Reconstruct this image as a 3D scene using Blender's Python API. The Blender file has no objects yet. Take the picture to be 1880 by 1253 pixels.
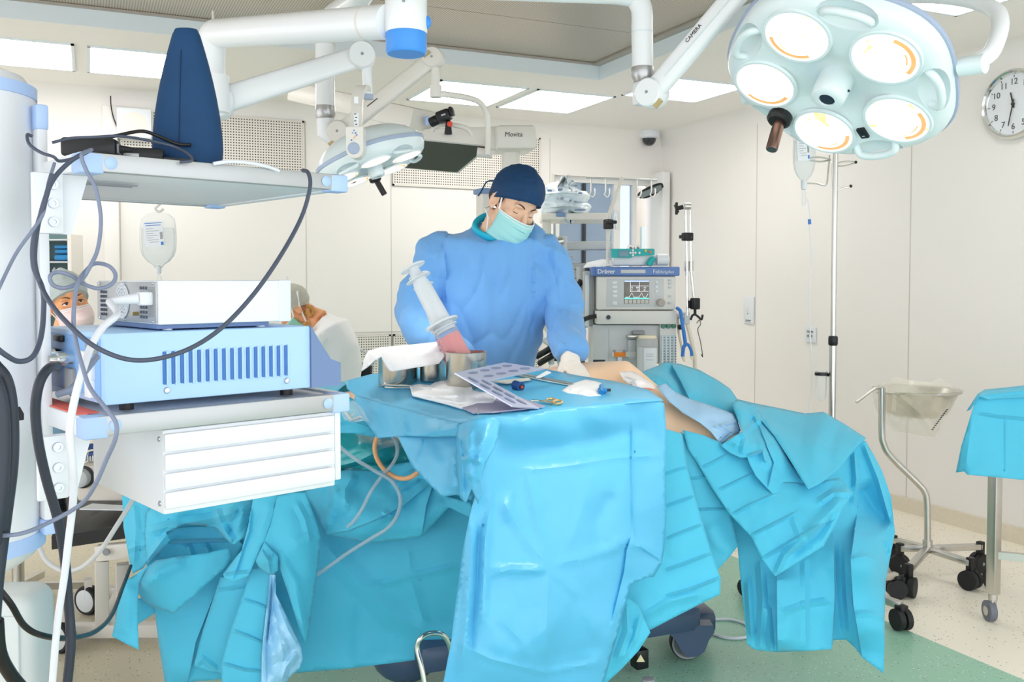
import bpy, bmesh, math, random
import numpy as np
from mathutils import Vector, Matrix, noise as mnoise
random.seed(7)
COL = bpy.context.scene.collection
PI = math.pi
# ---------------------------------------------------------------- camera model
FPX, CX, CY, HC = 1700.0, 940.0, 582.3, 1.40
PITCH = math.radians(2.2)
CP, SP = math.cos(PITCH), math.sin(PITCH)
FW = Vector((.417, .9089, 0)).normalized()
RT = Vector((FW.y, -FW.x, 0))
UPZ = Vector((0, 0, 1))
CAM = Vector((0, 0, HC))
def ray(px, py):
    x = (px - CX) / FPX; y = -(py - CY) / FPX
    d = RT * x + (UPZ * CP + FW * SP) * y + (FW * CP - UPZ * SP)
    return d / (CP + y * SP)
def at(px, py, d):                 # point seen at a pixel, d metres into the room
    return CAM + ray(px, py) * d
def atz(px, py, z):                # ... on a level plane
    r = ray(px, py)
    return CAM + r * ((z - HC) / r.z)
def aty(px, py, y):                # ... on a plane parallel to the back wall
    r = ray(px, py); return CAM + r * (y / r.y)
def atx(px, py, x):                # ... on a plane parallel to the right wall
    r = ray(px, py); return CAM + r * (x / r.x)
def cw(X, Z, z=0.0):               # camera-floor coordinates to room coordinates
    v = RT * X + FW * Z
    return Vector((v.x, v.y, z))
def S(n, d): return n * d / FPX
# ---------------------------------------------------------------- materials
def lin(c):
    return tuple(((v/255.) / 12.92 if v/255. <= .04045 else ((v/255. + .055) / 1.055) ** 2.4) for v in c)
MATS = {}
def mat(name, rgb, rough=.5, metal=0., var=.04, scale=8., bump=0., bscale=60., emit=0., ecol=None,
        trans=0., alpha=1., ior=1.45, sss=0., sheen=0., coat=0., detail=3.0, translu=0., crease=None):
    if name in MATS: return MATS[name]
    m = bpy.data.materials.new(name); m.use_nodes = True
    nt = m.node_tree; N = nt.nodes; L = nt.links
    b = N['Principled BSDF']
    c = lin(rgb)
    tc = N.new('ShaderNodeTexCoord')
    nz = N.new('ShaderNodeTexNoise'); nz.inputs['Scale'].default_value = scale; nz.inputs['Detail'].default_value = detail
    L.new(tc.outputs['Object'], nz.inputs['Vector'])
    mx = N.new('ShaderNodeMix'); mx.data_type = 'RGBA'
    mx.inputs['A'].default_value = tuple(max(0, v*(1-var)) for v in c) + (1,)
    mx.inputs['B'].default_value = tuple(min(1, v*(1+var)) for v in c) + (1,)
    L.new(nz.outputs['Fac'], mx.inputs['Factor'])
    L.new(mx.outputs['Result'], b.inputs['Base Color'])
    b.inputs['Roughness'].default_value = rough; b.inputs['Metallic'].default_value = metal
    b.inputs['IOR'].default_value = ior
    if trans: b.inputs['Transmission Weight'].default_value = trans
    if alpha < 1: b.inputs['Alpha'].default_value = alpha
    if sss:
        b.inputs['Subsurface Weight'].default_value = sss; b.inputs['Subsurface Radius'].default_value = (.012, .005, .003)
        b.inputs['Subsurface Scale'].default_value = .6
    if sheen: b.inputs['Sheen Weight'].default_value = sheen
    if coat: b.inputs['Coat Weight'].default_value = coat; b.inputs['Coat Roughness'].default_value = .15
    if emit:
        b.inputs['Emission Color'].default_value = lin(ecol or rgb) + (1,); b.inputs['Emission Strength'].default_value = emit
    if bump:
        n2 = N.new('ShaderNodeTexNoise'); n2.inputs['Scale'].default_value = bscale; n2.inputs['Detail'].default_value = 4
        L.new(tc.outputs['Object'], n2.inputs['Vector'])
        bp = N.new('ShaderNodeBump'); bp.inputs['Strength'].default_value = bump; bp.inputs['Distance'].default_value = .01
        L.new(n2.outputs['Fac'], bp.inputs['Height']); L.new(bp.outputs['Normal'], b.inputs['Normal'])
    if crease:                           # pressed and crushed creases in stiff cloth
        cs_, ch_ = crease
        dn = N.new('ShaderNodeTexNoise'); dn.inputs['Scale'].default_value = cs_*.6
        av = N.new('ShaderNodeMix'); av.data_type = 'RGBA'; av.inputs['Factor'].default_value = .12
        L.new(tc.outputs['Object'], dn.inputs['Vector']); L.new(tc.outputs['Object'], av.inputs['A']); L.new(dn.outputs['Color'], av.inputs['B'])
        vo = N.new('ShaderNodeTexVoronoi'); vo.feature = 'F1'; vo.inputs['Scale'].default_value = cs_
        L.new(av.outputs['Result'], vo.inputs['Vector'])
        bp2 = N.new('ShaderNodeBump'); bp2.inputs['Strength'].default_value = ch_; bp2.inputs['Distance'].default_value = .02
        L.new(vo.outputs['Distance'], bp2.inputs['Height'])
        if bump: L.new(bp.outputs['Normal'], bp2.inputs['Normal'])
        L.new(bp2.outputs['Normal'], b.inputs['Normal'])
    if translu:
        out = N['Material Output']; tr = N.new('ShaderNodeBsdfTranslucent'); ms = N.new('ShaderNodeMixShader')
        L.new(mx.outputs['Result'], tr.inputs['Color']); ms.inputs['Fac'].default_value = translu
        L.new(b.outputs['BSDF'], ms.inputs[1]); L.new(tr.outputs['BSDF'], ms.inputs[2]); L.new(ms.outputs['Shader'], out.inputs['Surface'])
    MATS[name] = m
    return m
# ---------------------------------------------------------------- mesh builder
def basis(d):
    d = Vector(d).normalized()
    a = Vector((0, 0, 1)) if abs(d.z) < .9 else Vector((1, 0, 0))
    x = a.cross(d).normalized(); y = d.cross(x)
    return x, y, d
def frame(o, x, y=None, z=None):   # 4x4 from an origin and axes
    x = Vector(x).normalized()
    if z is None and y is None: z = UPZ
    if z is None:
        y = Vector(y); z = x.cross(y).normalized(); y = z.cross(x).normalized()
    else:
        z = Vector(z); y = z.cross(x).normalized(); z = x.cross(y).normalized()
    return Matrix(((x.x, y.x, z.x, o[0]), (x.y, y.y, z.y, o[1]), (x.z, y.z, z.z, o[2]), (0, 0, 0, 1)))
def catmull(pts, n, closed=False):
    P = [Vector(p) for p in pts]; out = []
    m = len(P)
    if m < 3:
        return [P[0].lerp(P[1], i/n) for i in range(n+1)] if m == 2 else P
    rng = range(m if closed else m-1)
    for i in rng:
        p1, p2 = P[i], P[(i+1) % m]
        p0 = P[i-1] if (i > 0 or closed) else p1*2-p2
        p3 = P[(i+2) % m] if (i+2 < m or closed) else p2*2-p1
        for k in range(n):
            t = k/n
            out.append(.5*((2*p1) + (p2-p0)*t + (2*p0-5*p1+4*p2-p3)*t*t + (3*p1-p0-3*p2+p3)*t**3))
    if not closed: out.append(P[-1].copy())
    return out
class MB:
    def __init__(s): s.v = []; s.f = []
    def add(s, vs, fs, M=None):
        b = len(s.v)
        s.v += [(M @ Vector(v)) if M else Vector(v) for v in vs]
        s.f += [tuple(i+b for i in f) for f in fs]
        return s
    def box(s, c, size, M=None, bev=0., seg=2):
        x, y, z = size[0]/2, size[1]/2, size[2]/2
        c = Vector(c)
        if bev <= 0:
            vs = [c+Vector((a*x, b*y, d*z)) for a in (-1, 1) for b in (-1, 1) for d in (-1, 1)]
            return s.add(vs, [(0,1,3,2),(4,6,7,5),(0,4,5,1),(2,3,7,6),(0,2,6,4),(1,5,7,3)], M)
        bm = bmesh.new(); bmesh.ops.create_cube(bm, size=1)
        for v in bm.verts: v.co = Vector((v.co.x*size[0], v.co.y*size[1], v.co.z*size[2]))
        bmesh.ops.bevel(bm, geom=bm.edges[:], offset=min(bev, min(size)*.49), segments=seg, profile=.5, affect='EDGES')
        bm.verts.index_update()
        vs = [c+v.co for v in bm.verts]; fs = [tuple(v.index for v in f.verts) for f in bm.faces]; bm.free()
        return s.add(vs, fs, M)
    def bar(s, a, b, w, h, up=UPZ, bev=0.):       # square bar from a to b
        a, b = Vector(a), Vector(b); d = b-a
        x = d.normalized(); u = Vector(up)
        if abs(x.dot(u)) > .99: u = Vector((1, 0, 0))
        y = u.cross(x).normalized(); z = x.cross(y)
        M = Matrix(((x.x, y.x, z.x, (a.x+b.x)/2), (x.y, y.y, z.y, (a.y+b.y)/2), (x.z, y.z, z.z, (a.z+b.z)/2), (0,0,0,1)))
        return s.box((0,0,0), (d.length, w, h), M, bev)
    def tube(s, pts, r, n=10, caps=True, closed=False, sc=None):
        P = [Vector(p) for p in pts]; m = len(P)
        R = r if isinstance(r, (list, tuple)) else [r]*m
        T = []
        for i in range(m):
            a = P[i-1] if (i > 0 or closed) else P[i]; b = P[(i+1) % m] if (i < m-1 or closed) else P[i]
            t = b-a
            T.append(t.normalized() if t.length > 1e-9 else Vector((0,0,1)))
        x, y, _ = basis(T[0]); b0 = len(s.v)
        for i in range(m):
            x = (x - T[i]*x.dot(T[i])); x = x.normalized() if x.length > 1e-6 else basis(T[i])[0]
            y = T[i].cross(x)
            for k in range(n):
                a = 2*PI*k/n
                s.v.append(P[i] + (x*math.cos(a) + y*math.sin(a)*(sc or 1))*R[i])
        for i in range(m if closed else m-1):
            j = (i+1) % m
            for k in range(n):
                l = (k+1) % n
                s.f.append((b0+i*n+k, b0+i*n+l, b0+j*n+l, b0+j*n+k))
        if caps and not closed:
            s.f.append(tuple(b0+k for k in range(n))[::-1]); s.f.append(tuple(b0+(m-1)*n+k for k in range(n)))
        return s
    def pipe(s, pts, r, sub=8, n=10, **k):         # smooth tube through the points
        return s.tube(catmull(pts, sub, k.get('closed', False)), r, n, **k)
    def cyl(s, a, b, r, r2=None, n=24):
        return s.tube([a, b], [r, r if r2 is None else r2], n)
    def lathe(s, prof, M=None, n=32, a0=0, a1=2*PI):  # profile (r, z) about local z
        full = abs(a1-a0-2*PI) < 1e-6; k = n if full else n+1
        b0 = len(s.v); vs = []
        for r, z in prof:
            for i in range(k):
                a = a0+(a1-a0)*i/n
                vs.append(Vector((r*math.cos(a), r*math.sin(a), z)))
        fs = []
        for j in range(len(prof)-1):
            for i in range(n):
                l = (i+1) % k if full else i+1
                fs.append((j*k+i, j*k+l, (j+1)*k+l, (j+1)*k+i))
        if full:
            if prof[0][0] > 1e-6 and not (prof[1][0] < 1e-6 and prof[1][1] == prof[0][1]): fs.append(tuple(range(k))[::-1])
            if prof[-1][0] > 1e-6 and not (prof[-2][0] < 1e-6 and prof[-2][1] == prof[-1][1]): fs.append(tuple((len(prof)-1)*k+i for i in range(k)))
        return s.add(vs, fs, M)
    def prism(s, poly, h, M=None, z0=0.):          # polygon (x, y) extruded along local z
        n = len(poly)
        vs = [Vector((p[0], p[1], z0)) for p in poly] + [Vector((p[0], p[1], z0+h)) for p in poly]
        fs = [tuple(range(n))[::-1], tuple(range(n, 2*n))] + [(i, (i+1) % n, n+(i+1) % n, n+i) for i in range(n)]
        return s.add(vs, fs, M)
    def loft(s, rings, caps=True, closed=True):
        n = len(rings[0]); b0 = len(s.v)
        for r in rings: s.v += [Vector(p) for p in r]
        for j in range(len(rings)-1):
            for i in range(n if closed else n-1):
                l = (i+1) % n
                s.f.append((b0+j*n+i, b0+j*n+l, b0+(j+1)*n+l, b0+(j+1)*n+i))
        if caps and closed:
            s.f.append(tuple(b0+k for k in range(n))[::-1]); s.f.append(tuple(b0+(len(rings)-1)*n+k for k in range(n)))
        return s
    def ball(s, c, r, M=None, n=20, m=12):         # r may be (rx, ry, rz)
        R = r if isinstance(r, (tuple, list)) else (r, r, r)
        prof = [(math.sin(PI*j/m), -math.cos(PI*j/m)) for j in range(m+1)]
        prof[0] = (0, -1); prof[-1] = (0, 1)
        T = (M or Matrix()) @ Matrix.Translation(Vector(c)) @ Matrix.Diagonal((R[0], R[1], R[2], 1))
        return s.lathe(prof, T, n)
    def mesh(s, name):
        me = bpy.data.meshes.new(name)
        me.from_pydata([tuple(v) for v in s.v], [], s.f); me.validate(); me.update()
        return me
    def build(s, name, m, parent=None, base=None, angle=40, flat=False):
        off = OFF[parent.name] if parent else (Vector(base) if base is not None else s.base())
        me = bpy.data.meshes.new(name)
        me.from_pydata([tuple(v-off) for v in s.v], [], s.f); me.validate(); me.update()
        return link(name, me, m, parent, off, angle, flat)
    def base(s):
        xs = [v.x for v in s.v]; ys = [v.y for v in s.v]; zs = [v.z for v in s.v]
        return Vector(((min(xs)+max(xs))/2, (min(ys)+max(ys))/2, min(zs)))
OFF = {}
def recalc(me):
    bm = bmesh.new(); bm.from_mesh(me)
    bmesh.ops.remove_doubles(bm, verts=bm.verts, dist=1e-6)
    bmesh.ops.recalc_face_normals(bm, faces=bm.faces); bm.to_mesh(me); bm.free()
def link(name, me, m, parent, off, angle=40, flat=False):
    recalc(me)
    if not flat:
        me.polygons.foreach_set('use_smooth', [True]*len(me.polygons))
        me.set_sharp_from_angle(angle=math.radians(angle))
    if m: me.materials.append(m)
    o = bpy.data.objects.new(name, me); COL.objects.link(o)
    if parent: o.parent = parent
    else: o.location = off
    OFF[o.name] = Vector(off)
    return o
def tag(o, label, cat, group=None, kind=None):
    o['label'] = label; o['category'] = cat
    if group: o['group'] = group
    if kind: o['kind'] = kind
    return o
def thing(name, loc, label, cat, group=None):
    o = bpy.data.objects.new(name, None); COL.objects.link(o); o.location = loc; o.empty_display_size = .05
    OFF[o.name] = Vector(loc)
    return tag(o, label, cat, group)
def struct(o): o['kind'] = 'structure'; return o
def dup(root, loc, label=None, rotz=0.):
    r = root.copy(); COL.objects.link(r); r.location = loc; r.rotation_euler.z += rotz; OFF[r.name] = Vector(loc)
    if label: r['label'] = label
    for ch in list(root.children):
        c = ch.copy(); COL.objects.link(c); c.parent = r; OFF[c.name] = Vector(loc)
        for g in list(ch.children):
            d = g.copy(); COL.objects.link(d); d.parent = c; OFF[d.name] = Vector(loc)
    return r
def text(name, body, M, size, m, parent, depth=.0006, bold=False, align='CENTER', shear=0., spacing=1.):
    cu = bpy.data.curves.new(name, 'FONT'); cu.body = body; cu.size = size; cu.align_x = align; cu.align_y = 'CENTER'
    cu.extrude = depth; cu.shear = shear; cu.space_character = spacing; cu.resolution_u = 3
    if bold: cu.offset = size*.018
    t = bpy.data.objects.new('tmp_text', cu); COL.objects.link(t)
    dg = bpy.context.evaluated_depsgraph_get(); me = bpy.data.meshes.new_from_object(t.evaluated_get(dg))
    bpy.data.objects.remove(t); bpy.data.curves.remove(cu)
    off = OFF[parent.name]
    me.transform(Matrix.Translation(-off) @ M)
    me.name = name; me.materials.clear(); me.materials.append(m)
    o = bpy.data.objects.new(name, me); COL.objects.link(o); o.parent = parent; OFF[o.name] = off.copy()
    return o
def remeshed(mb, voxel, smooth=4, disp=None):
    me = mb.mesh('tmp'); recalc(me)
    o = bpy.data.objects.new('tmp', me); COL.objects.link(o)
    r = o.modifiers.new('r', 'REMESH'); r.mode = 'VOXEL'; r.voxel_size = voxel; r.use_smooth_shade = True
    if smooth:
        sm = o.modifiers.new('s', 'SMOOTH'); sm.factor = .5; sm.iterations = smooth
    dg = bpy.context.evaluated_depsgraph_get(); ev = o.evaluated_get(dg)
    m2 = bpy.data.meshes.new_from_object(ev)
    bpy.data.objects.remove(o); bpy.data.meshes.remove(me)
    if disp:
        m2.update(); ns = [v.normal.copy() for v in m2.vertices]
        for v, nn in zip(m2.vertices, ns): v.co += nn*disp(v.co, nn)
    return m2
def link_world(name, me, m, parent=None, base=None, angle=60):
    off = OFF[parent.name] if parent else Vector(base)
    me.transform(Matrix.Translation(-off)); me.name = name
    me.materials.clear()
    return link(name, me, m, parent, off, angle)
def nz(p, s=1., o=0.):
    return mnoise.noise(Vector((p[0]*s+o, p[1]*s-o*.7, p[2]*s+o*.3)))
# ---------------------------------------------------------------- draped sheets
def _h(i, j, seed):
    x = math.sin(i*127.1 + j*311.7 + seed*74.7)*43758.5453
    return x - math.floor(x)
def facet(u, v, seed):               # piecewise flat noise: planar facets meeting in creases
    u += .18*math.sin(v*2.1+seed); v += .18*math.sin(u*1.7+seed*2)
    i, j = math.floor(u), math.floor(v); a, b = u-i, v-j
    h00, h10, h01, h11 = _h(i,j,seed), _h(i+1,j,seed), _h(i,j+1,seed), _h(i+1,j+1,seed)
    if (i+j) % 2 == 0:
        if a > b: return h00 + (h10-h00)*a + (h11-h10)*b
        return h00 + (h01-h00)*b + (h11-h01)*a
    if a+b < 1: return h00 + (h10-h00)*a + (h01-h00)*b
    return h11 + (h01-h11)*(1-a) + (h10-h11)*(1-b)
def interp_rows(rows, n, lin_=False):
    """rows: list of equal-length point lists; returns rows with n steps between given rows"""
    cols = list(zip(*rows))
    if lin_:
        out = []
        for c in cols:
            q = []
            for i in range(len(c)-1): q += [Vector(c[i]).lerp(Vector(c[i+1]), k/n) for k in range(n)]
            out.append(q+[Vector(c[-1])])
    else: out = [catmull(c, n) for c in cols]
    return [list(r) for r in zip(*out)]
def sheet_pts(ctrl, nu=12, nv=12, lu=False, lv=False):
    rows = [[at(*p) if not isinstance(p, Vector) else p for p in r] for r in ctrl]
    rows = interp_rows(rows, nv, lv)
    rows = list(zip(*interp_rows(list(zip(*rows)), nu, lu)))
    return [list(r) for r in rows]
def wrinkle(G, fac=((.3, .02, 1.), (.11, .006, 2.)), soft=((.35, .02, 5.),), creases=(), edge=.25, hold=()):
    """push a grid along its normals: faceted creases, soft swells and pressed fold lines"""
    R, C = len(G), len(G[0])
    # arc-length parameters
    A = np.array([[tuple(p) for p in r] for r in G])
    du = np.linalg.norm(np.diff(A, axis=1), axis=2).mean(axis=0); dv = np.linalg.norm(np.diff(A, axis=0), axis=2).mean(axis=1)
    us = np.concatenate([[0], np.cumsum(du)]); vs = np.concatenate([[0], np.cumsum(dv)])
    gu = np.gradient(A, axis=1); gv = np.gradient(A, axis=0)
    nn = np.cross(gu, gv); nn /= np.maximum(np.linalg.norm(nn, axis=2, keepdims=True), 1e-9)
    out = []
    for i in range(R):
        row = []
        for j in range(C):
            u, v = us[j], vs[i]; d = 0.
            for (sz, amp, seed) in fac: d += amp*(facet(u/sz+seed*3.1, v/sz-seed*1.7, seed)-.5)*2
            for (sz, amp, seed) in soft: d += amp*mnoise.noise(Vector((u/sz+seed, v/sz-seed*.4, seed)))
            for (kind, c, w, amp) in creases:
                q = (u/us[-1] if kind == 'u' else v/vs[-1]) - c
                q *= us[-1] if kind == 'u' else vs[-1]
                d += amp*max(0., 1-abs(q)/w)
            e = 1.
            if 't' in hold: e *= min(1, v/edge)
            if 'l' in hold: e *= min(1, u/edge)
            if 'r' in hold: e *= min(1, (us[-1]-u)/edge)
            if 'b' in hold: e *= min(1, (vs[-1]-v)/edge)
            row.append(Vector(A[i, j] + nn[i, j]*d*e))
        out.append(row)
    return out
def grid_mb(G, mb=None):
    mb = mb or MB(); R, C = len(G), len(G[0])
    mb.add([p for r in G for p in r], [(i*C+j, i*C+j+1, (i+1)*C+j+1, (i+1)*C+j) for i in range(R-1) for j in range(C-1)])
    return mb
def cloth(name, mbs, m, parent=None, base=None, thick=.0022, angle=28):
    o = mbs.build(name, m, parent, base, angle)
    so = o.modifiers.new('thickness', 'SOLIDIFY'); so.thickness = thick; so.offset = 0
    return o
# ================================================================ camera
cam = bpy.data.cameras.new('camera'); co = bpy.data.objects.new('camera', cam); COL.objects.link(co)
co.matrix_world = frame(CAM, RT, z=-(FW*CP - UPZ*SP))
cam.sensor_width = 36; cam.sensor_fit = 'HORIZONTAL'; cam.lens = 36*FPX/1880
cam.shift_y = -(626.5-CY)/1880
cam.clip_start = .05
bpy.context.scene.camera = co
sc = bpy.context.scene
sc.view_settings.view_transform = 'Standard'; sc.view_settings.look = 'None'
sc.view_settings.gamma = 1; sc.view_settings.use_curve_mapping = False; sc.view_settings.exposure = 0.29
# ================================================================ world: daylight-white room bounce from the open side
w = bpy.data.worlds.new('world'); sc.world = w; w.use_nodes = True
w.node_tree.nodes['Background'].inputs[0].default_value = (.93, .96, 1.0, 1)
w.node_tree.nodes['Background'].inputs[1].default_value = 1.95
# ================================================================ room shell
XR, YB, ZC = 4.50, 6.74, 2.67
XL, YF = -4.2, -1.0
CXL, CXR, CYN, CYF, RC = -1.6, 2.96, 1.3, 5.12, .09    # air-flow canopy recess
m_wall = mat('wall_paint', (240, 236, 232), .55, var=.015, scale=3)
m_ceil = mat('ceiling_paint', (244, 240, 235), .5, var=.015, scale=2)
m_lip = mat('canopy_lip_paint', (222, 232, 236), .35, var=.01)
def floor_mat():
    m = bpy.data.materials.new('speckled_vinyl'); m.use_nodes = True; nt = m.node_tree; N = nt.nodes; L = nt.links
    b = N['Principled BSDF']; b.inputs['Roughness'].default_value = .28
    tc = N.new('ShaderNodeTexCoord')
    sx = N.new('ShaderNodeSeparateXYZ'); L.new(tc.outputs['Object'], sx.inputs[0])
    def mth(op, a, bval):
        q = N.new('ShaderNodeMath'); q.operation = op; L.new(a, q.inputs[0]); q.inputs[1].default_value = bval; return q.outputs[0]
    g1 = mth('LESS_THAN', sx.outputs[0], 2.97); g2 = mth('GREATER_THAN', sx.outputs[0], .35)
    gm = N.new('ShaderNodeMath'); gm.operation = 'MULTIPLY'; L.new(g1, gm.inputs[0]); L.new(g2, gm.inputs[1])
    left = mth('LESS_THAN', sx.outputs[0], .35)
    base = N.new('ShaderNodeMix'); base.data_type = 'RGBA'
    base.inputs['A'].default_value = lin((248, 240, 224))+(1,); base.inputs['B'].default_value = lin((150, 198, 174))+(1,)
    L.new(gm.outputs[0], base.inputs['Factor'])
    b2 = N.new('ShaderNodeMix'); b2.data_type = 'RGBA'; L.new(left, b2.inputs['Factor']); L.new(base.outputs['Result'], b2.inputs['A'])
    b2.inputs['B'].default_value = lin((206, 196, 170))+(1,)
    last = b2.outputs['Result']
    for (sc_, thr, col, f) in ((52., .17, (104, 92, 70), .8), (68., .15, (252, 250, 244), .8), (38., .10, (140, 120, 84), .7)):
        vo = N.new('ShaderNodeTexVoronoi'); vo.inputs['Scale'].default_value = sc_; L.new(tc.outputs['Object'], vo.inputs['Vector'])
        lt = mth('LESS_THAN', vo.outputs['Distance'], thr)
        wn = N.new('ShaderNodeSeparateColor'); L.new(vo.outputs['Color'], wn.inputs[0])
        l2 = mth('LESS_THAN', wn.outputs[0], .55)
        mm = N.new('ShaderNodeMath'); mm.operation = 'MULTIPLY'; L.new(lt, mm.inputs[0]); L.new(l2, mm.inputs[1])
        ff = mth('MULTIPLY', mm.outputs[0], f)
        mx = N.new('ShaderNodeMix'); mx.data_type = 'RGBA'; L.new(ff, mx.inputs['Factor']); L.new(last, mx.inputs['A'])
        mx.inputs['B'].default_value = lin(col)+(1,); last = mx.outputs['Result']
    L.new(last, b.inputs['Base Color'])
    return m
def holes_mat(name, rgb, hole, pitch, rad, coords, rough=.4, metal=0.):
    """sheet pierced with a square grid of small holes; coords: the two object axes"""
    m = bpy.data.materials.new(name); m.use_nodes = True; nt = m.node_tree; N = nt.nodes; L = nt.links
    b = N['Principled BSDF']; b.inputs['Roughness'].default_value = rough; b.inputs['Metallic'].default_value = metal
    tc = N.new('ShaderNodeTexCoord'); sx = N.new('ShaderNodeSeparateXYZ'); L.new(tc.outputs['Object'], sx.inputs[0])
    sq = []
    for ax in coords:
        a = N.new('ShaderNodeMath'); a.operation = 'MULTIPLY'; a.inputs[1].default_value = 1/pitch; L.new(sx.outputs[ax], a.inputs[0])
        f = N.new('ShaderNodeMath'); f.operation = 'FRACT'; L.new(a.outputs[0], f.inputs[0])
        s_ = N.new('ShaderNodeMath'); s_.operation = 'SUBTRACT'; s_.inputs[1].default_value = .5; L.new(f.outputs[0], s_.inputs[0])
        p = N.new('ShaderNodeMath'); p.operation = 'POWER'; p.inputs[1].default_value = 2; L.new(s_.outputs[0], p.inputs[0]); sq.append(p)
    ad = N.new('ShaderNodeMath'); ad.operation = 'ADD'; L.new(sq[0].outputs[0], ad.inputs[0]); L.new(sq[1].outputs[0], ad.inputs[1])
    lt = N.new('ShaderNodeMath'); lt.operation = 'LESS_THAN'; lt.inputs[1].default_value = rad*rad; L.new(ad.outputs[0], lt.inputs[0])
    mx = N.new('ShaderNodeMix'); mx.data_type = 'RGBA'; L.new(lt.outputs[0], mx.inputs['Factor'])
    mx.inputs['A'].default_value = lin(rgb)+(1,); mx.inputs['B'].default_value = lin(hole)+(1,)
    L.new(mx.outputs['Result'], b.inputs['Base Color'])
    return m
fl = MB().box(((XL+XR)/2, (YF+YB)/2, -.05), (XR-XL, YB-YF, .1)).build('floor', floor_mat(), base=(0, 0, 0)); struct(fl)
# ceiling with the recess
c = MB()
def slab(x0, x1, y0, y1): c.box(((x0+x1)/2, (y0+y1)/2, ZC+.1), (x1-x0, y1-y0, .2))
slab(XL, CXL, YF, YB); slab(CXR, XR, YF, YB); slab(CXL, CXR, CYF, YB); slab(CXL, CXR, YF, CYN)
struct(c.build('ceiling', m_ceil, base=(0, 0, ZC)))
# canopy: lip inside the recess, rim strip, pierced sheet
lp = MB()
lp.box(((CXL+CXR)/2, CYF-.004, ZC+.045), (CXR-CXL, .01, .092)); lp.box((CXR-.004, (CYN+CYF)/2, ZC+.045), (.01, CYF-CYN, .092))
struct(lp.build('trim_1', m_lip, base=(0, 0, ZC)))
m_rim = mat('canopy_rim_metal', (176, 168, 158), .4, .3, var=.02)
rm = MB(); rm.box((CXR-.035, (CYN+CYF)/2, ZC+.088), (.06, CYF-CYN, .012)); rm.box(((CXL+CXR)/2, CYF-.02, ZC+.088), (CXR-CXL, .03, .01))
struct(rm.build('trim_2', m_rim, base=(0, 0, ZC)))
m_perf = holes_mat('pierced_metal', (200, 190, 176), (104, 95, 82), .013, .27, (0, 1), .35, .35)
cp = thing('airflow_canopy', (.7, 3.2, ZC+.09), 'pierced beige metal laminar airflow canopy recessed in the ceiling', 'air vent')
y0 = CYN
for i, y1 in enumerate((2.4, 3.4, 4.4, 5.11)):
    MB().box(((CXL+CXR)/2, (y0+y1)/2, ZC+.105), (CXR-CXL-.03, y1-y0-.006, .02)).build('pierced_panel', m_perf, cp); y0 = y1
# walls
wr = MB().box((XR+.05, (YF+YB)/2, ZC/2), (.1, YB-YF+.2, ZC+.2)).build('wall_right', m_wall, base=(XR, 0, 0)); struct(wr)
# back wall with the window opening
wx0, wz0, wz1 = aty(1016, 330, YB).x, .95, aty(1110, 326, YB).z
wx1 = aty(1199, 330, YB).x
bw = MB()
def wslab(x0, x1, z0, z1): bw.box(((x0+x1)/2, YB+.06, (z0+z1)/2), (x1-x0, .12, z1-z0))
wslab(XL, wx0, -.1, ZC+.1); wslab(wx1, XR+.1, -.1, ZC+.1); wslab(wx0, wx1, -.1, wz0); wslab(wx0, wx1, wz1, ZC+.1)
struct(bw.build('wall_back', m_wall, base=(0, YB, 0)))
# ================================================================ wall and ceiling details
m_white = mat('white_enamel', (228, 232, 237), .35, var=.015)
m_offw = mat('warm_white_enamel', (232, 226, 218), .4, var=.02)
m_grey = mat('mid_grey_plastic', (150, 154, 158), .5)
m_black = mat('black_plastic', (22, 23, 26), .4, var=.1)
m_steel = mat('brushed_steel', (205, 203, 198), .28, 1., var=.05, scale=30)
m_chrome = mat('chrome', (225, 225, 222), .12, 1., var=.02)
m_navy = mat('navy_fabric', (16, 62, 104), .75, var=.14, scale=14, bump=.12, bscale=350)
m_rubber = mat('black_rubber', (30, 31, 33), .6, var=.1)
m_print = mat('dark_print', (52, 54, 58), .6)
m_blueprint = mat('blue_print', (70, 130, 205), .5)
m_paper = mat('label_paper', (238, 242, 246), .6)
m_panel_e = mat('lit_diffuser', (250, 250, 248), .5, emit=5.5, ecol=(255, 252, 248), var=0)
def thin_glass(name, tint, fac=.8, rough=.03):
    if name in MATS: return MATS[name]
    m = bpy.data.materials.new(name); m.use_nodes = True; nt = m.node_tree; N = nt.nodes; L = nt.links
    out = N['Material Output']; b = N['Principled BSDF']; b.inputs['Base Color'].default_value = lin(tint)+(1,)
    b.inputs['Roughness'].default_value = rough
    tr = N.new('ShaderNodeBsdfTransparent'); tr.inputs['Color'].default_value = tuple(.5+.5*v for v in lin(tint))+(1,)
    mx = N.new('ShaderNodeMixShader')
    fz = N.new('ShaderNodeFresnel'); fz.inputs['IOR'].default_value = 1.25
    mr = N.new('ShaderNodeMapRange'); mr.inputs['To Min'].default_value = 1-fac; mr.inputs['To Max'].default_value = .9
    L.new(fz.outputs[0], mr.inputs['Value']); L.new(mr.outputs['Result'], mx.inputs['Fac'])
    L.new(tr.outputs[0], mx.inputs[1]); L.new(b.outputs[0], mx.inputs[2]); L.new(mx.outputs[0], out.inputs['Surface'])
    MATS[name] = m
    return m
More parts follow.
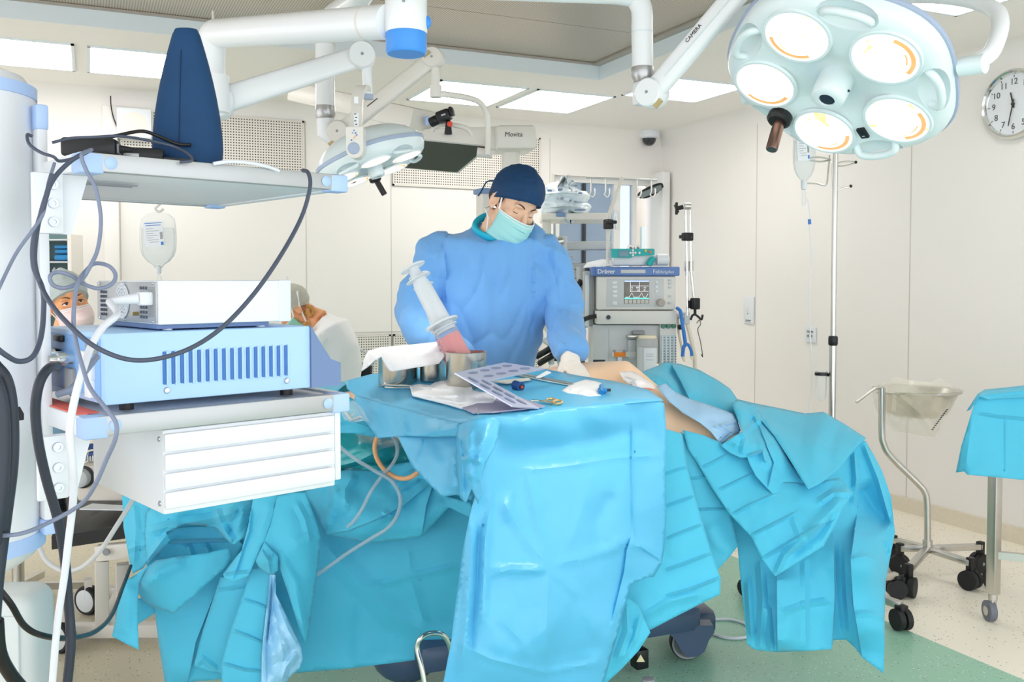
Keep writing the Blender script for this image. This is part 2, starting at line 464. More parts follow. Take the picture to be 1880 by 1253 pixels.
# coves between walls and ceiling
cv = MB(); R_ = .11
prof = [(0, 0)] + [(R_-R_*math.sin(a), -(R_-R_*math.cos(a))) for a in [PI/2*k/8 for k in range(9)]]
def cove(p, d, inward):           # swept along d from p; inward = direction away from the wall
    M = Matrix(((inward[0], 0, d[0], p[0]), (inward[1], 0, d[1], p[1]), (0, 1, 0, p[2]), (0, 0, 0, 1)))
    return M
pr = [(0, 0), (R_, 0)] + [(R_-R_*math.sin(PI/2*k/8), -R_+R_*math.cos(PI/2*k/8)) for k in range(1, 9)]
cv.prism(pr, XR-XL, cove((XL, YB, ZC), (1, 0, 0), (0, -1)))
struct(cv.build('trim_3', m_wall, base=(0, YB, ZC)))
cv2 = MB().prism(pr, YB-YF, cove((XR, YF, ZC), (0, 1, 0), (-1, 0))); struct(cv2.build('trim_4', m_wall, base=(XR, 0, ZC)))
# panel joints in the walls
m_joint = mat('panel_joint', (206, 200, 193), .7)
jt = MB()
for x in (.21, 1.45, 2.09, 3.43):
    jt.box((x, YB-.0005, 1.28), (.005, .003, 2.56))
for x0, x1, z in ((.21, 3.43, 1.02),): jt.box(((x0+x1)/2, YB-.0005, z), (x1-x0, .003, .005))
struct(jt.build('trim_5', m_joint, base=(0, YB, 0)))
jr = MB()
for y in (5.48, 4.07, 2.9): jr.box((XR-.0005, y, 1.28), (.003, .006, 2.56))
struct(jr.build('trim_6', m_joint, base=(XR, 0, 0)))
sk = MB().box((XR-.006, (YF+YB)/2, .045), (.012, YB-YF, .09)); struct(sk.build('baseboard_right', mat('skirting_vinyl', (226, 216, 196), .4, var=.06, scale=60), base=(XR, 0, 0)))
pl = MB().box((.155, YB-.02, 1.28), (.09, .04, 2.56), bev=.004); struct(pl.build('trim_7', m_wall, base=(.155, YB, 0)))
# pierced acoustic panels
m_peg = holes_mat('pierced_wall_panel', (232, 226, 218), (58, 52, 48), .0185, .25, (0, 2), .5)
m_pegf = mat('panel_frame', (226, 220, 212), .5)
def pegboard(x0, x1, z0, z1, label):
    t = thing('acoustic_panel', ((x0+x1)/2, YB-.005, z0), label, 'wall panel', None)
    MB().box(((x0+x1)/2, YB-.006, (z0+z1)/2), (x1-x0, .01, z1-z0)).build('pierced_sheet', m_peg, t)
    f = MB(); e = .014
    f.box(((x0+x1)/2, YB-.007, z0+e/2), (x1-x0, .014, e)); f.box(((x0+x1)/2, YB-.007, z1-e/2), (x1-x0, .014, e))
    f.box((x0+e/2, YB-.007, (z0+z1)/2), (e, .014, z1-z0)); f.box((x1-e/2, YB-.007, (z0+z1)/2), (e, .014, z1-z0))
    f.build('border', m_pegf, t)
    return t
pegboard(.215, 1.44, 2.12, 2.555, 'pierced white wall panel high on the back wall behind the navy tapered device')
pegboard(2.10, 3.34, 2.12, 2.555, 'pierced white wall panel high on the back wall behind the surgeon\'s cap')
pegboard(1.46, 2.08, .42, 1.0, 'low pierced wall panel left of the seam, behind the cloth-covered steel pot')
pegboard(2.10, 3.34, .42, 1.0, 'low pierced wall panel right of the seam, behind the surgeon\'s arm')
# wall speaker and loose wire
sp0 = aty(246, 228, YB-.05)
t = thing('wall_speaker', (sp0.x, YB-.05, sp0.z-.1), 'square white speaker on the pierced panel above the black adapters', 'speaker')
MB().box((sp0.x, YB-.06, sp0.z), (.215, .1, .2), bev=.015).build('case', m_white, t)
MB().lathe([(0, .001), (.075, .001), (.08, 0)], frame((sp0.x, YB-.1115, sp0.z-.01), (1, 0, 0), z=(0, -1, 0))).build('cone_cover', m_offw, t)
wpts = [aty(203, 176, YB-.05), aty(204, 195, YB-.05), aty(208, 215, YB-.05), aty(216, 236, YB-.05)]
tag(MB().pipe(wpts, .004, 6, 6).build('loose_wire', m_black), 'thin black wire hanging from the ceiling beside the wall speaker', 'wire')
# ceiling light panels
def ceiling_light(x0, x1, y0, y1, label):
    t = thing('ceiling_light', ((x0+x1)/2, (y0+y1)/2, ZC-.004), label, 'ceiling light', 'square luminous ceiling panels')
    MB().box(((x0+x1)/2, (y0+y1)/2, ZC-.003), (x1-x0-.02, y1-y0-.02, .006)).build('diffuser', m_panel_e, t)
    f = MB(); e = .016
    for xx in (x0, x1): f.box((xx, (y0+y1)/2, ZC-.004), (e, y1-y0+e, .009))
    for yy in (y0, y1): f.box(((x0+x1)/2, yy, ZC-.004), (x1-x0+e, e, .009))
    f.build('rim', m_lip, t)
ceiling_light(-.66, -.05, 5.53, 6.2, 'luminous ceiling panel at the far left, above the white pendant column')
ceiling_light(.03, .66, 5.53, 6.2, 'luminous ceiling panel just left of the navy tapered device')
ceiling_light(2.05, 2.65, 5.53, 6.2, 'luminous ceiling panel behind the thin curved monitor arm')
ceiling_light(2.73, 3.31, 5.53, 6.2, 'luminous ceiling panel between the monitor arm and the vertical lamp pipe')
ceiling_light(3.33, 3.92, 4.86, 5.45, 'luminous ceiling panel crossed by the spring arm of the big lamp')
ceiling_light(3.2, 3.78, 2.55, 3.17, 'luminous ceiling panel at the upper right, behind the big lamp\'s rim')
# dome camera
dc = atz(1192, 241, ZC)
t = thing('dome_camera', (dc.x, dc.y, ZC-.13), 'small white dome security camera with black eye in the ceiling corner', 'security camera')
MB().lathe([(.0, 0), (.088, 0), (.09, -.012), (.086, -.05), (.07, -.062), (.06, -.062)], frame((dc.x, dc.y, ZC), (1, 0, 0))).build('housing', m_white, t)
MB().lathe([(.06, -.06), (.056, -.085), (.04, -.11), (.02, -.122), (0, -.125)], frame((dc.x, dc.y, ZC), (1, 0, 0))).build('dome', mat('smoked_dome', (40, 44, 50), .08, coat=.5), t)
# switch plate and socket
p = atx(1377, 570, XR)
t = thing('switch_plate', (XR-.006, p.y, p.z-.09), 'tall white switch plate on the right wall left of the drip line', 'wall switch')
MB().box((XR-.008, p.y, p.z), (.016, .11, .2), bev=.004).build('plate', m_white, t)
MB().box((XR-.018, p.y+.01, p.z+.01), (.006, .022, .035), bev=.002).build('rocker', m_offw, t)
q = MB(); q.box((XR-.0165, p.y+.005, p.z-.025), (.002, .008, .008)); q.box((XR-.0165, p.y, p.z-.075), (.002, .06, .006)); q.box((XR-.0165, p.y, p.z-.086), (.002, .06, .003)); q.build('marking', m_print, t)
p = atx(1490, 615, XR)
t = thing('wall_socket', (XR-.006, p.y, p.z-.05), 'small white wall socket beside the drip line', 'socket')
MB().box((XR-.007, p.y, p.z), (.014, .1, .105), bev=.004).build('plate', m_white, t)
for dy in (.018, -.014): MB().lathe([(0, .004), (.009, .004), (.011, 0)], frame((XR-.014, p.y+dy, p.z-.008), (0, 1, 0), z=(-1, 0, 0)), 12).build('port', m_grey, t)
q = MB(); q.box((XR-.0145, p.y, p.z+.025), (.002, .06, .005)); q.box((XR-.0145, p.y, p.z+.016), (.002, .06, .003)); q.build('marking', m_print, t)
# clock
ck = atx(1868, 192, XR); MC = frame((XR-.045, ck.y, ck.z), (0, -1, 0), z=(-1, 0, 0))
MC = Matrix(((0, 0, -1, XR-.002), (-1, 0, 0, ck.y), (0, 1, 0, ck.z), (0, 0, 0, 1)))
t = thing('wall_clock', (XR-.01, ck.y, ck.z-.18), 'round chrome-rimmed wall clock with arabic numerals on the right wall', 'clock')
RK = .178
MB().lathe([(RK-.03, 0), (RK, .002), (RK+.008, .02), (RK+.006, .042), (RK-.004, .052), (RK-.014, .046), (RK-.016, .03), (RK-.02, .026)], MC, 64).build('rim', m_chrome, t)
MB().lathe([(0, .027), (RK-.014, .027)], MC, 48).build('dial', m_white, t)
m_num = mat('clock_numerals', (88, 82, 76), .6)
tk = MB()
for k in range(12):
    a = PI/2-2*PI*k/12
    tk.box((math.cos(a)*(RK-.03), math.sin(a)*(RK-.03), .028), (.012, .003, .002), MC @ Matrix.Translation(Vector((math.cos(a)*(RK-.03), math.sin(a)*(RK-.03), 0))) @ Matrix.Rotation(a, 4, 'Z') @ Matrix.Translation(-Vector((math.cos(a)*(RK-.03), math.sin(a)*(RK-.03), 0))))
tk.build('minute_track', m_num, t)
for k in range(12):
    a = PI/2-2*PI*k/12
    text('numeral', str(k or 12), MC @ Matrix.Translation(Vector((math.cos(a)*.118, math.sin(a)*.118, .0285))), .046, m_num, t)
def hand(a, l, back, wd, z):
    M = MC @ Matrix.Rotation(a, 4, 'Z')
    return MB().prism([(-back, -wd), (l, -wd*.7), (l, wd*.7), (-back, wd)], .002, M, z)
m_hand = mat('clock_hands', (66, 58, 48), .5)
hand(math.radians(90+14), .065, .02, .005, .032).build('hour_hand', m_hand, t)
hand(math.radians(270-12), .115, .025, .0035, .035).build('minute_hand', m_hand, t)
MB().lathe([(0, .04), (.008, .04), (.009, .03)], MC, 16).build('hub', m_hand, t)
# window at the right end of the back wall, with the corridor seen through it
m_wframe = mat('window_frame_paint', (236, 236, 234), .4, var=.01)
wf = thing('window_1', ((wx0+wx1)/2, YB, wz0), 'internal window', 'window'); del wf['label']; del wf['category']; wf['kind'] = 'structure'
fm = MB(); fy = YB+.09
def vbar(px, wpx, d=.05): 
    x = aty(px, 400, fy).x; ww = S(wpx, 7.5); fm.box((x, fy, (wz0+wz1)/2), (ww, d, wz1-wz0)); return x
xa = vbar(1021, 8); xb = vbar(1130, 14); xc = vbar(1162, 9)
fm.box(((wx0+wx1)/2, fy, wz1-.02), (wx1-wx0, .06, .05)); fm.box(((wx0+wx1)/2, fy, wz0+.03), (wx1-wx0, .06, .06))
fm.build('window_frame', m_wframe, wf)
dk = MB(); dk.box((aty(1071, 400, fy).x, fy, (wz0+wz1)/2), (.022, .05, wz1-wz0-.1)); dk.build('dark_seal', mat('dark_seal', (58, 62, 68), .5), wf)
MB().box(((wx0+xb)/2, fy+.005, (wz0+wz1)/2), (xb-wx0, .006, wz1-wz0-.06)).build('pane', thin_glass('window_glass', (196, 214, 228), .78), wf)
MB().box(((xb+xc)/2, fy+.005, (wz0+wz1)/2), (xc-xb, .006, wz1-wz0-.06)).build('pane', thin_glass('window_glass', (196, 214, 228), .78), wf)
h0 = aty(1131, 395, fy-.05); hm = MB(); hm.box((h0.x, fy-.04, h0.z), (.03, .02, .08), bev=.005); hm.bar((h0.x, fy-.06, h0.z), (h0.x, fy-.06, h0.z-.12), .02, .015, bev=.004); hm.build('handle', m_white, wf)
# post and cupboard edge right of the window
ps = aty(1207, 400, YB-.05)
pz = aty(1207, 317, YB-.1).z
struct(MB().box((ps.x, YB-.09, pz/2), (.075, .18, pz), bev=.004).build('trim_8', m_wframe, base=(ps.x, YB, 0)))
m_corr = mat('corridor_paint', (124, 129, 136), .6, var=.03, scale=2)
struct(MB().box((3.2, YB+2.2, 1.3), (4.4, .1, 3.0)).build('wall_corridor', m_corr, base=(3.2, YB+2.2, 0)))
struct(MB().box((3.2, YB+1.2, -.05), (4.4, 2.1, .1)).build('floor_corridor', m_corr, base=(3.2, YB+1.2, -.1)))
dd0, dd1 = aty(1166, 420, YB+.35), aty(1196, 420, YB+.35)
cb = thing('door_1', ((dd0.x+dd1.x)/2, YB+.35, 0), 'door', 'door'); del cb['label']; del cb['category']; cb['kind'] = 'structure'
zt = aty(1180, 345, YB+.35).z
MB().box(((dd0.x+dd1.x)/2+.1, YB+.36, zt/2), (dd1.x-dd0.x+.25, .04, zt), bev=.003).build('door_leaf', mat('door_laminate', (214, 206, 194), .5), cb)
MB().box(((dd0.x+dd1.x)/2+.02, YB+.337, zt*.72), (.1, .01, .55)).build('door_pane', mat('frosted_pane', (196, 212, 214), .25), cb)
# black wall lamp at the window corner
la = aty(1192, 350, YB-.2)
t = thing('wall_lamp', la, 'narrow black-rimmed tilted wall lamp at the right end of the window', 'lamp')
A, B = aty(1172, 361, YB-.22), aty(1216, 343, YB-.22)
mm = MB(); mm.pipe([A + Vector((0, 0, 0)), A+Vector((.02, 0, .03)), (A+B)/2+Vector((0, 0, .035)), B+Vector((-.02, 0, .02)), B], .012, 6, 8)
mm.pipe([A, A.lerp(B, .3)-Vector((0, 0, .03)), A.lerp(B, .7)-Vector((0, 0, .03)), B], .01, 6, 8); mm.build('lamp_rim', m_black, t)
MB().bar(A.lerp(B, .05), A.lerp(B, .95), .03, .05, bev=.008).build('lamp_shade', mat('smoky_grey_glass', (120, 132, 134), .2), t)
MB().tube([B, (B.x+.03, YB-.09, B.z)], .012, 8).build('bracket', m_black, t)
# ================================================================ equipment pendant on the left
m_pale = mat('pale_blue_cap', (176, 204, 246), .4, var=.02)
m_alu = mat('pale_aluminium', (186, 188, 190), .4, .5, var=.03)
m_bolt = mat('bolt_steel', (188, 194, 204), .25, .9)
m_bbox = mat('light_blue_case', (176, 212, 250), .42, var=.015)
m_fascia = mat('slate_blue_fascia', (112, 136, 178), .55, var=.02)
m_slotd = mat('slot_interior', (70, 120, 190), .7)
m_cable = mat('grey_blue_cable', (124, 134, 158), .45)
m_cabled = mat('dark_cable', (72, 80, 98), .45)
m_hose = mat('dark_hose', (46, 52, 64), .45)
m_cablew = mat('pale_cable', (226, 230, 238), .4)
U = (RT*.737 + FW*.676).normalized(); V = Vector((-U.y, U.x, 0))
if V.dot(FW) < 0: V = -V
L0 = cw(-.795, 1.71)
MP = frame(L0, U, V)                    # pendant frame: x along the shelf, y to the back, z up
def pp(s, t, z): return MP @ Vector((s, t, z))
pen = thing('equipment_pendant', pp(-.16, .3, .85), 'white equipment pendant column with pale blue rings, bearing two metal shelves and a drawer box', 'medical pendant')
# column
CXp = MP @ Matrix.Translation((-.125, .33, 0))
zb_, zt_ = at(30, 1046, 1.9).z, at(20, 124, 1.9).z
col_ = MB(); RCc = .14
col_.lathe([(0, zb_+.005), (.09, zb_+.01), (.125, zb_+.035), (RCc-.004, zb_+.055)], CXp, 40)
col_.lathe([(RCc, zb_+.08), (RCc, zt_-.062)], CXp, 40); col_.lathe([(RCc-.004, zt_-.042), (.12, zt_-.02), (.07, zt_-.003), (0, zt_)], CXp, 40)
col_.build('column', m_white, pen, angle=30)
for z0, z1 in ((zb_+.05, zb_+.085), (zt_-.066, zt_-.038)):
    MB().lathe([(RCc-.01, z0), (RCc+.003, z0+.002), (RCc+.003, z1-.002), (RCc-.01, z1)], CXp, 40).build('blue_ring', m_pale, pen)
# rail profile beside the column
rz0, rz1 = at(95, 985, 1.86).z, at(85, 190, 1.86).z
MB().box((.0, .24, (rz0+rz1)/2), (.02, .045, rz1-rz0-.06), MP, .004).build('rail_profile', m_white, pen)
e = MB(); e.box((.0, .24, rz1-.025), (.024, .05, .05), MP, .004); e.build('rail_cap', m_pale, pen)
e = MB(); e.box((.0, .24, rz0+.015), (.024, .05, .03), MP, .004); e.build('rail_cap', m_pale, pen)
def shelf(z0, h, w, dpt, caps=True):
    s = MB(); s.box((w/2, dpt/2, z0+h/2), (w-.02, dpt-.02, h*.8), MP, .004)
    o = s.build('shelf', m_white, pen)
    e = MB(); r = h/2
    e.box((w/2, .012, z0+h/2), (w-.05, .024, h), MP, .002); e.build('front_edge', m_alu, o)
    e = MB(); e.box((w/2, dpt-.012, z0+h/2), (w-.05, .024, h), MP, .002); e.build('back_edge', m_alu, o)
    for x in (.012, w-.012): MB().box((x, dpt/2, z0+h/2), (.024, dpt-.05, h), MP, .002).build('side_edge', m_white, o)
    for x in (.022, w-.022):
        for y in (.022, dpt-.022):
            MB().box((x, y, z0+h/2-.002), (.046, .046, h+.005), MP, .005).build('corner_cap', m_pale, o)
            if y < .1:
                d_ = .03 if x < .1 else -.03
                MB().lathe([(0, .003), (.010, .002), (.012, 0)], MP @ frame((x+d_*1.15, -.001, z0+h/2), (1, 0, 0), z=(0, -1, 0)), 16).build('edge_stud', m_pale, o)
    return o
zs1, zs2 = 1.605, 1.108
sh1 = shelf(zs1, .034, .577, .66)
sh2 = shelf(zs2, .038, .577, .55)
u = MB()
for y in (.12, .15): u.box((.1, y+.08, zs1-.002), (.16, .006, .004), MP)
u.build('underside_groove', m_grey, sh1)
# bolted brackets
def bracket(z0, z1, ):
    b = MB()
    b.prism([(-.05, z0), (.012, z0+.0), (.045, z1), (-.05, z1)], .008, MP @ Matrix(((1,0,0,0),(0,0,1,.09),(0,1,0,0),(0,0,0,1))))
    o = b.build('bracket', m_white, pen)
    p_ = MB().box((-.032, .082, (z0+z1)/2), (.055, .012, (z1-z0)), MP, .003).build('bracket_plate', m_white, pen)
    for k in range(3):
        z = z1-.022-k*(z1-z0-.044)/2
        MB().lathe([(.0045, .003), (.0047, .005), (.009, .005), (.0098, 0)], MP @ frame((-.024, .076, z), (1, 0, 0), z=(0, -1, 0)), 16).build('bolt', m_bolt, p_)
bracket(1.49, 1.604); bracket(.985, 1.107)
# drawer box below the lower shelf
d0, d1, y0_, y1_, za, zb2 = .152, .545, .012, .42, .936, 1.106
db = MB().box(((d0+d1)/2, (y0_+y1_)/2, (za+zb2)/2), (d1-d0, y1_-y0_, zb2-za), MP, .004).build('drawer_box', m_white, pen)
for k, (a, b_) in enumerate(((za+.012, za+.045), (za+.05, za+.083), (za+.088, za+.121), (za+.126, za+.162))):
    MB().box(((d0+d1)/2-.002, y0_-.004, (a+b_)/2), (d1-d0-.006, .01, b_-a), MP, .003).build('profile_strip', m_white, db)
MB().box((d1+.008, (y0_+y1_)/2, (za+zb2)/2+.006), (.016, y1_-y0_, zb2-za-.012), MP, .003).build('drawer_front', m_white, db)
for z in (za+.02, zb2-.02):
    MB().lathe([(0, .003), (.005, .002), (.006, 0)], MP @ frame((d0-.0005, .03, z), (0, 1, 0), z=(-1, 0, 0)), 12).build('screw', m_bolt, db)
# ---------------------------------------------------------------- light blue unit
zb0 = zs2+.045
bl = thing('light_blue_unit', pp(.3, .2, zb0), 'light blue medical unit with a row of slots on the lower shelf', 'medical device')
B0, B1, BH = .046, .489, .138
body = MB().box(((B0+B1)/2, .21, zb0+.01+BH/2), (B1-B0, .38, BH), MP, .004).build('case', m_bbox, bl)
fa = [(B1, zb0+.01), (B1+.075, zb0+.01), (B1+.075, zb0+.062), (B1+.05, zb0+.072), (B1+.02, zb0+.115), (B1, zb0+.148)]
MB().prism(fa, .388, MP @ Matrix(((1,0,0,0),(0,0,1,.016),(0,1,0,0),(0,0,0,1)))).build('fascia', m_fascia, bl)
for k in range(16):
    x = .16+k*.0178
    MB().box((x, .0195, zb0+.075), (.006, .006, .066), MP, .002).build('slot', m_slotd, body)
    MB().box((x+.0055, .0185, zb0+.075), (.004, .006, .07), MP, .0015).build('slot_lip', m_bbox, body)
for x in (.165, .43): MB().lathe([(0, .004), (.0055, .003), (.007, 0)], MP @ frame((x, .0195, zb0+.03), (1, 0, 0), z=(0, -1, 0)), 14).build('screw', m_bolt, body)
for x in (.1, .45):
    for y in (.06, .36): MB().cyl(pp(x, y, zb0-.006), pp(x, y, zb0+.012), .014, n=14).build('foot', m_black, bl)
# rear panel of the unit (its left side): sockets, plugs, labels
def lx(y, z, o=.0): return pp(B0-o, y, z)
ML = MP @ frame((B0, 0, 0), (0, -1, 0), z=(-1, 0, 0))      # local x = -y, y = z, z = outward
rp = MB().box((-.205, zb0+.08, .001), (.33, .115, .004), ML, .002).build('rear_panel', mat('rear_panel_blue', (140, 186, 240), .5), bl)
for (x, z, sx, sz, m_, nm) in ((-.07, .12, .05, .03, m_grey, 'inlet'), (-.1, .07, .07, .03, m_white, 'plug'), (-.27, .128, .05, .014, m_black, 'port'), (-.3, .09, .05, .03, m_black, 'port'), (-.2, .045, .05, .05, m_grey, 'vent_plate'), (-.085, .04, .035, .04, m_paper, 'rating_label'), (-.12, .1, .03, .02, m_paper, 'rating_label')):
    MB().box((x, zb0+z, .006), (sx, sz, .012), ML, .003).build(nm, m_, rp)
for x, z in ((-.33, .065), (-.26, .095), (-.19, .09)):
    q = MB(); q.lathe([(.011, 0), (.011, .02), (.014, .02), (.014, .034), (.009, .036), (.009, .05)], ML @ Matrix.Translation((x, zb0+z, 0)), 18); q.build('metal_plug', m_chrome, rp)
# ---------------------------------------------------------------- white unit on top
zw = zb0+.01+BH+.013
wt = thing('white_unit', pp(.29, .2, zw-.012), 'white metal unit with fan vents and a power plug, stacked on the light blue unit', 'medical device')
W0, W1, WH = .15, .424, .088
wb = MB().box(((W0+W1)/2, .19, zw+WH/2), (W1-W0, .345, WH), MP, .003).build('case', m_white, wt)
MB().box((W1+.001, .19, zw+WH/2), (.03, .349, WH+.002), MP, .003).build('front_bezel', mat('cool_grey_white', (218, 224, 242), .45), wt)
for x in (W0+.03, W1-.04):
    for y in (.05, .34): MB().cyl(pp(x, y, zw-.012), pp(x, y, zw+.002), .010, n=14).build('foot', m_white, wt)
MB().box(((W0+W1)/2-.01, .19, zw-.005), (W1-W0-.03, .30, .009), MP, .001).build('base_plate', m_fascia, wt)
MW = MP @ frame((W0, 0, 0), (0, -1, 0), z=(-1, 0, 0))
bp_ = MB().box((-.19, zw+WH/2, .0015), (.335, WH-.006, .003), MW, .001).build('back_panel', m_alu, wt)
MB().lathe([(0, .0035), (.034, .0035)], MW @ Matrix.Translation((-.2, zw+.045, 0)), 32).build('fan_opening', mat('fan_dark', (120, 126, 140), .6), bp_)
fg = MB()
for r in (.012, .02, .028, .035): fg.lathe([(r-.0022, .004), (r-.0022, .006), (r+.0022, .006), (r+.0022, .004), (r-.0022, .004)], MW @ Matrix.Translation((-.2, zw+.045, 0)), 32)
for a in range(4):
    fg.box((0, 0, .005), (.074, .005, .002), MW @ Matrix.Translation((-.2, zw+.045, 0)) @ Matrix.Rotation(PI/4*a+.4, 4, 'Z'))
fg.build('fan_guard', m_white, bp_)
for gx in (-.33, -.1):
    hg = MB()
    for i in range(3):
        for j in range(7):
            if gx == -.1 and 2 < j < 5: continue
            hg.box((gx+i*.014, zw+.014+j*.0098, .0035), (.008, .006, .002), MW)
    hg.build('vent_holes', m_slotd if False else mat('vent_shadow', (88, 94, 110), .7), bp_)
MB().box((-.045, zw+.045, .002), (.034, .06, .006), MW, .002).build('mains_inlet', m_grey, bp_)
pg = MB(); pg.box((-.045, zw+.052, .016), (.024, .028, .03), MW, .006); pg.tube([MW @ Vector((-.045, zw+.052, .03)), MW @ Vector((-.05, zw+.05, .055)), MW @ Vector((-.06, zw+.046, .08))], [.011, .009, .006], 12)
pg.build('mains_plug', m_white, bp_)
for x in (-.34, -.19, -.04):
    for z in (.006, WH-.006): MB().lathe([(0, .003), (.003, .002), (.0035, 0)], MW @ Matrix.Translation((x, zw+z, .003)), 10).build('screw', m_bolt, bp_)
MB().cyl(MW @ Vector((-.115, zw+.02, .003)), MW @ Vector((-.115, zw+.02, .016)), .004, n=10).build('earth_pin', mat('brass', (196, 178, 120), .3, .9), bp_)
# ---------------------------------------------------------------- navy tapered device
nx, ny = .262, .13
Mn = MP @ Matrix.Translation((nx, ny, zs1+.036)) @ Matrix.Rotation(-math.atan2(.676, .737), 4, 'Z')
rings = []
HN = .292
for k in range(25):
    f = k/24; z = HN*f
    wx = .0725*(1-.0*f) * (1.0 if f < .12 else 1-.66*((f-.12)/.88)**1.55) + .002*math.sin(PI*f)
    if f < .12: wx = .070+.0025*f/.12
    wy = .046*(1-.55*f**1.6)
    if f > .97: wx *= .93; wy *= .8
    rings.append([Mn @ Vector((wx*math.copysign(abs(math.cos(a))**.85, math.cos(a)), wy*math.copysign(abs(math.sin(a))**.85, math.sin(a)), z)) for a in [2*PI*i/36 for i in range(36)]])
nv = thing('padded_cover', pp(nx, ny, zs1+.036), 'tall navy blue tapered padded cover standing on the upper shelf', 'padded cover')
MB().loft(rings).build('cover_shell', m_navy, nv, angle=50)
sp = [Mn @ Vector((-.002, -(.046*(1-.55*(k/24)**1.6))-.0004, HN*k/24)) for k in range(4, 21)]
MB().tube(sp, .0012, 6).build('seam', mat('navy_seam', (10, 42, 76), .8), nv)
# ---------------------------------------------------------------- adapters on the upper shelf
def black_box(name, s, t, w, d, h, ang, label, z=zs1+.0365):
    M = MP @ Matrix.Translation((s, t, z)) @ Matrix.Rotation(ang, 4, 'Z')
    th = thing(name, pp(s, t, z), label, 'power adapter')
    MB().box((0, 0, h/2), (w, d, h), M, .006).build('case', m_black, th)
    return th, M
th, M = black_box('power_adapter', .055, .1, .1, .055, .036, -.55, 'black power adapter at the left end of the upper shelf')
MB().tube([M @ Vector((.05, 0, .018)), M @ Vector((.075, 0, .018))], [.009, .005], 10).build('cable_boot', m_rubber, th)
MB().box((.051, -.0, .018), (.003, .03, .018), M, .001).build('socket_face', m_grey, th)
th, M = black_box('power_adapter', .155, .13, .1, .06, .03, -.35, 'black power adapter next to the navy padded cover, tilted on its cables')
MB().box((-.012, -.031, .012), (.03, .003, .01), M, .001).build('port', m_alu, th)
MB().prism([(.05, -.03), (.11, -.02), (.12, .0), (.05, .03)], .008, M, .004).build('flap', m_black, th)
tag(MB().box((.024, .2, zs2+.0395), (.04, .3, .002), MP).build('red_strip', mat('red_strip', (248, 110, 90), .5)), 'red strip lying on the lower shelf beside the light blue unit', 'strip')
# ================================================================ cables around the pendant
def cable(name, pts, r, m, label, sub=8, ends=()):
    P = [at(*p) if not isinstance(p, Vector) else p for p in pts]
    o = tag(MB().pipe(P, r, sub, 10).build(name, m), label, 'cable')
    for q in ends:
        q.build('plug', m_rubber, o)
    return o
cable('cable', [(556, 313, 1.92), (566, 318, 1.90), (569, 345, 1.88), (553, 400, 1.85), (515, 470, 1.78), (462, 545, 1.72), (400, 608, 1.66), (330, 648, 1.60), (250, 662, 1.56), (180, 640, 1.54), (125, 595, 1.55), (85, 545, 1.58), (65, 490, 1.62), (66, 440, 1.64), (78, 380, 1.65), (98, 330, 1.66), (130, 296, 1.68), (165, 276, 1.70)], .0042, m_cabled, 'dark cable hanging in a wide loop from the upper shelf\'s right end')
cable('cable', [(168, 275, 1.70), (150, 285, 1.66), (158, 312, 1.66), (175, 345, 1.66), (185, 400, 1.66), (180, 455, 1.65), (165, 490, 1.63), (147, 517, 1.62), (120, 529, 1.60), (98, 524, 1.60), (92, 508, 1.60), (105, 500, 1.61), (130, 506, 1.62), (150, 520, 1.63), (180, 530, 1.64), (205, 522, 1.65), (212, 505, 1.66), (200, 489, 1.66), (175, 484, 1.66), (158, 497, 1.64), (145, 515, 1.60), (138, 545, 1.58), (135, 590, 1.56), (140, 630, 1.55), (152, 675, 1.53), (165, 712, 1.51), (190, 745, 1.49), (212, 775, 1.48), (212, 805, 1.48), (195, 845, 1.5), (175, 890, 1.52), (150, 925, 1.55), (100, 955, 1.55), (40, 980, 1.5), (-20, 985, 1.48)], .0036, m_cable, 'thin grey cable tied in a loose bow left of the white unit')
cable('cable', [(100, 300, 1.66), (88, 340, 1.62), (80, 390, 1.60), (62, 420, 1.58), (30, 465, 1.55), (0, 525, 1.5), (-30, 590, 1.45)], .003, m_cable, 'thin grey cable running from the upper shelf off to the left edge')
cable('cable', [(96, 320, 1.62), (78, 385, 1.60), (62, 440, 1.6), (62, 490, 1.6), (78, 530, 1.6), (80, 570, 1.6), (75, 620, 1.58), (60, 655, 1.55), (35, 664, 1.53), (10, 652, 1.5), (-20, 628, 1.48)], .0045, m_cabled, 'dark cable looping down over the white column')
cable('cable', [(58, 250, 1.70), (50, 248, 1.69), (54, 265, 1.68), (75, 280, 1.68), (98, 288, 1.68), (110, 296, 1.69), (140, 290, 1.7)], .003, m_cabled, 'short dark cable curling beside the left power adapter')
cable('cable', [(96, 262, 1.72), (130, 254, 1.74), (170, 252, 1.76), (215, 250, 1.79), (262, 256, 1.84), (315, 268, 1.88), (345, 282, 1.86), (352, 295, 1.84), (330, 298, 1.83)], .0028, m_cabled, 'thin dark cable arching over the adapters to the navy cover')
cable('cable', [(180, 256, 1.82), (215, 249, 1.84), (260, 241, 1.88), (290, 250, 1.9), (318, 262, 1.92), (335, 266, 1.93), (350, 266, 1.93)], .0036, m_black, 'black cable with a thick plug reaching behind the navy cover')
cable('cable', [(392, 301, 1.88), (420, 297, 1.90), (455, 299, 1.93), (490, 306, 1.96), (512, 314, 1.985)], .004, m_cablew, 'white cable lying along the edge of the upper shelf')
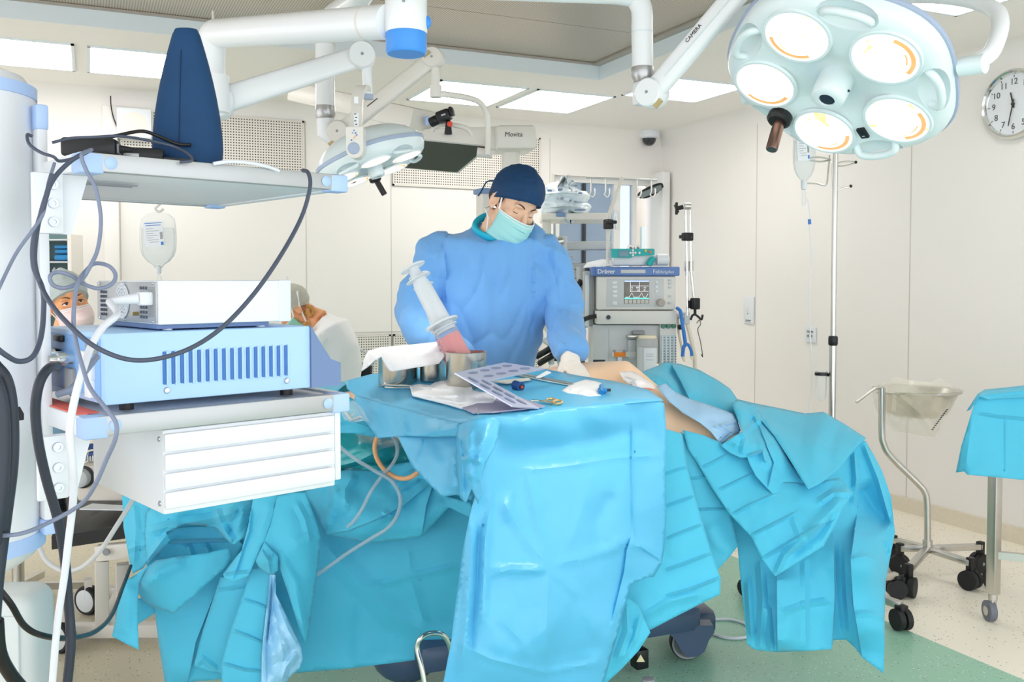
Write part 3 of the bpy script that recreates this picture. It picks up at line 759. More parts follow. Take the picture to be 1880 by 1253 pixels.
# white mains lead from the white unit
cable('cable', [MW @ Vector((-.06, zw+.046, .08)), at(215, 577, 1.68), at(190, 600, 1.63), at(168, 635, 1.60), at(152, 680, 1.56), at(138, 730, 1.54), at(128, 790, 1.53), at(133, 850, 1.55), at(135, 910, 1.58), at(125, 1000, 1.6), at(118, 1060, 1.62), at(105, 1150, 1.64), at(95, 1270, 1.66)], .0065, m_cablew, 'thick white mains lead hanging from the white unit\'s plug to the floor')
cable('cable', [at(178, 655, 1.72), at(150, 690, 1.66), at(130, 715, 1.62), at(105, 725, 1.62)], .006, m_cable, 'short grey lead bent behind the white mains lead')
cable('cable', [at(105, 672, 1.66), at(88, 678, 1.62), at(72, 705, 1.6), at(65, 750, 1.6), at(70, 810, 1.61), at(85, 880, 1.63), at(105, 950, 1.65), at(118, 1020, 1.67), at(125, 1100, 1.68), at(130, 1180, 1.68), at(122, 1270, 1.68)], .0085, m_hose, 'thick dark hose hanging from the blue unit\'s metal plug to the floor')
cable('cable', [(-10, 670, 1.5), (12, 700, 1.5), (22, 760, 1.5), (22, 850, 1.5), (10, 950, 1.5), (-4, 1060, 1.5), (-12, 1160, 1.5)], .010, m_hose, 'thick dark hose at the left edge, right one of the pair over the column')
cable('cable', [(-14, 690, 1.47), (2, 730, 1.47), (8, 800, 1.47), (4, 900, 1.47), (-10, 1000, 1.47)], .010, m_hose, 'thick dark hose at the left edge, left one of the pair over the column')
o = cable('cable', [(-10, 675, 1.52), (8, 690, 1.53), (22, 720, 1.54), (33, 762, 1.55)], .003, m_cabled, 'thin dark lead ending in a small plug over the column')
MB().tube([at(32, 748, 1.55), at(36, 762, 1.55), at(37, 772, 1.55)], [.004, .007, .006], 10).build('plug', m_rubber, o)
cable('cable', [(-8, 1075, 1.55), (20, 1110, 1.56), (45, 1150, 1.6), (80, 1168, 1.65), (130, 1172, 1.8), (175, 1160, 2.1), (205, 1130, 2.4), (225, 1080, 2.7), (240, 1040, 2.9)], .0055, m_black, 'black lead sagging from the left edge towards the drapes')
cable('cable', [(-6, 1140, 1.5), (0, 1200, 1.52), (20, 1240, 1.55), (50, 1275, 1.58)], .011, m_black, 'thick black hose in the bottom left corner')
m_tube = thin_glass('clear_tubing', (214, 220, 224), .45, .15)
cable('tube', [(72, 1005, 2.35), (85, 1030, 2.34), (115, 1048, 2.33), (150, 1042, 2.32), (185, 1010, 2.3), (215, 965, 2.28), (240, 925, 2.3), (250, 905, 2.32)], .006, mat('translucent_tube', (214, 216, 218), .3, alpha=.75), 'translucent tube looping below the white drawer box')
# ================================================================ ceiling arms and operating lamps
m_arm = mat('arm_enamel', (238, 241, 243), .28, var=.012, coat=.2)
m_armw = mat('arm_warm_enamel', (230, 226, 218), .32, var=.012)
m_cyan = mat('blue_end_cap', (66, 150, 236), .4, var=.03)
m_housing = mat('lamp_housing', (226, 238, 240), .3, var=.012, coat=.25)
m_stripe = mat('lamp_stripe', (168, 182, 206), .4)
m_collar = mat('collar_metal', (178, 178, 178), .3, .8)
m_copper = mat('copper_handle', (120, 96, 88), .25, .8)
m_amber = mat('amber_window', (188, 168, 120), .3)
def lens_mat():
    m = bpy.data.materials.new('lit_lens'); m.use_nodes = True; nt = m.node_tree; N = nt.nodes; L = nt.links
    b = N['Principled BSDF']; b.inputs['Roughness'].default_value = .1
    tc = N.new('ShaderNodeTexCoord'); wv = N.new('ShaderNodeTexNoise'); wv.inputs['Scale'].default_value = 16; wv.inputs['Detail'].default_value = 3; wv.inputs['Distortion'].default_value = 1.5
    L.new(tc.outputs['Object'], wv.inputs['Vector'])
    cr = N.new('ShaderNodeValToRGB'); e = cr.color_ramp.elements
    e[0].position = .36; e[0].color = lin((255, 226, 190))+(1,)
    e[1].position = .55; e[1].color = lin((255, 248, 240))+(1,)
    e2 = cr.color_ramp.elements.new(.30); e2.color = lin((255, 196, 120))+(1,)
    L.new(wv.outputs['Fac'], cr.inputs['Fac']); L.new(cr.outputs['Color'], b.inputs['Emission Color']); L.new(cr.outputs['Color'], b.inputs['Base Color'])
    b.inputs['Emission Strength'].default_value = 1.1
    return m
m_lens = lens_mat()
m_glint = mat('painted_warm_glint', (236, 158, 96), .2, .3, var=.3, scale=30, emit=.5, ecol=(255, 190, 130))  # glint in the lens painted as a glowing warm colour
def boolean(me, cutter):
    o = bpy.data.objects.new('tmp', me); COL.objects.link(o)
    recalc(cutter); recalc(me)
    c = bpy.data.objects.new('tmp2', cutter); COL.objects.link(c)
    md = o.modifiers.new('b', 'BOOLEAN'); md.operation = 'DIFFERENCE'; md.object = c; md.solver = 'EXACT'; md.use_self = True
    dg = bpy.context.evaluated_depsgraph_get(); r = bpy.data.meshes.new_from_object(o.evaluated_get(dg))
    bpy.data.objects.remove(o); bpy.data.objects.remove(c)
    return r
def spring_arm(t, A, B, ra, rb, m, ztop=None, part='spring_arm'):
    """flat-sided tapering arm with rounded joint discs at both ends"""
    A, B = Vector(A), Vector(B); d = (B-A).normalized(); side = d.cross(UPZ).normalized(); up = side.cross(d)
    n = 14; rings = []
    for k in range(13):
        f = k/12; c = A.lerp(B, f); r = ra+(rb-ra)*f
        rings.append([c + side*(r*.62*math.copysign(abs(math.cos(a))**.6, math.cos(a))) + up*(r*math.copysign(abs(math.sin(a))**.6, math.sin(a))) for a in [2*PI*i/20 for i in range(20)]])
    o = MB().loft(rings).build(part, m, t)
    for (c, r) in ((A, ra*1.28), (B, rb*1.28)):
        MB().lathe([(0, -r*.8), (r*.9, -r*.8), (r, -r*.68), (r, r*.68), (r*.9, r*.8), (0, r*.8)], frame(c, d, z=side), 28).build('joint_disc', m, t)
        MB().lathe([(0, .002), (r*.1, .002), (r*.12, 0)], frame(c-side*(r*.8) if (c-side-CAM).length < (c+side-CAM).length else c+side*(r*.8), d, z=-side if (c-side-CAM).length < (c+side-CAM).length else side), 10).build('pivot_screw', m_grey, t)
    return o, side, up
# ---------------------------------------------------------------- hub with its arms
hub = at(746, 100, 2.5)
hb = thing('lamp_ceiling_hub', (hub.x, hub.y, hub.z), 'white ceiling hub column with a bright blue end cap, carrying the lamp arms', 'ceiling mount')
ztop = ZC+.095
MB().lathe([(.05, hub.z+.05), (.056, hub.z+.06), (.056, hub.z+.155), (.049, hub.z+.165), (.049, ztop)], Matrix.Translation((hub.x, hub.y, 0)), 36).build('hub_column', m_arm, hb)
MB().lathe([(0, hub.z), (.05, hub.z), (.0545, hub.z+.006), (.0545, hub.z+.055), (.05, hub.z+.06)], Matrix.Translation((hub.x, hub.y, 0)), 36).build('end_cap', m_cyan, hb)
q = hub+RT*.055+Vector((0, 0, .085)); MB().ball(q, (.012, .012, .018)).build('side_button', m_cyan, hb)
q = hub+RT*.0-FW*.056+Vector((0, 0, .125)); MB().ball(q, .004).build('set_screw', m_grey, hb)
# ---------------------------------------------------------------- arm to the small lamp
el = at(393, 82, 3.05)
h1 = at(714, 40, 2.5)
A1 = thing('small_lamp_arm', (el.x, el.y, el.z-.2), 'white tubular arm from the hub, elbowed down behind the navy cover', 'lamp arm')
el0 = at(392, 62, 3.05)
MB().tube([h1, h1.lerp(el0, .12), h1.lerp(el0, .12), h1.lerp(el0, .93)] + catmull([h1.lerp(el0, .93), el0+Vector((0, 0, -.005)), el0+(el0-h1).normalized()*.015+Vector((0, 0, -.06)), el0+(el0-h1).normalized()*.02+Vector((0, 0, -.14))], 6)[1:], .0455, 24).build('tube', m_arm, A1)
cc = h1.lerp(el0, .1); dd = (el0-h1).normalized(); MB().tube([cc-dd*.004, cc+dd*.004], .0465, 28).build('joint_ring', m_offw, A1)
jb = at(395, 190, 3.05)
MB().cyl(jb+Vector((0, 0, .09)), jb+Vector((0, 0, -.03)), .045, n=24).build('joint', m_arm, A1)
sA, sB = at(400, 188, 3.1), at(664, 103, 3.2)
spring_arm(A1, sA, sB, .044, .036, m_arm)
def tag_window(c, side): MB().box(c, (.03, .03, .015)).build('amber_window', m_amber, A1)
tw = at(652, 92, 3.18); MB().box((0, 0, 0), (.03, .012, .012), frame(tw, (sB-sA))).build('amber_window', m_amber, A1)
# tube down from the spring arm
v0, v1 = at(673, 118, 3.2), at(676, 178, 3.2)
MB().cyl(v0, v1, .0165, n=20).build('drop_tube', m_arm, A1)
MB().cyl(v1+Vector((0, 0, .008)), v1-Vector((0, 0, .008)), .0175, n=20).build('tube_end', m_stripe, A1)
# ---------------------------------------------------------------- operating lamp head builder
def lamp(name, px, py, d, n_r, n_u, n_t, s, label, phase, hk, swa, m_tubeh, dome=1.):
    c = at(px, py, d); vw = (c-CAM).normalized(); r = vw.cross(UPZ).normalized(); u = r.cross(vw)
    n = (r*n_r + u*n_u - vw*n_t).normalized()
    xa = (r - n*r.dot(n)).normalized()
    M = frame(c, xa, z=n) @ Matrix.Diagonal((s, s, s, 1))
    t = thing(name, c, label, 'operating lamp')
    prof = [(0, -.15), (.10, -.148), (.2, -.135), (.262, -.11), (.305, -.08), (.325, -.05)]
    prof2 = [(.329, -.05), (.326, -.026), (.314, -.008), (.296, .004), (.272, .008), (.17, .004), (.12, -.004), (.082, -.03), (0, -.034)]
    def lobes(mb, p): 
        mb.lathe(p, None, 80)
    shell = MB().lathe(prof+prof2, None, 90)
    for i, v in enumerate(shell.v):           # five gentle lobes round the rim
        a = math.atan2(v.y, v.x); rr = math.hypot(v.x, v.y)
        k = 1+.03*math.cos(5*(a-phase))*min(1, rr/.25)**2
        v.x *= k; v.y *= k
    for v in shell.v:
        if v.z < 0 and (v.z < -.04 or math.hypot(v.x, v.y) > .25): v.z *= dome
    me = shell.mesh('shell')
    cut = MB()
    for k in range(5):
        a = phase+2*PI*(k+.5)/5
        Mk = Matrix.Rotation(a, 4, 'Z') @ Matrix.Translation((.285, 0, .012)) 
        cut.ball((0, 0, 0), (.05, .085, .04), Mk, 24, 14)
    me = boolean(me, cut.mesh('cut'))
    me.transform(M)
    o = link_world('housing', me, m_housing, t, angle=45)
    st = MB().lathe([(.322, -.06), (.334, -.057), (.336, -.05), (.334, -.043), (.322, -.04)], None, 90)
    for v in st.v:
        a = math.atan2(v.y, v.x); k = 1+.03*math.cos(5*(a-phase)); v.x *= k; v.y *= k
    for v in st.v: v.z *= dome
    st.v = [M @ v for v in st.v]; st.build('rim_stripe', m_stripe, t)
    for k in range(5):
        a = phase+2*PI*k/5; Mk = M @ Matrix.Rotation(a, 4, 'Z') @ Matrix.Translation((.2065, 0, 0))
        ring = MB().lathe([(.086, .004), (.089, .012), (.096, .012), (.099, .004)], Mk, 40).build('lens_ring', m_housing, t)
        MB().lathe([(0, .0135), (.05, .0125), (.087, .009)], Mk, 40).build('lens', m_lens, ring)
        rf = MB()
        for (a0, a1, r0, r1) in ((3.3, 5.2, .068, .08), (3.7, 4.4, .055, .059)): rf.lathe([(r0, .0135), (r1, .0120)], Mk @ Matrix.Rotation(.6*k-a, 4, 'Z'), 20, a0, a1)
        rf.build('reflector_glint', m_glint, ring)
        if k == hk: continue
        b = phase+2*PI*(k+.5)/5; Mb = M @ Matrix.Rotation(b, 4, 'Z') @ Matrix.Translation((.285, 0, 0))
        pts = [Mb @ Vector(p) for p in ((-.03, -.066, -.012), (0, -.058, .008), (.012, -.03, .012), (.014, 0, .013), (.012, .03, .012), (0, .058, .008), (-.03, .066, -.012))]
        MB().pipe(pts, .0115*s, 5, 12).build('grab_bar', m_housing, t)
        MB().lathe([(0, .002), (.004, .002), (.005, 0)], Mb @ Matrix.Translation((.015, .02, -.03)), 10).build('screw', m_grey, t)
    # central camera knob
    kb = MB().lathe([(.05, -.034), (.05, .03), (.046, .052), (.038, .058), (.024, .058), (.022, .052)], M, 36).build('centre_knob', m_housing, t)
    MB().lathe([(0, .053), (.023, .053)], M, 28).build('centre_eye', mat('dark_lens', (24, 40, 48), .08), kb)
    MB().ball((.05, .012, .02), .004, M, 10, 6).build('pin', m_print, kb)
    # aiming handle and rocker switch
    b = phase+2*PI*(hk+.5)/5; Mb = M @ Matrix.Rotation(b, 4, 'Z') @ Matrix.Translation((.235, 0, 0))
    hd = MB().lathe([(.03, -.01), (.038, .006), (.038, .026), (.03, .034), (.0, .034)], Mb, 30).build('aiming_handle', m_black, t)
    MB().lathe([(.017, .03), (.0185, .06), (.0185, .125), (.0165, .13), (0, .13)], Mb @ Matrix.Rotation(-.16, 4, 'X'), 24).build('handle_tube', m_tubeh, hd)
    Ms = M @ Matrix.Rotation(swa, 4, 'Z') @ Matrix.Translation((.198, 0, 0))
    ro = MB().box((0, 0, .008), (.04, .026, .012), Ms, .003).build('rocker_switch', m_black, t)
    MB().box((.008, 0, .0145), (.002, .008, .001), Ms).build('switch_mark', m_white, ro)
    sp = bpy.data.lights.new('lamp_beam', 'SPOT'); sp.energy = 34 if s == 1 else 10; sp.spot_size = math.radians(95); sp.spot_blend = .8; sp.shadow_soft_size = .22*s; sp.color = (1., .95, .88)
    so_ = bpy.data.objects.new('lamp_beam', sp); COL.objects.link(so_); so_.parent = t; so_.location = n*.075; so_.rotation_euler = n.to_track_quat('-Z', 'Y').to_euler()
    return t, M, c, n
L1, M1, c1, n1 = lamp('operating_lamp', 1530, 157, 2.7, -.314, -.706, .635, 1.0, 'large five-lens operating lamp facing down at the upper right, with a copper-black aiming handle', math.radians(119), 1, math.radians(-62), m_copper)
L2, M2, c2, n2 = lamp('operating_lamp', 688, 309, 3.3, .34, -.90, .20, .59, 'smaller operating lamp seen edge-on above the right end of the upper shelf', math.radians(17), 3, math.radians(-135), m_black, 1.5)
# ---------------------------------------------------------------- yoke of the small lamp (hangs from the drop tube)
yk = []
for p in ((677, 168, 3.2), (668, 161, 3.17), (660, 166, 3.14), (656, 185, 3.11), (655, 215, 3.08), (654, 245, 3.06)): yk.append(at(*p))
bw_ = MB(); C_ = catmull(yk, 6)
rings = []
for i, p in enumerate(C_):
    tdir = (C_[min(i+1, len(C_)-1)]-C_[max(i-1, 0)]).normalized(); sd = RT; nn_ = sd.cross(tdir).normalized(); sd = tdir.cross(nn_)
    wd = .012+.007*min(1, i/10); rings.append([p+sd*a*wd+nn_*b*.008 for a, b in ((-1, -1), (1, -1), (1, 1), (-1, 1))])
yo = bw_.loft(rings).build('yoke_band', m_armw, L2)
def plate(px, py, d, w, h, m, name, par, off=0., rot=0.):
    c = at(px, py, d); M = frame(c, RT, z=-FW) @ Matrix.Rotation(rot, 4, 'Z')
    return MB().box((0, 0, off), (w, h, .002), M).build(name, m, par)
plate(656, 186, 3.07, .014, .022, m_paper, 'label', yo, .02)
lb = plate(656, 222, 3.05, .015, .042, m_paper, 'label', yo, .02)
q = MB(); 
for k in range(4): q.box((-.003+.003*(k % 2), .018-.011*k, .0225), (.006, .003, .001), frame(at(656, 222, 3.05), RT, z=-FW))
q.build('label_symbols', m_print, lb)
cbx = at(653, 263, 3.04); Mx = frame(cbx, RT, z=-FW) @ Matrix.Diagonal((.82, .82, .82, 1))
bx = MB(); pr_ = [(-.034+.0, .06), (.034, .06)] + [(.034*math.cos(a), -.028+.034*math.sin(a)) for a in [-PI*k/14 for k in range(15)]]
cbo = bx.prism(pr_, .075, Mx, -.05).build('control_box', m_armw, L2)
MB().lathe([(0, .004), (.021, .004), (.024, 0)], Mx @ Matrix.Translation((-.004, -.024, .025)), 30).build('round_button', m_stripe, cbo)
q = MB()
for (x, y, a) in ((-.002, .046, .003), (-.008, .036, .0025), (.004, .036, .0035), (.009, .028, .003), (-.012, .008, .0035)): q.lathe([(0, .0008), (a, .0008)], Mx @ Matrix.Translation((x, y, .026)), 10)
q.build('blue_icons', m_blueprint, cbo)
MB().prism([(-.006, .012), (-.001, .016), (.006, .026), (.002, .026)], .001, Mx, .026).build('pointer_mark', mat('orange_print', (246, 170, 110), .5), cbo)
# ---------------------------------------------------------------- arm of the big lamp
A2 = thing('big_lamp_arm', at(1190, 195, 3.0), 'white tubular arm elbowed down to a spring arm carrying the big lamp', 'lamp arm')
e0 = at(1178, 8, 3.0); s0 = at(785, -28, 2.56)
rr = .0335
hz = at(1150, -12, 3.0)
MB().tube([hub+Vector((0, 0, .27))+RT*.04] + [s0, hz.lerp(s0, .06)] + catmull([hz.lerp(s0, .05), at(1165, -5, 3.0), at(1178, 18, 3.0), at(1179, 55, 3.0)], 6)[1:] + [at(1180, 126, 3.0)], .0345, 24).build('tube', m_arm, A2)
for y in (60,): MB().cyl(at(1179, y-1, 3.0), at(1179, y+1.5, 3.0), .0352, n=28).build('joint_ring', m_lip, A2)
MB().tube([at(1180, 124, 3.0), at(1180, 130, 3.0), at(1180, 140, 3.0), at(1180, 151, 3.0)], [.036, .037, .037, .028], 28).build('collar', m_collar, A2)
MB().box(at(1180, 172, 3.0), (.054, .054, .078), None, .012).build('joint_block', m_arm, A2)
bA, bB = at(1197, 172, 2.97), at(1432, -104, 2.72)
spring_arm(A2, bA, bB, .036, .036, m_arm)
mw = at(1208, 190, 2.93); MB().box((0, 0, 0), (.03, .012, .014), frame(mw, (bB-bA))).build('amber_window', m_amber, A2)
bd = (bB-bA).normalized(); bs = bd.cross(UPZ).normalized(); 
if bs.dot(FW) > 0: bs = -bs
tp = at(1274, 62, 2.86); bu = bs.cross(bd).normalized()
kk = (tp-bA).dot(bd); tp = bA+bd*kk+bs*.0235
TM = frame(tp+bu*.014, bd, z=bs)
text('lettering', 'CAMERA', TM, .017, m_print, A2)
gm = MB().bar(bA+bd*.07+bs*.023-bu*.006, bB-bd*.05+bs*.023-bu*.006, .004, .004); gm.build('groove', m_lip, A2)
# drop and yoke of the big lamp
y0 = bB; pv1 = M1 @ Vector((.345, .10, -.06)); pv2 = M1 @ Vector((-.28, -.2, -.075))
top = (pv1+pv2)/2 - n1*.34
MB().tube([y0, y0+Vector((0, 0, -.02)), top+Vector((0, 0, .12)), top], .024, 18).build('drop_tube', m_arm, L1)
ax = (pv1-pv2)
arc = [pv1, pv1+ax*.06-n1*.05, pv1+ax*.02-n1*.19, (pv1*.8+pv2*.2)-n1*.29, top, (pv1*.2+pv2*.8)-n1*.29, pv2-ax*.02-n1*.19, pv2-ax*.06-n1*.05, pv2]
MB().pipe(arc, .022, 6, 16).build('yoke', m_arm, L1)
for p_, dv in ((pv1, ax.normalized()), (pv2, -ax.normalized())): MB().cyl(p_-dv*.03, p_+dv*.035, .026, n=20).build('pivot_knob', m_housing, L1)
# ---------------------------------------------------------------- middle column with the monitor arm
A3 = thing('monitor_arm', at(597, 220, 3.6), 'white vertical ceiling tube and rising spring arm carrying the flat monitor', 'monitor arm')
ct = at(597, 40, 3.6)
MB().tube([hub+Vector((0, 0, .36)), at(660, -4, 2.95), at(610, 28, 3.5)] + catmull([at(610, 28, 3.5), at(598, 45, 3.6), at(597, 70, 3.6)], 5)[1:] + [at(597, 200, 3.6)], .037, 24).build('tube', m_arm, A3)
MB().cyl(at(597, 80, 3.6), at(597, 83, 3.6), .0385, n=24).build('joint_ring', m_offw, A3)
MB().tube([at(597, 195, 3.6), at(597, 202, 3.6), at(597, 212, 3.6), at(597, 220, 3.6)], [.038, .039, .039, .03], 24).build('collar', m_collar, A3)
MB().tube([at(598, 219, 3.6), at(599, 245, 3.6), at(612, 254, 3.6), at(624, 254, 3.6)], [.036, .036, .034, .03], 20).build('joint_block', m_arm, A3)
cA, cB = at(624, 243, 3.56), at(796, 107, 3.5)
spring_arm(A3, cA, cB, .033, .030, m_armw)
cd_ = (cB-cA).normalized(); cs = cd_.cross(UPZ).normalized()
if cs.dot(FW) > 0: cs = -cs
cu_ = cs.cross(cd_)
q = MB(); lf_ = frame(cA+cd_*((at(687, 195, 3.5)-cA).dot(cd_))+cs*.0212+cu_*.004, cd_, z=cs)
q.box((0, .002, 0), (.05, .003, .001), lf_); q.build('faint_print', m_print, A3)
for (px, py, d) in ((610, 262, 3.54), (783, 99, 3.47)): MB().box((0, 0, 0), (.03, .012, .012), frame(at(px, py, d), (cB-cA))).build('amber_window', m_amber, A3)
MB().cyl(at(799, 125, 3.5), at(800, 160, 3.5), .0165, n=18).build('drop_tube', m_armw, A3)
MB().cyl(at(800, 157, 3.5), at(800, 179, 3.5), .0215, n=20).build('drop_joint', m_armw, A3)
MB().tube([at(803, 173, 3.5)] + catmull([at(815, 173, 3.5), at(855, 179, 3.6), at(880, 188, 3.68), at(893, 208, 3.72), at(896, 240, 3.74), at(895, 285, 3.74)], 6), .0115, 14).build('curved_rod', m_armw, A3)
# flat monitor seen from below
mo = thing('ceiling_monitor', at(820, 285, 3.85), 'flat white-framed monitor tilted face down, its dark glossy screen showing behind the lamp', 'monitor')
a_, b_, c_, d_ = at(757, 254, 3.78), at(902, 268, 3.78), at(842, 318, 4.1), at(738, 309, 4.1)
cen = (a_+b_+c_+d_)/4; nn_ = (b_-a_).cross(d_-a_).normalized()
if nn_.z > 0: nn_ = -nn_
def quad(k, z0, z1, mb):
    P = [cen+(p-cen)*k for p in (a_, b_, c_, d_)]
    mb.loft([[p+nn_*z0 for p in P], [p+nn_*z1 for p in P]])
q = MB(); quad(1.0, -.034, 0, q); q.build('monitor_case', m_armw, mo)
q = MB(); quad(.91, -.005, .003, q); q.build('screen', mat('glossy_dark_screen', (66, 64, 58), .45), mo)
q = MB(); up3 = -nn_*.04
q.pipe([at(792, 246, 3.8), at(797, 234, 3.8), at(815, 229, 3.8), at(845, 232, 3.8), at(862, 240, 3.8), at(870, 256, 3.8)], .010, 5, 12); q.build('carry_handle', m_armw, mo)
MB().tube([at(876, 279, 3.8), at(905, 283, 3.8)], .019, 20).build('hinge_barrel', m_armw, mo)
# small camcorder clamped on the monitor
cmr = thing('camcorder', at(823, 238, 3.78), 'small black camcorder with a red knob clamped on the monitor handle', 'camera')
Mc = frame(at(815, 213, 3.76), RT*.93+UPZ*.30-FW*.2, z=UPZ*.9-RT*.25)
MB().box((0, 0, 0), (.06, .05, .045), Mc, .01).build('camera_body', m_black, cmr)
MB().lathe([(0, .0), (.018, 0), (.02, .004), (.02, .03), (.017, .034), (0, .03)], Mc @ frame((-.03, 0, -.004), (0, 1, 0), z=(-1, 0, -.1)), 20).build('lens_barrel', m_black, cmr)
MB().box((.005, -.026, .0), (.018, .003, .006), Mc).build('badge', m_alu, cmr)
MB().box((.036, 0, .006), (.014, .04, .036), Mc, .005).build('battery', m_black, cmr)
MB().tube([at(823, 222, 3.76), at(823, 246, 3.78)], [.010, .016], 14).build('clamp', m_rubber, cmr)
MB().lathe([(0, .012), (.009, .011), (.011, .006), (.011, 0)], frame(at(826, 228, 3.73), RT, z=-FW), 18).build('red_knob', mat('red_plastic', (228, 66, 40), .4), cmr)
# ================================================================ far ceiling supply unit with lettering
mv = thing('ceiling_supply_unit', at(940, 300, 5.2), 'far white ceiling supply beam lettered Movita with a column behind the surgeon', 'medical pendant')
def beam(P, Q, h, w, m, name, par, bev=.015):
    return MB().bar(P, Q, w, h, bev=bev).build(name, m, par)
beam(at(552, 171, 5.6), at(779, 222, 5.0), .115, .2, m_armw, 'swing_arm', mv)
MB().bar(at(549, 171, 5.62), at(552, 171, 5.6), .05, .06).build('end_stripe', mat('yellow_green_mark', (222, 224, 170), .5), mv)
MB().box(at(784, 222, 4.97), (.02, .03, .05), None, .006).build('blue_end', m_pale, mv)
beam(at(778, 262, 5.1), at(960, 257, 5.15), .125, .22, m_armw, 'swing_arm', mv)
E0, E1 = at(912, 259, 5.05), at(976, 259, 5.15)
bo = beam(at(905, 258, 5.1), at(977, 258, 5.14), .128, .26, m_armw, 'end_housing', mv, .02)
td = (at(977, 258, 5.14)-at(905, 258, 5.1)).normalized(); tn = td.cross(UPZ)
if tn.dot(FW) > 0: tn = -tn
c_ = (at(905, 258, 5.1)+at(977, 258, 5.14))/2
text('lettering', 'Movita', frame(c_+tn*.1312+Vector((0, 0, .012))-td*.02, td, z=tn), .036, m_print, bo, shear=.15)
cb_ = at(938, 300, 5.15)
MB().tube([at(938, 280, 5.15), (cb_.x, cb_.y, 1.2)], .052, 28).build('column', m_armw, mv)
# its shelf tower behind the surgeon: blue-trimmed rail and stacked shelf
tw0 = at(884, 352, 5.15)
MB().box((tw0.x+.02, tw0.y, 1.45), (.07, .10, .92), None, .01).build('tower', m_armw, mv)
MB().box((tw0.x+.02, tw0.y-.01, tw0.z+.0), (.1, .13, .03), None, .008).build('tower_cap', mat('slate_cap', (120, 146, 184), .5), mv)
# ================================================================ surgical drapes
from mathutils.geometry import delaunay_2d_cdt
m_drape = mat('cyan_nonwoven', (82, 201, 234), .62, var=.05, scale=5, bump=.06, bscale=260, sheen=.15, translu=.12, crease=(6., .28))
m_mayo = mat('light_cyan_drape', (98, 193, 235), .42, var=.04, scale=4, bump=.04, bscale=240, coat=.12, translu=.1, crease=(5.5, .38))
m_film = mat('shiny_pale_film', (150, 208, 242), .2, var=.05, scale=12, coat=.5)
m_teal = mat('green_teal_wrap', (42, 160, 168), .3, var=.12, scale=7, coat=.3)
m_absorb = mat('blue_grey_pad', (164, 204, 236), .7, var=.05, scale=14, bump=.1, bscale=160)
class Tps:
    def __init__(s, P):
        A = np.array(P, float); s.c = A[:, :2]/300.; n = len(A)
        K = s.k(np.linalg.norm(s.c[:, None]-s.c[None], axis=2)) + np.eye(n)*1e-4
        Q = np.hstack([np.ones((n, 1)), s.c])
        M_ = np.block([[K, Q], [Q.T, np.zeros((3, 3))]])
        s.w = np.linalg.solve(M_, np.concatenate([A[:, 2], np.zeros(3)]))
    @staticmethod
    def k(r): return np.where(r > 1e-9, r*r*np.log(np.maximum(r, 1e-9)), 0.)
    def __call__(s, xy):
        q = np.array(xy, float)/300.
        K = s.k(np.linalg.norm(q[:, None]-s.c[None], axis=2))
        return K @ s.w[:-3] + s.w[-3] + q @ s.w[-2:]
def seg_dist(P, a, b):
    ab = b-a; L2 = max((ab**2).sum(), 1e-9); t = np.clip(((P-a) @ ab)/L2, 0, 1)
    q = a+t[:, None]*ab; dv = P-q
    return np.hypot(dv[:, 0], dv[:, 1]), ab[0]*(P[:, 1]-a[1])-ab[1]*(P[:, 0]-a[0]), t
def inside(P, poly):
    x, y = P[:, 0], P[:, 1]; r = np.zeros(len(P), bool); n = len(poly)
    for i in range(n):
        (x1, y1), (x2, y2) = poly[i], poly[(i+1) % n]
        if y1 == y2: continue
        c = ((y1 > y) != (y2 > y)) & (x < (x2-x1)*(y-y1)/(y2-y1)+x1); r ^= c
    return r
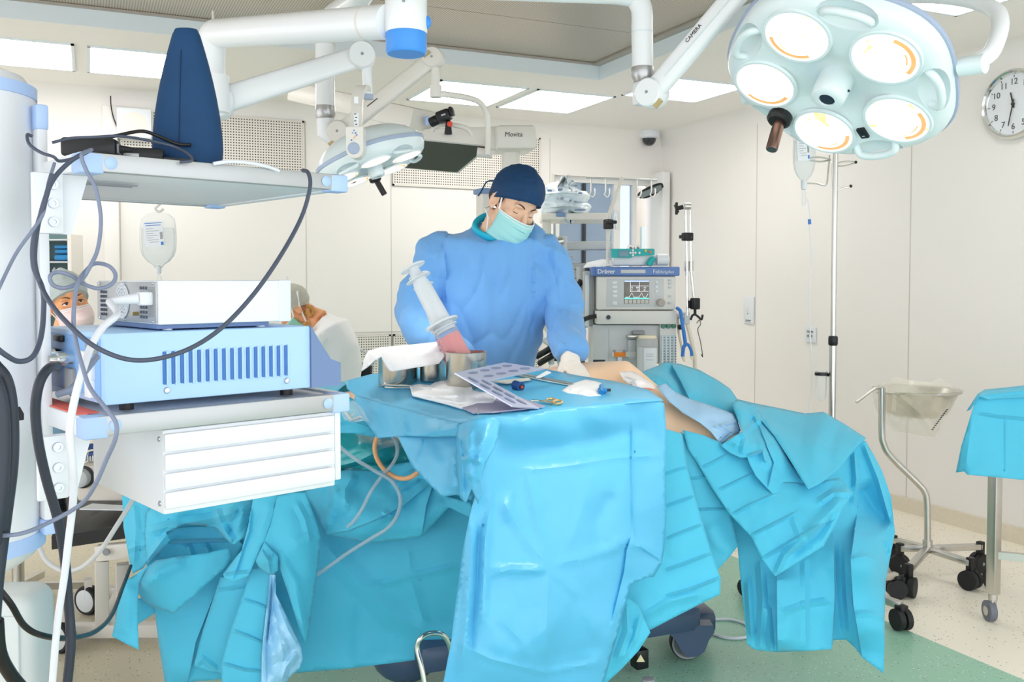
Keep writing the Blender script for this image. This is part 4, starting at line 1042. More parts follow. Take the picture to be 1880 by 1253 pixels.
def poly_sheet(outline, inner=(), folds=(), step=7., facets=((70, .012, 1.), (26, .004, 2.)), smooth=0, soft=((120, .012, 3.),), edge=16., mb=None):
    """a draped sheet: outline and inner points (x, y, depth) fix its shape in the room; folds add creases and overlaps"""
    out = [tuple(p) for p in outline]
    if smooth: out = [tuple(p) for p in catmull([Vector(p) for p in out], smooth, True)]
    folds = [(k_, p_, w_*.6 if k_ == 'r' and w_ <= 7 else w_, a_) for (k_, p_, w_, a_) in folds]
    tp = Tps([tuple(p) for p in out[::max(1, smooth)]]+[tuple(p) for p in inner])
    bd = []
    n = len(out)
    for i in range(n):
        a, b = np.array(out[i]), np.array(out[(i+1) % n]); L_ = math.hypot(*(b-a)[:2]); k = max(1, int(round(L_/step)))
        for j in range(k): bd.append(a+(b-a)*j/k)
    bd = np.array(bd)
    lo, hi = bd[:, :2].min(0), bd[:, :2].max(0)
    xs = np.arange(lo[0], hi[0], step); ys = np.arange(lo[1], hi[1], step*.87)
    gx, gy = np.meshgrid(xs, ys); gx[1::2] += step/2
    G = np.stack([gx.ravel(), gy.ravel()], 1)
    G = G[inside(G, [tuple(p[:2]) for p in bd])]
    if len(G):
        dm = np.min(np.hypot(G[:, None, 0]-bd[None, :, 0], G[:, None, 1]-bd[None, :, 1]), axis=1); G = G[dm > step*.55]
    nb = len(bd); poly2 = [tuple(p[:2]) for p in bd]
    LP, LE = [], []
    for (kind, pts, w, amp) in folds:
        q = [np.array(p[:2], float) for p in pts]; path = []
        for i in range(len(q)-1):
            k = max(1, int(round(np.hypot(*(q[i+1]-q[i]))/step))); path += [q[i]+(q[i+1]-q[i])*j/k for j in range(k)]
        path.append(q[-1]); path = np.array(path)
        offs = [0., -w, w] if kind in 'rg' else [-1.1, 1.1]
        tg = np.gradient(path, axis=0); nn_ = np.stack([-tg[:, 1], tg[:, 0]], 1); nn_ /= np.maximum(np.hypot(nn_[:, 0], nn_[:, 1])[:, None], 1e-9)
        for of in offs:
            ln = path+nn_*of; ok = inside(ln, poly2) & (np.min(np.hypot(ln[:, None, 0]-bd[None, :, 0], ln[:, None, 1]-bd[None, :, 1]), axis=1) > step*.3)
            if LP:
                prev = np.array(LP); 
                if kind in 'rg': ok &= np.min(np.hypot(ln[:, None, 0]-prev[None, :, 0], ln[:, None, 1]-prev[None, :, 1]), axis=1) > (.8 if of == 0 else 1.6)
            last = None
            for a, pt in zip(ok, ln):
                if a:
                    LP.append(tuple(pt))
                    if last is not None: LE.append((last, len(LP)-1))
                    last = len(LP)-1
                else: last = None
    if LP and len(G):
        la = np.array(LP); dm = np.min(np.hypot(G[:, None, 0]-la[None, :, 0], G[:, None, 1]-la[None, :, 1]), axis=1); G = G[dm > step*.5]
    P = np.vstack([bd[:, :2]] + ([np.array(LP)] if LP else []) + [G])
    co_, ed, fa, *_ = delaunay_2d_cdt([Vector(p) for p in P], [(a+nb, b+nb) for a, b in LE], [list(range(nb))], 1, 1e-5)
    P = np.array([tuple(v) for v in co_])
    D = tp(P)
    D0 = D.copy()
    de = np.min(np.hypot(P[:, None, 0]-bd[None, :, 0], P[:, None, 1]-bd[None, :, 1]), axis=1)
    w_ = np.clip(de/edge, .02, 1)
    for (sz, amp, seed) in facets: D += np.array([amp*2*(facet(x/sz+seed*5.3, y/sz-seed*2.9, seed)-.5) for x, y in P])*w_
    for (sz, amp, seed) in soft: D += np.array([amp*mnoise.noise(Vector((x/sz+seed, y/sz, seed*3.))) for x, y in P])*w_
    for (kind, pts, w, amp) in folds:
        best = np.full(len(P), 1e9); side = np.zeros(len(P)); tt = np.zeros(len(P)); m_ = len(pts)-1
        for i in range(m_):
            dd, cr, t = seg_dist(P, np.array(pts[i][:2], float), np.array(pts[i+1][:2], float))
            k = dd < best; best = np.where(k, dd, best); side = np.where(k, cr, side); tt = np.where(k, (i+t)/m_, tt)
        taper = np.clip(np.minimum(tt, 1-tt)*6+.15, 0, 1)
        if kind == 'r': D -= amp*np.maximum(0, 1-best/w)*taper                       # crest towards the viewer (negative = valley)
        elif kind == 'g': D -= amp*np.exp(-(best/w)**2)*taper                        # rounded crest
        elif kind == 's': D -= np.where(side > 0, amp*np.maximum(0, 1-best/w), 0)*taper   # overlap: right-hand side stands proud
        elif kind == 'S': D -= np.where(side < 0, amp*np.maximum(0, 1-best/w), 0)*taper
    mb = mb or MB()
    mb.add([at(x, y, d) for (x, y), d in zip(P, D)], [tuple(f) for f in fa])
    return mb, tp
def drape_part(name, parent, m, *a, thick=.002, **k):
    mb, tp = poly_sheet(*a, **k)
    o = mb.build(name, m, parent, angle=30)
    so = o.modifiers.new('thickness', 'SOLIDIFY'); so.thickness = thick; so.offset = 0
    return o, tp
# ---------------------------------------------------------------- instrument table: stand and drape
ist = thing('instrument_stand', atz(900, 1230, 0)*.0+cw(-.05, 2.85), 'steel instrument stand under the light cyan drape, its bent chrome foot tube showing', 'instrument stand')
pA, pB, pC, pD = at(880, 775, 2.55), at(1200, 742, 2.86), at(1052, 700, 3.2), at(660, 712, 3.05)
tr = MB(); c_ = (pA+pB+pC+pD)/4
tr.loft([[c_+(p-c_)*.93+Vector((0, 0, -.035)) for p in (pA, pB, pC, pD)], [c_+(p-c_)*.93+Vector((0, 0, -.02)) for p in (pA, pB, pC, pD)]])
tr.build('tray', m_steel, ist)
MB().cyl((c_.x, c_.y, c_.z-.05), (c_.x, c_.y, .06), .018, n=16).build('post', m_steel, ist)
ft = catmull([at(784, 1280, 2.78), at(774, 1225, 2.79), at(766, 1190, 2.8), at(773, 1172, 2.8), at(792, 1163, 2.82), at(815, 1168, 2.84), at(828, 1195, 2.86), at(836, 1250, 2.9)], 6)
MB().tube([(c_.x, c_.y, .07), (ft[0].x+.02, ft[0].y+.02, .05)]+ft+[(ft[-1].x, ft[-1].y, .05), (c_.x, c_.y, .06)], .0085, 12).build('foot_tube', m_chrome, ist)
idr = thing('instrument_table_drape', cw(.1, 2.6, .2), 'light cyan drape over the instrument table, front sheet hanging past the picture edge', 'surgical drape')
top_out = [(634, 700, 3.12), (680, 688, 3.15), (760, 679, 3.2), (840, 673, 3.22), (920, 671, 3.24), (1000, 678, 3.24), (1060, 690, 3.2), (1130, 701, 3.1), (1190, 716, 2.99), (1218, 736, 2.87), (1130, 743, 2.77), (1050, 750, 2.68), (960, 760, 2.58), (900, 768, 2.52), (870, 774, 2.5), (842, 778, 2.55), (800, 768, 2.66), (750, 755, 2.78), (700, 742, 2.9), (655, 728, 3.02), (637, 714, 3.08)]
o, topd = drape_part('top_sheet', idr, m_mayo, top_out, [(900, 720, 2.86), (1050, 715, 2.95)], facets=((90, .008, 1.),), soft=())
def tdep(px, py): return float(topd([(px, py)])[0])
front = [(866, 772, 2.49), (900, 766, 2.51), (960, 759, 2.57), (1050, 749, 2.67), (1130, 742, 2.76), (1205, 735, 2.86), (1219, 741, 2.87), (1223, 790, 2.87), (1221, 870, 2.86), (1223, 950, 2.86), (1219, 1008, 2.85), (1214, 1036, 2.82), (1200, 1060, 2.79), (1186, 1061, 2.77), (1158, 1074, 2.74), (1150, 1100, 2.72), (1138, 1150, 2.69), (1122, 1205, 2.66), (1098, 1290, 2.63), (1000, 1292, 2.52), (900, 1292, 2.44), (806, 1292, 2.38), (815, 1250, 2.39), (828, 1180, 2.4), (838, 1100, 2.42), (850, 1010, 2.44), (864, 940, 2.45), (880, 885, 2.46), (884, 830, 2.48), (872, 795, 2.49)]
fin = [(1000, 775, 2.59), (960, 775, 2.55), (1100, 768, 2.70), (1000, 815, 2.625), (930, 825, 2.56), (1100, 803, 2.735), (1180, 785, 2.83), (1000, 880, 2.60), (1100, 870, 2.70), (930, 900, 2.53), (980, 1000, 2.52), (1080, 1000, 2.63), (900, 1000, 2.45), (1000, 1130, 2.48), (900, 1130, 2.40), (1090, 1130, 2.62), (870, 1200, 2.37), (960, 1220, 2.44)]
ff = [('r', [(945, 866), (1030, 858), (1130, 842), (1222, 836)], 9, .011), ('r', [(1161, 765), (1160, 870), (1163, 1000)], 7, .009),
      ('r', [(1006, 1040), (960, 985), (915, 905)], 16, .02), ('r', [(1006, 1040), (985, 950), (968, 865)], 13, .015), ('g', [(1006, 1042), (950, 1048), (890, 1040)], 9, .012),
      ('r', [(1006, 1040), (1070, 1025), (1130, 1005), (1152, 985)], 15, .016), ('s', [(1120, 1150), (1145, 1050), (1150, 1010), (1158, 985)], 50, .015), ('r', [(1152, 1000), (1220, 1015)], 8, .008), ('r', [(1170, 1000), (1215, 1030)], 7, .01),
      ('r', [(1006, 1045), (1004, 1130), (998, 1225)], 13, .015), ('g', [(1125, 900), (1095, 960), (1100, 1010)], 16, -.016), ('g', [(930, 830), (1040, 818), (1190, 786)], 16, -.014),
      ('r', [(838, 1180), (900, 1210), (1000, 1235), (1110, 1215)], 10, .012), ('g', [(868, 960), (862, 1080), (845, 1250)], 10, .02), ('g', [(893, 950), (888, 1060), (885, 1150)], 10, .018), ('g', [(880, 950), (875, 1070), (866, 1200)], 6, -.012),
      ('r', [(890, 1060), (940, 1045), (1000, 1050)], 9, .01), ('r', [(905, 880), (890, 1000), (893, 1100)], 9, .016), ('r', [(1006, 1042), (1060, 1090), (1100, 1180)], 14, .012), ('r', [(900, 1120), (960, 1180), (985, 1230)], 12, .012), ('r', [(1085, 860), (1070, 930), (1040, 1010)], 14, .010), ('r', [(940, 900), (930, 960)], 10, .012)]
drape_part('front_fall', idr, m_mayo, front, fin, [(k, p, w, a*(.55 if k == 'r' and w > 7 else 1.)) for k, p, w, a in ff], step=6.5, facets=((95, .013, 4.), (42, .0045, 6.)), soft=((140, .018, 2.),))
drape_part('corner_fold', idr, m_mayo, [(838, 800, 2.52), (842, 780, 2.53), (868, 771, 2.47), (905, 766, 2.48), (918, 774, 2.49), (912, 812, 2.47), (892, 850, 2.44), (884, 878, 2.43), (888, 902, 2.43), (878, 926, 2.44), (866, 898, 2.45), (856, 924, 2.47), (845, 915, 2.49), (838, 860, 2.51)],
           [(872, 820, 2.42), (862, 870, 2.43)], [('g', [(862, 780), (858, 840), (868, 890)], 9, .016), ('g', [(895, 775), (885, 830), (872, 870)], 9, .014), ('r', [(842, 800), (848, 850), (850, 910)], 7, .02), ('g', [(876, 800), (870, 850), (876, 900)], 8, -.008), ('r', [(845, 846), (865, 842), (885, 850)], 8, .02)], step=4.5, facets=((24, .01, 3.), (11, .004, 1.)), soft=())
drape_part('side_fall', idr, m_mayo, [(652, 727, 3.02), (700, 741, 2.9), (750, 754, 2.78), (800, 767, 2.66), (843, 778, 2.55), (847, 801, 2.53), (800, 803, 2.61), (740, 801, 2.74), (693, 805, 2.83), (676, 782, 2.92), (650, 742, 3.0)],
           [(740, 778, 2.77), (800, 786, 2.62)], [('r', [(738, 760), (742, 782), (750, 800)], 9, .012), ('g', [(770, 796), (820, 790), (845, 785)], 8, .015), ('r', [(690, 745), (700, 770), (712, 800)], 10, .012)], step=5.5, facets=((38, .007, 3.),), soft=())
drape_part('hanging_flap', idr, m_mayo, [(729, 800, 2.76), (790, 800, 2.68), (850, 796, 2.58), (868, 850, 2.5), (872, 905, 2.5), (866, 919, 2.51), (838, 909, 2.53), (812, 913, 2.56), (790, 891, 2.60), (757, 857, 2.68)],
           [(800, 850, 2.60)], [('r', [(776, 805), (770, 830), (764, 850)], 7, .008), ('g', [(835, 830), (832, 870), (838, 905)], 8, .02), ('g', [(852, 850), (850, 880), (856, 912)], 7, .022)], step=5.5, facets=((45, .009, 2.), (16, .004, 5.)), soft=())
# ---------------------------------------------------------------- patient drape, left half
ld = thing('patient_drape', cw(-.6, 3.05, .1), 'cyan surgical drape bunched and hanging on the left side of the operating table', 'surgical drape')
main = [(283, 1112, 2.98), (290, 1170, 2.96), (304, 1262, 2.93), (360, 1252, 2.93), (420, 1246, 2.94), (500, 1240, 2.96), (640, 1228, 3.0), (730, 1217, 3.02), (835, 1203, 3.05), (880, 1150, 3.02), (900, 1000, 2.98), (900, 880, 3.0), (830, 850, 3.06), (760, 840, 3.12), (690, 850, 3.12), (600, 860, 3.12), (500, 880, 3.1), (400, 900, 3.08), (300, 930, 3.05), (236, 905, 3.04), (262, 1000, 3.02)]
mf = [('r', [(583, 985), (640, 1050), (720, 1130), (790, 1165), (860, 1185)], 26, .022), ('r', [(667, 1081), (760, 1058), (850, 1038)], 9, .009), ('r', [(650, 1100), (648, 1160), (646, 1225)], 9, .008), ('r', [(752, 1060), (768, 1110), (780, 1150)], 15, .012), ('r', [(755, 1055), (748, 1000)], 9, .006),
      ('S', [(345, 1255), (360, 1180), (405, 1065)], 60, .02), ('r', [(290, 1135), (420, 1110)], 12, .006)]
drape_part('main_fall', ld, m_drape, main, [(500, 1100, 2.99), (700, 1050, 3.03), (600, 1000, 3.05), (790, 1000, 3.02), (400, 1150, 2.95)], mf, step=8, facets=((110, .012, 2.), (45, .004, 3.)), soft=((160, .02, 1.),))
drape_part('apron_fold', ld, m_drape, [(560, 905, 3.02), (590, 880, 3.02), (616, 868, 3.02), (645, 862, 3.04), (690, 864, 3.05), (730, 852, 3.04), (756, 848, 3.02), (775, 868, 2.99), (794, 890, 2.96), (820, 912, 2.93), (866, 925, 2.88), (866, 952, 2.88), (824, 932, 2.92), (800, 958, 2.93), (772, 986, 2.93), (730, 992, 2.94), (683, 997, 2.94), (640, 990, 2.94), (598, 981, 2.95), (580, 940, 2.98)],
           [(640, 920, 2.95), (700, 930, 2.93), (660, 965, 2.91), (740, 940, 2.93)], [('g', [(618, 890), (610, 930), (600, 975)], 12, .03), ('g', [(650, 870), (633, 900), (632, 950)], 9, .025), ('g', [(600, 890), (605, 935)], 8, -.02), ('s', [(788, 890), (740, 930), (690, 955), (640, 975), (600, 982)], 30, .022), ('r', [(688, 958), (720, 948), (700, 940)], 8, .012), ('s', [(795, 892), (783, 930), (775, 985)], 26, .018), ('r', [(720, 895), (760, 868), (790, 875)], 8, .015), ('r', [(730, 905), (772, 880)], 6, .014)],
           step=5.5, facets=((48, .014, 1.), (18, .005, 4.)), soft=())
drape_part('rolled_wrap', ld, m_teal, [(610, 800, 3.16), (640, 792, 3.16), (682, 786, 3.16), (720, 800, 3.14), (745, 820, 3.1), (762, 850, 3.06), (720, 862, 3.05), (680, 870, 3.06), (610, 872, 3.06)],
           [(660, 825, 3.03), (700, 835, 3.02)], [('r', [(616, 858), (660, 846), (700, 825), (740, 815)], 12, .03), ('g', [(610, 835), (660, 820), (720, 810)], 14, .03), ('g', [(616, 866), (670, 852), (745, 845)], 6, -.04)], step=5, facets=((26, .012, 2.), (12, .004, 7.)), soft=())
drape_part('back_sheet', ld, m_drape, [(596, 742, 3.1), (640, 728, 3.1), (662, 742, 3.06), (680, 786, 3.04), (700, 806, 3.04), (650, 796, 3.06), (596, 796, 3.08)], [], [('r', [(600, 780), (640, 772), (690, 790)], 8, .012)], step=5, facets=((26, .008, 2.),), soft=())
tc_ = wrinkle(sheet_pts([[cw(X, Z, z) for X in (-1.15, -.95, -.75, -.62)] for Z, z in ((3.08, .90), (3.2, .99), (3.45, 1.02), (3.68, .98), (3.78, .80), (3.8, .55))], 8, 8), ((.16, .012, 2.),), ())
cloth('top_cover', grid_mb(tc_), m_drape, ld)
drape_part('left_strip', ld, m_drape, [(224, 900, 2.99), (227, 969, 2.97), (239, 1035, 2.95), (244, 1054, 2.94), (262, 1044, 2.93), (272, 1030, 2.92), (268, 980, 2.93), (272, 940, 2.95), (300, 900, 2.97), (260, 880, 2.99)],
           [], [('r', [(232, 1012), (250, 1003), (270, 1002)], 8, .01), ('r', [(245, 920), (250, 970), (246, 1040)], 10, .012)], step=5, facets=((30, .009, 4.),), soft=())
drape_part('crumpled_top', ld, m_drape, [(267, 980, 2.92), (270, 942, 2.93), (300, 905, 2.96), (420, 890, 2.97), (470, 905, 2.95), (462, 935, 2.92), (456, 968, 2.9), (450, 985, 2.89), (432, 1000, 2.89), (425, 998, 2.9), (410, 985, 2.93), (395, 968, 2.95), (340, 962, 2.94), (305, 978, 2.91), (312, 992, 2.9), (290, 1018, 2.9), (270, 1040, 2.91)],
           [(330, 940, 2.90), (430, 950, 2.87), (285, 990, 2.89)], [('r', [(270, 978), (320, 965), (390, 952), (440, 940)], 12, .03), ('r', [(395, 930), (410, 970), (428, 996)], 10, .03), ('r', [(270, 1030), (300, 990), (330, 960)], 9, .025), ('g', [(440, 930), (425, 965), (420, 990)], 6, -.02)], step=5, facets=((30, .014, 1.), (13, .005, 5.)), soft=())
drape_part('inner_fold', ld, m_drape, [(300, 985, 3.0), (320, 970, 3.02), (400, 966, 3.03), (430, 985, 3.02), (446, 1000, 3.0), (430, 1030, 2.99), (330, 1032, 2.99), (290, 1025, 2.98)], [], [('r', [(310, 996), (360, 994), (424, 992)], 7, .03), ('r', [(345, 1000), (352, 1022)], 8, .02), ('r', [(375, 1000), (385, 1016)], 8, .02)], step=5, facets=((22, .014, 6.),), soft=())
drape_part('leaf_fold', ld, m_drape, [(254, 1075, 2.84), (268, 1045, 2.85), (286, 1030, 2.86), (334, 1022, 2.88), (380, 1016, 2.9), (420, 1007, 2.92), (427, 1023, 2.92), (414, 1042, 2.9), (370, 1082, 2.87), (319, 1128, 2.85), (300, 1120, 2.85), (283, 1117, 2.86), (264, 1104, 2.86), (254, 1090, 2.85)],
           [(320, 1070, 2.83), (285, 1060, 2.81)], [('g', [(262, 1080), (290, 1050), (340, 1030)], 12, .02)], step=6, facets=((60, .008, 2.),), soft=())
drape_part('left_tail', ld, m_drape, [(274, 1037, 2.84), (250, 1055, 2.83), (228, 1069, 2.82), (218, 1106, 2.8), (212, 1140, 2.78), (206, 1169, 2.76), (230, 1182, 2.74), (255, 1194, 2.73), (253, 1148, 2.76), (253, 1100, 2.8), (255, 1072, 2.82), (266, 1048, 2.83)],
           [], [('g', [(240, 1070), (232, 1120), (226, 1170)], 14, .02)], step=5.5, facets=((40, .006, 3.),), soft=())
drape_part('back_point', ld, m_drape, [(252, 1147, 2.9), (270, 1136, 2.91), (285, 1126, 2.92), (283, 1112, 2.93), (262, 1098, 2.93), (253, 1100, 2.92)], [], [], step=6, facets=((20, .005, 1.),), soft=())
drape_part('overlay_sheet', ld, m_drape, [(405, 1060, 2.91), (430, 1062, 2.89), (460, 1050, 2.88), (470, 1100, 2.88), (455, 1170, 2.87), (440, 1238, 2.86), (405, 1237, 2.87), (380, 1232, 2.88), (356, 1224, 2.89), (372, 1160, 2.9), (390, 1105, 2.91)], [], [('r', [(395, 1085), (452, 1076)], 7, .008), ('r', [(358, 1222), (372, 1210), (400, 1232)], 8, .012)], step=6, facets=((50, .008, 2.),), soft=())
drape_part('tie_strip', ld, m_drape, [(465, 915, 2.86), (490, 905, 2.86), (514, 905, 2.86), (500, 955, 2.83), (486, 993, 2.81), (474, 1017, 2.8), (456, 1058, 2.79), (429, 1069, 2.79), (412, 1062, 2.8), (410, 1055, 2.81), (430, 1028, 2.83), (444, 1011, 2.83), (456, 966, 2.84)],
           [], [('s', [(462, 930), (458, 975), (446, 1012), (428, 1066)], 20, .012), ('r', [(412, 1056), (432, 1052), (458, 1050)], 6, .01), ('g', [(500, 920), (482, 970), (462, 1030)], 10, .012)], step=5, facets=((36, .007, 1.),), soft=())
drape_part('pressed_panel', ld, m_drape, [(462, 1046, 2.85), (485, 1040, 2.84), (500, 1056, 2.83), (492, 1100, 2.83), (484, 1175, 2.81), (481, 1260, 2.79), (450, 1262, 2.79), (408, 1262, 2.8), (406, 1222, 2.81), (420, 1170, 2.83), (440, 1110, 2.84)],
           [(450, 1160, 2.81)], [('r', [(444, 1100), (470, 1108), (490, 1116)], 6, .008), ('r', [(428, 1158), (455, 1168), (482, 1180)], 6, .01), ('r', [(407, 1218), (450, 1230), (481, 1233)], 6, .01)], step=5, facets=((60, .005, 1.),), soft=())
drape_part('shiny_film', ld, m_film, [(496, 1054, 2.82), (506, 1056, 2.82), (506, 1090, 2.82), (530, 1140, 2.81), (552, 1185, 2.8), (556, 1210, 2.8), (550, 1228, 2.8), (530, 1245, 2.79), (520, 1265, 2.79), (479, 1265, 2.77), (481, 1200, 2.78), (484, 1165, 2.79), (490, 1110, 2.81)],
           [(515, 1190, 2.77)], [('r', [(497, 1060), (492, 1130), (486, 1190), (488, 1250)], 5, .02), ('r', [(503, 1060), (500, 1110), (492, 1180)], 4, .015), ('r', [(508, 1105), (530, 1160), (548, 1190)], 12, .015), ('r', [(505, 1140), (520, 1200), (516, 1255)], 14, .012), ('r', [(548, 1195), (525, 1225), (515, 1255)], 10, .012)], step=4.2, facets=((18, .008, 3.), (8, .003, 1.)), soft=())
drape_part('big_leaf', ld, m_drape, [(509, 912, 2.84), (540, 905, 2.85), (562, 905, 2.86), (572, 935, 2.86), (582, 963, 2.86), (588, 985, 2.86), (586, 1020, 2.86), (582, 1058, 2.86), (574, 1110, 2.85), (563, 1187, 2.84), (556, 1178, 2.83), (545, 1140, 2.82), (528, 1085, 2.81), (509, 1030, 2.80), (497, 1015, 2.8), (483, 1000, 2.8), (497, 963, 2.82)],
           [(545, 1000, 2.79), (550, 1080, 2.81)], [('r', [(540, 915), (560, 955), (570, 1000)], 10, .012), ('g', [(510, 1010), (540, 1070), (560, 1170)], 10, .02), ('r', [(535, 990), (575, 985)], 9, .008)], step=5.5, facets=((55, .009, 5.), (22, .003, 2.)), soft=())
drape_part('knot_fold', ld, m_drape, [(486, 995, 2.8), (500, 1012, 2.78), (511, 1022, 2.78), (510, 1048, 2.79), (500, 1056, 2.8), (488, 1052, 2.8), (474, 1040, 2.8), (469, 1030, 2.8), (476, 1016, 2.79)], [(492, 1030, 2.76)], [('r', [(480, 1010), (492, 1030), (496, 1054)], 6, .016), ('r', [(500, 1015), (494, 1035)], 5, .012)], step=4, facets=((14, .01, 1.),), soft=())
# ---------------------------------------------------------------- patient drape, right half
rd = thing('patient_drape', cw(.8, 3.2, .1), 'cyan surgical drape falling over the right end of the operating table', 'surgical drape')
drape_part('rear_cover', rd, m_drape, [(1164, 690, 3.5), (1185, 681, 3.56), (1208, 672, 3.62), (1222, 665, 3.66), (1249, 669, 3.68), (1284, 680, 3.68), (1318, 699, 3.66), (1340, 714, 3.62), (1356, 737, 3.55), (1358, 775, 3.40), (1345, 778, 3.38), (1305, 766, 3.37), (1266, 752, 3.37), (1228, 724, 3.39), (1195, 700, 3.42)],
           [(1290, 715, 3.52), (1343, 744, 3.42), (1266, 735, 3.37)], [('s', [(1266, 735), (1250, 702), (1233, 670)], 34, .05), ('g', [(1228, 676), (1248, 702), (1262, 733)], 7, -.03), ('r', [(1195, 684), (1222, 698), (1240, 720)], 8, .02), ('r', [(1288, 685), (1294, 735)], 7, .008)], step=5.5, facets=((50, .01, 2.),), soft=())
pk = [(1205, 710, 3.26), (1222, 704, 3.30), (1239, 720, 3.32), (1266, 733, 3.34), (1311, 747, 3.34), (1332, 755, 3.33), (1344, 760, 3.32), (1353, 771, 3.3), (1360, 792, 3.26), (1345, 800, 3.22), (1322, 817, 3.18), (1315, 806, 3.17), (1305, 793, 3.17), (1284, 776, 3.18), (1253, 758, 3.2), (1228, 737, 3.22)]
pad = thing('absorbent_pad', at(1270, 770, 3.22), 'crinkled pale blue-grey absorbent pad lying on the patient\'s side', 'absorbent pad')
drape_part('pad_sheet', pad, m_absorb, pk, [(1290, 757, 3.24)], [('r', [(1215, 712), (1260, 742), (1330, 765)], 16, .02), ('r', [(1300, 770), (1330, 800)], 8, .015), ('r', [(1320, 780), (1345, 795)], 6, .015), ('r', [(1310, 785), (1340, 778), (1352, 775)], 5, .014), ('r', [(1318, 812), (1338, 795)], 5, .015)], step=4.5, facets=((30, .008, 2.), (10, .004, 5.)), soft=())
drape_part('crumpled_sheet', rd, m_drape, [(1343, 740, 3.36), (1362, 737, 3.42), (1385, 745, 3.44), (1405, 778, 3.36), (1425, 805, 3.28), (1450, 850, 3.2), (1484, 897, 3.14), (1505, 892, 3.14), (1522, 896, 3.14), (1518, 906, 3.12), (1495, 922, 3.1), (1450, 934, 3.09), (1438, 927, 3.09), (1413, 902, 3.1), (1388, 875, 3.11), (1376, 852, 3.12), (1372, 840, 3.13), (1360, 841, 3.13), (1340, 832, 3.14), (1322, 818, 3.15), (1362, 793, 3.22), (1354, 770, 3.29)],
           [(1400, 830, 3.17), (1380, 790, 3.27)], [('r', [(1345, 750), (1385, 765), (1400, 800), (1415, 860)], 14, .03), ('g', [(1360, 760), (1362, 800), (1345, 825)], 10, .025), ('r', [(1330, 815), (1370, 790), (1400, 765)], 9, .022), ('r', [(1362, 835), (1368, 805), (1360, 790)], 8, .02), ('r', [(1372, 838), (1400, 830), (1405, 850)], 7, .022), ('s', [(1410, 895), (1420, 850), (1392, 780)], 24, .02), ('r', [(1440, 928), (1470, 905), (1490, 900)], 8, .012), ('g', [(1370, 750), (1395, 790), (1430, 870)], 7, -.025)], step=5, facets=((34, .013, 1.), (14, .005, 3.)), soft=())
drape_part('top_flap', rd, m_drape, [(1338, 738, 3.46), (1356, 734, 3.55), (1380, 740, 3.58), (1430, 750, 3.6), (1478, 760, 3.6), (1512, 757, 3.58), (1550, 779, 3.5), (1590, 805, 3.38), (1582, 812, 3.35), (1567, 827, 3.3), (1542, 860, 3.2), (1508, 887, 3.11), (1484, 899, 3.07), (1465, 869, 3.13), (1444, 835, 3.2), (1422, 801, 3.27), (1400, 775, 3.34), (1372, 755, 3.4)],
           [(1490, 810, 3.32), (1540, 810, 3.36)], [('r', [(1515, 760), (1500, 810), (1490, 890)], 30, .022), ('r', [(1556, 785), (1530, 850)], 18, .012)], step=7, facets=((90, .009, 2.),), soft=())
drape_part('diagonal_panel', rd, m_drape, [(1253, 790, 3.15), (1290, 799, 3.16), (1320, 812, 3.17), (1350, 828, 3.18), (1380, 840, 3.17), (1420, 880, 3.15), (1480, 890, 3.14), (1540, 878, 3.16), (1566, 905, 3.1), (1548, 935, 3.06), (1529, 972, 3.03), (1512, 1004, 3.01), (1470, 1030, 3.0), (1423, 1059, 2.99), (1399, 1027, 3.01), (1380, 987, 3.03), (1340, 945, 3.07), (1309, 900, 3.1), (1280, 850, 3.13), (1264, 827, 3.14)],
           [(1400, 930, 3.06), (1460, 980, 3.01), (1330, 860, 3.13)], [('r', [(1289, 859), (1312, 848), (1338, 834)], 6, .01), ('r', [(1320, 900), (1350, 886), (1385, 869)], 6, .01), ('r', [(1345, 945), (1380, 926), (1430, 905)], 6, .01), ('r', [(1378, 984), (1420, 963), (1465, 940)], 6, .012), ('r', [(1400, 1026), (1440, 1003), (1475, 982), (1530, 950)], 7, .014), ('r', [(1455, 950), (1470, 985), (1478, 998)], 9, .012), ('g', [(1475, 985), (1520, 945), (1550, 910)], 10, .022), ('r', [(1423, 1057), (1440, 1020), (1470, 990)], 8, .018), ('g', [(1450, 1025), (1500, 985), (1535, 940)], 6, -.02), ('r', [(1500, 925), (1530, 905), (1560, 905)], 9, .02)], step=5.5, facets=((60, .009, 3.), (24, .004, 1.)), soft=())
lo = [(1338, 940, 3.2), (1346, 965, 3.19), (1354, 1003, 3.18), (1361, 1080, 3.15), (1372, 1184, 3.1), (1387, 1194, 3.09), (1428, 1198, 3.06), (1480, 1196, 3.05), (1526, 1193, 3.07), (1530, 1176, 3.12), (1553, 1175, 3.14), (1570, 1190, 3.12), (1583, 1208, 3.08), (1622, 1237, 3.04), (1624, 1180, 3.06), (1624, 1130, 3.1), (1626, 1066, 3.2), (1643, 978, 3.32), (1636, 914, 3.38), (1619, 865, 3.4), (1604, 836, 3.4), (1589, 810, 3.38), (1560, 812, 3.38), (1525, 850, 3.32), (1480, 900, 3.25), (1400, 930, 3.22)]
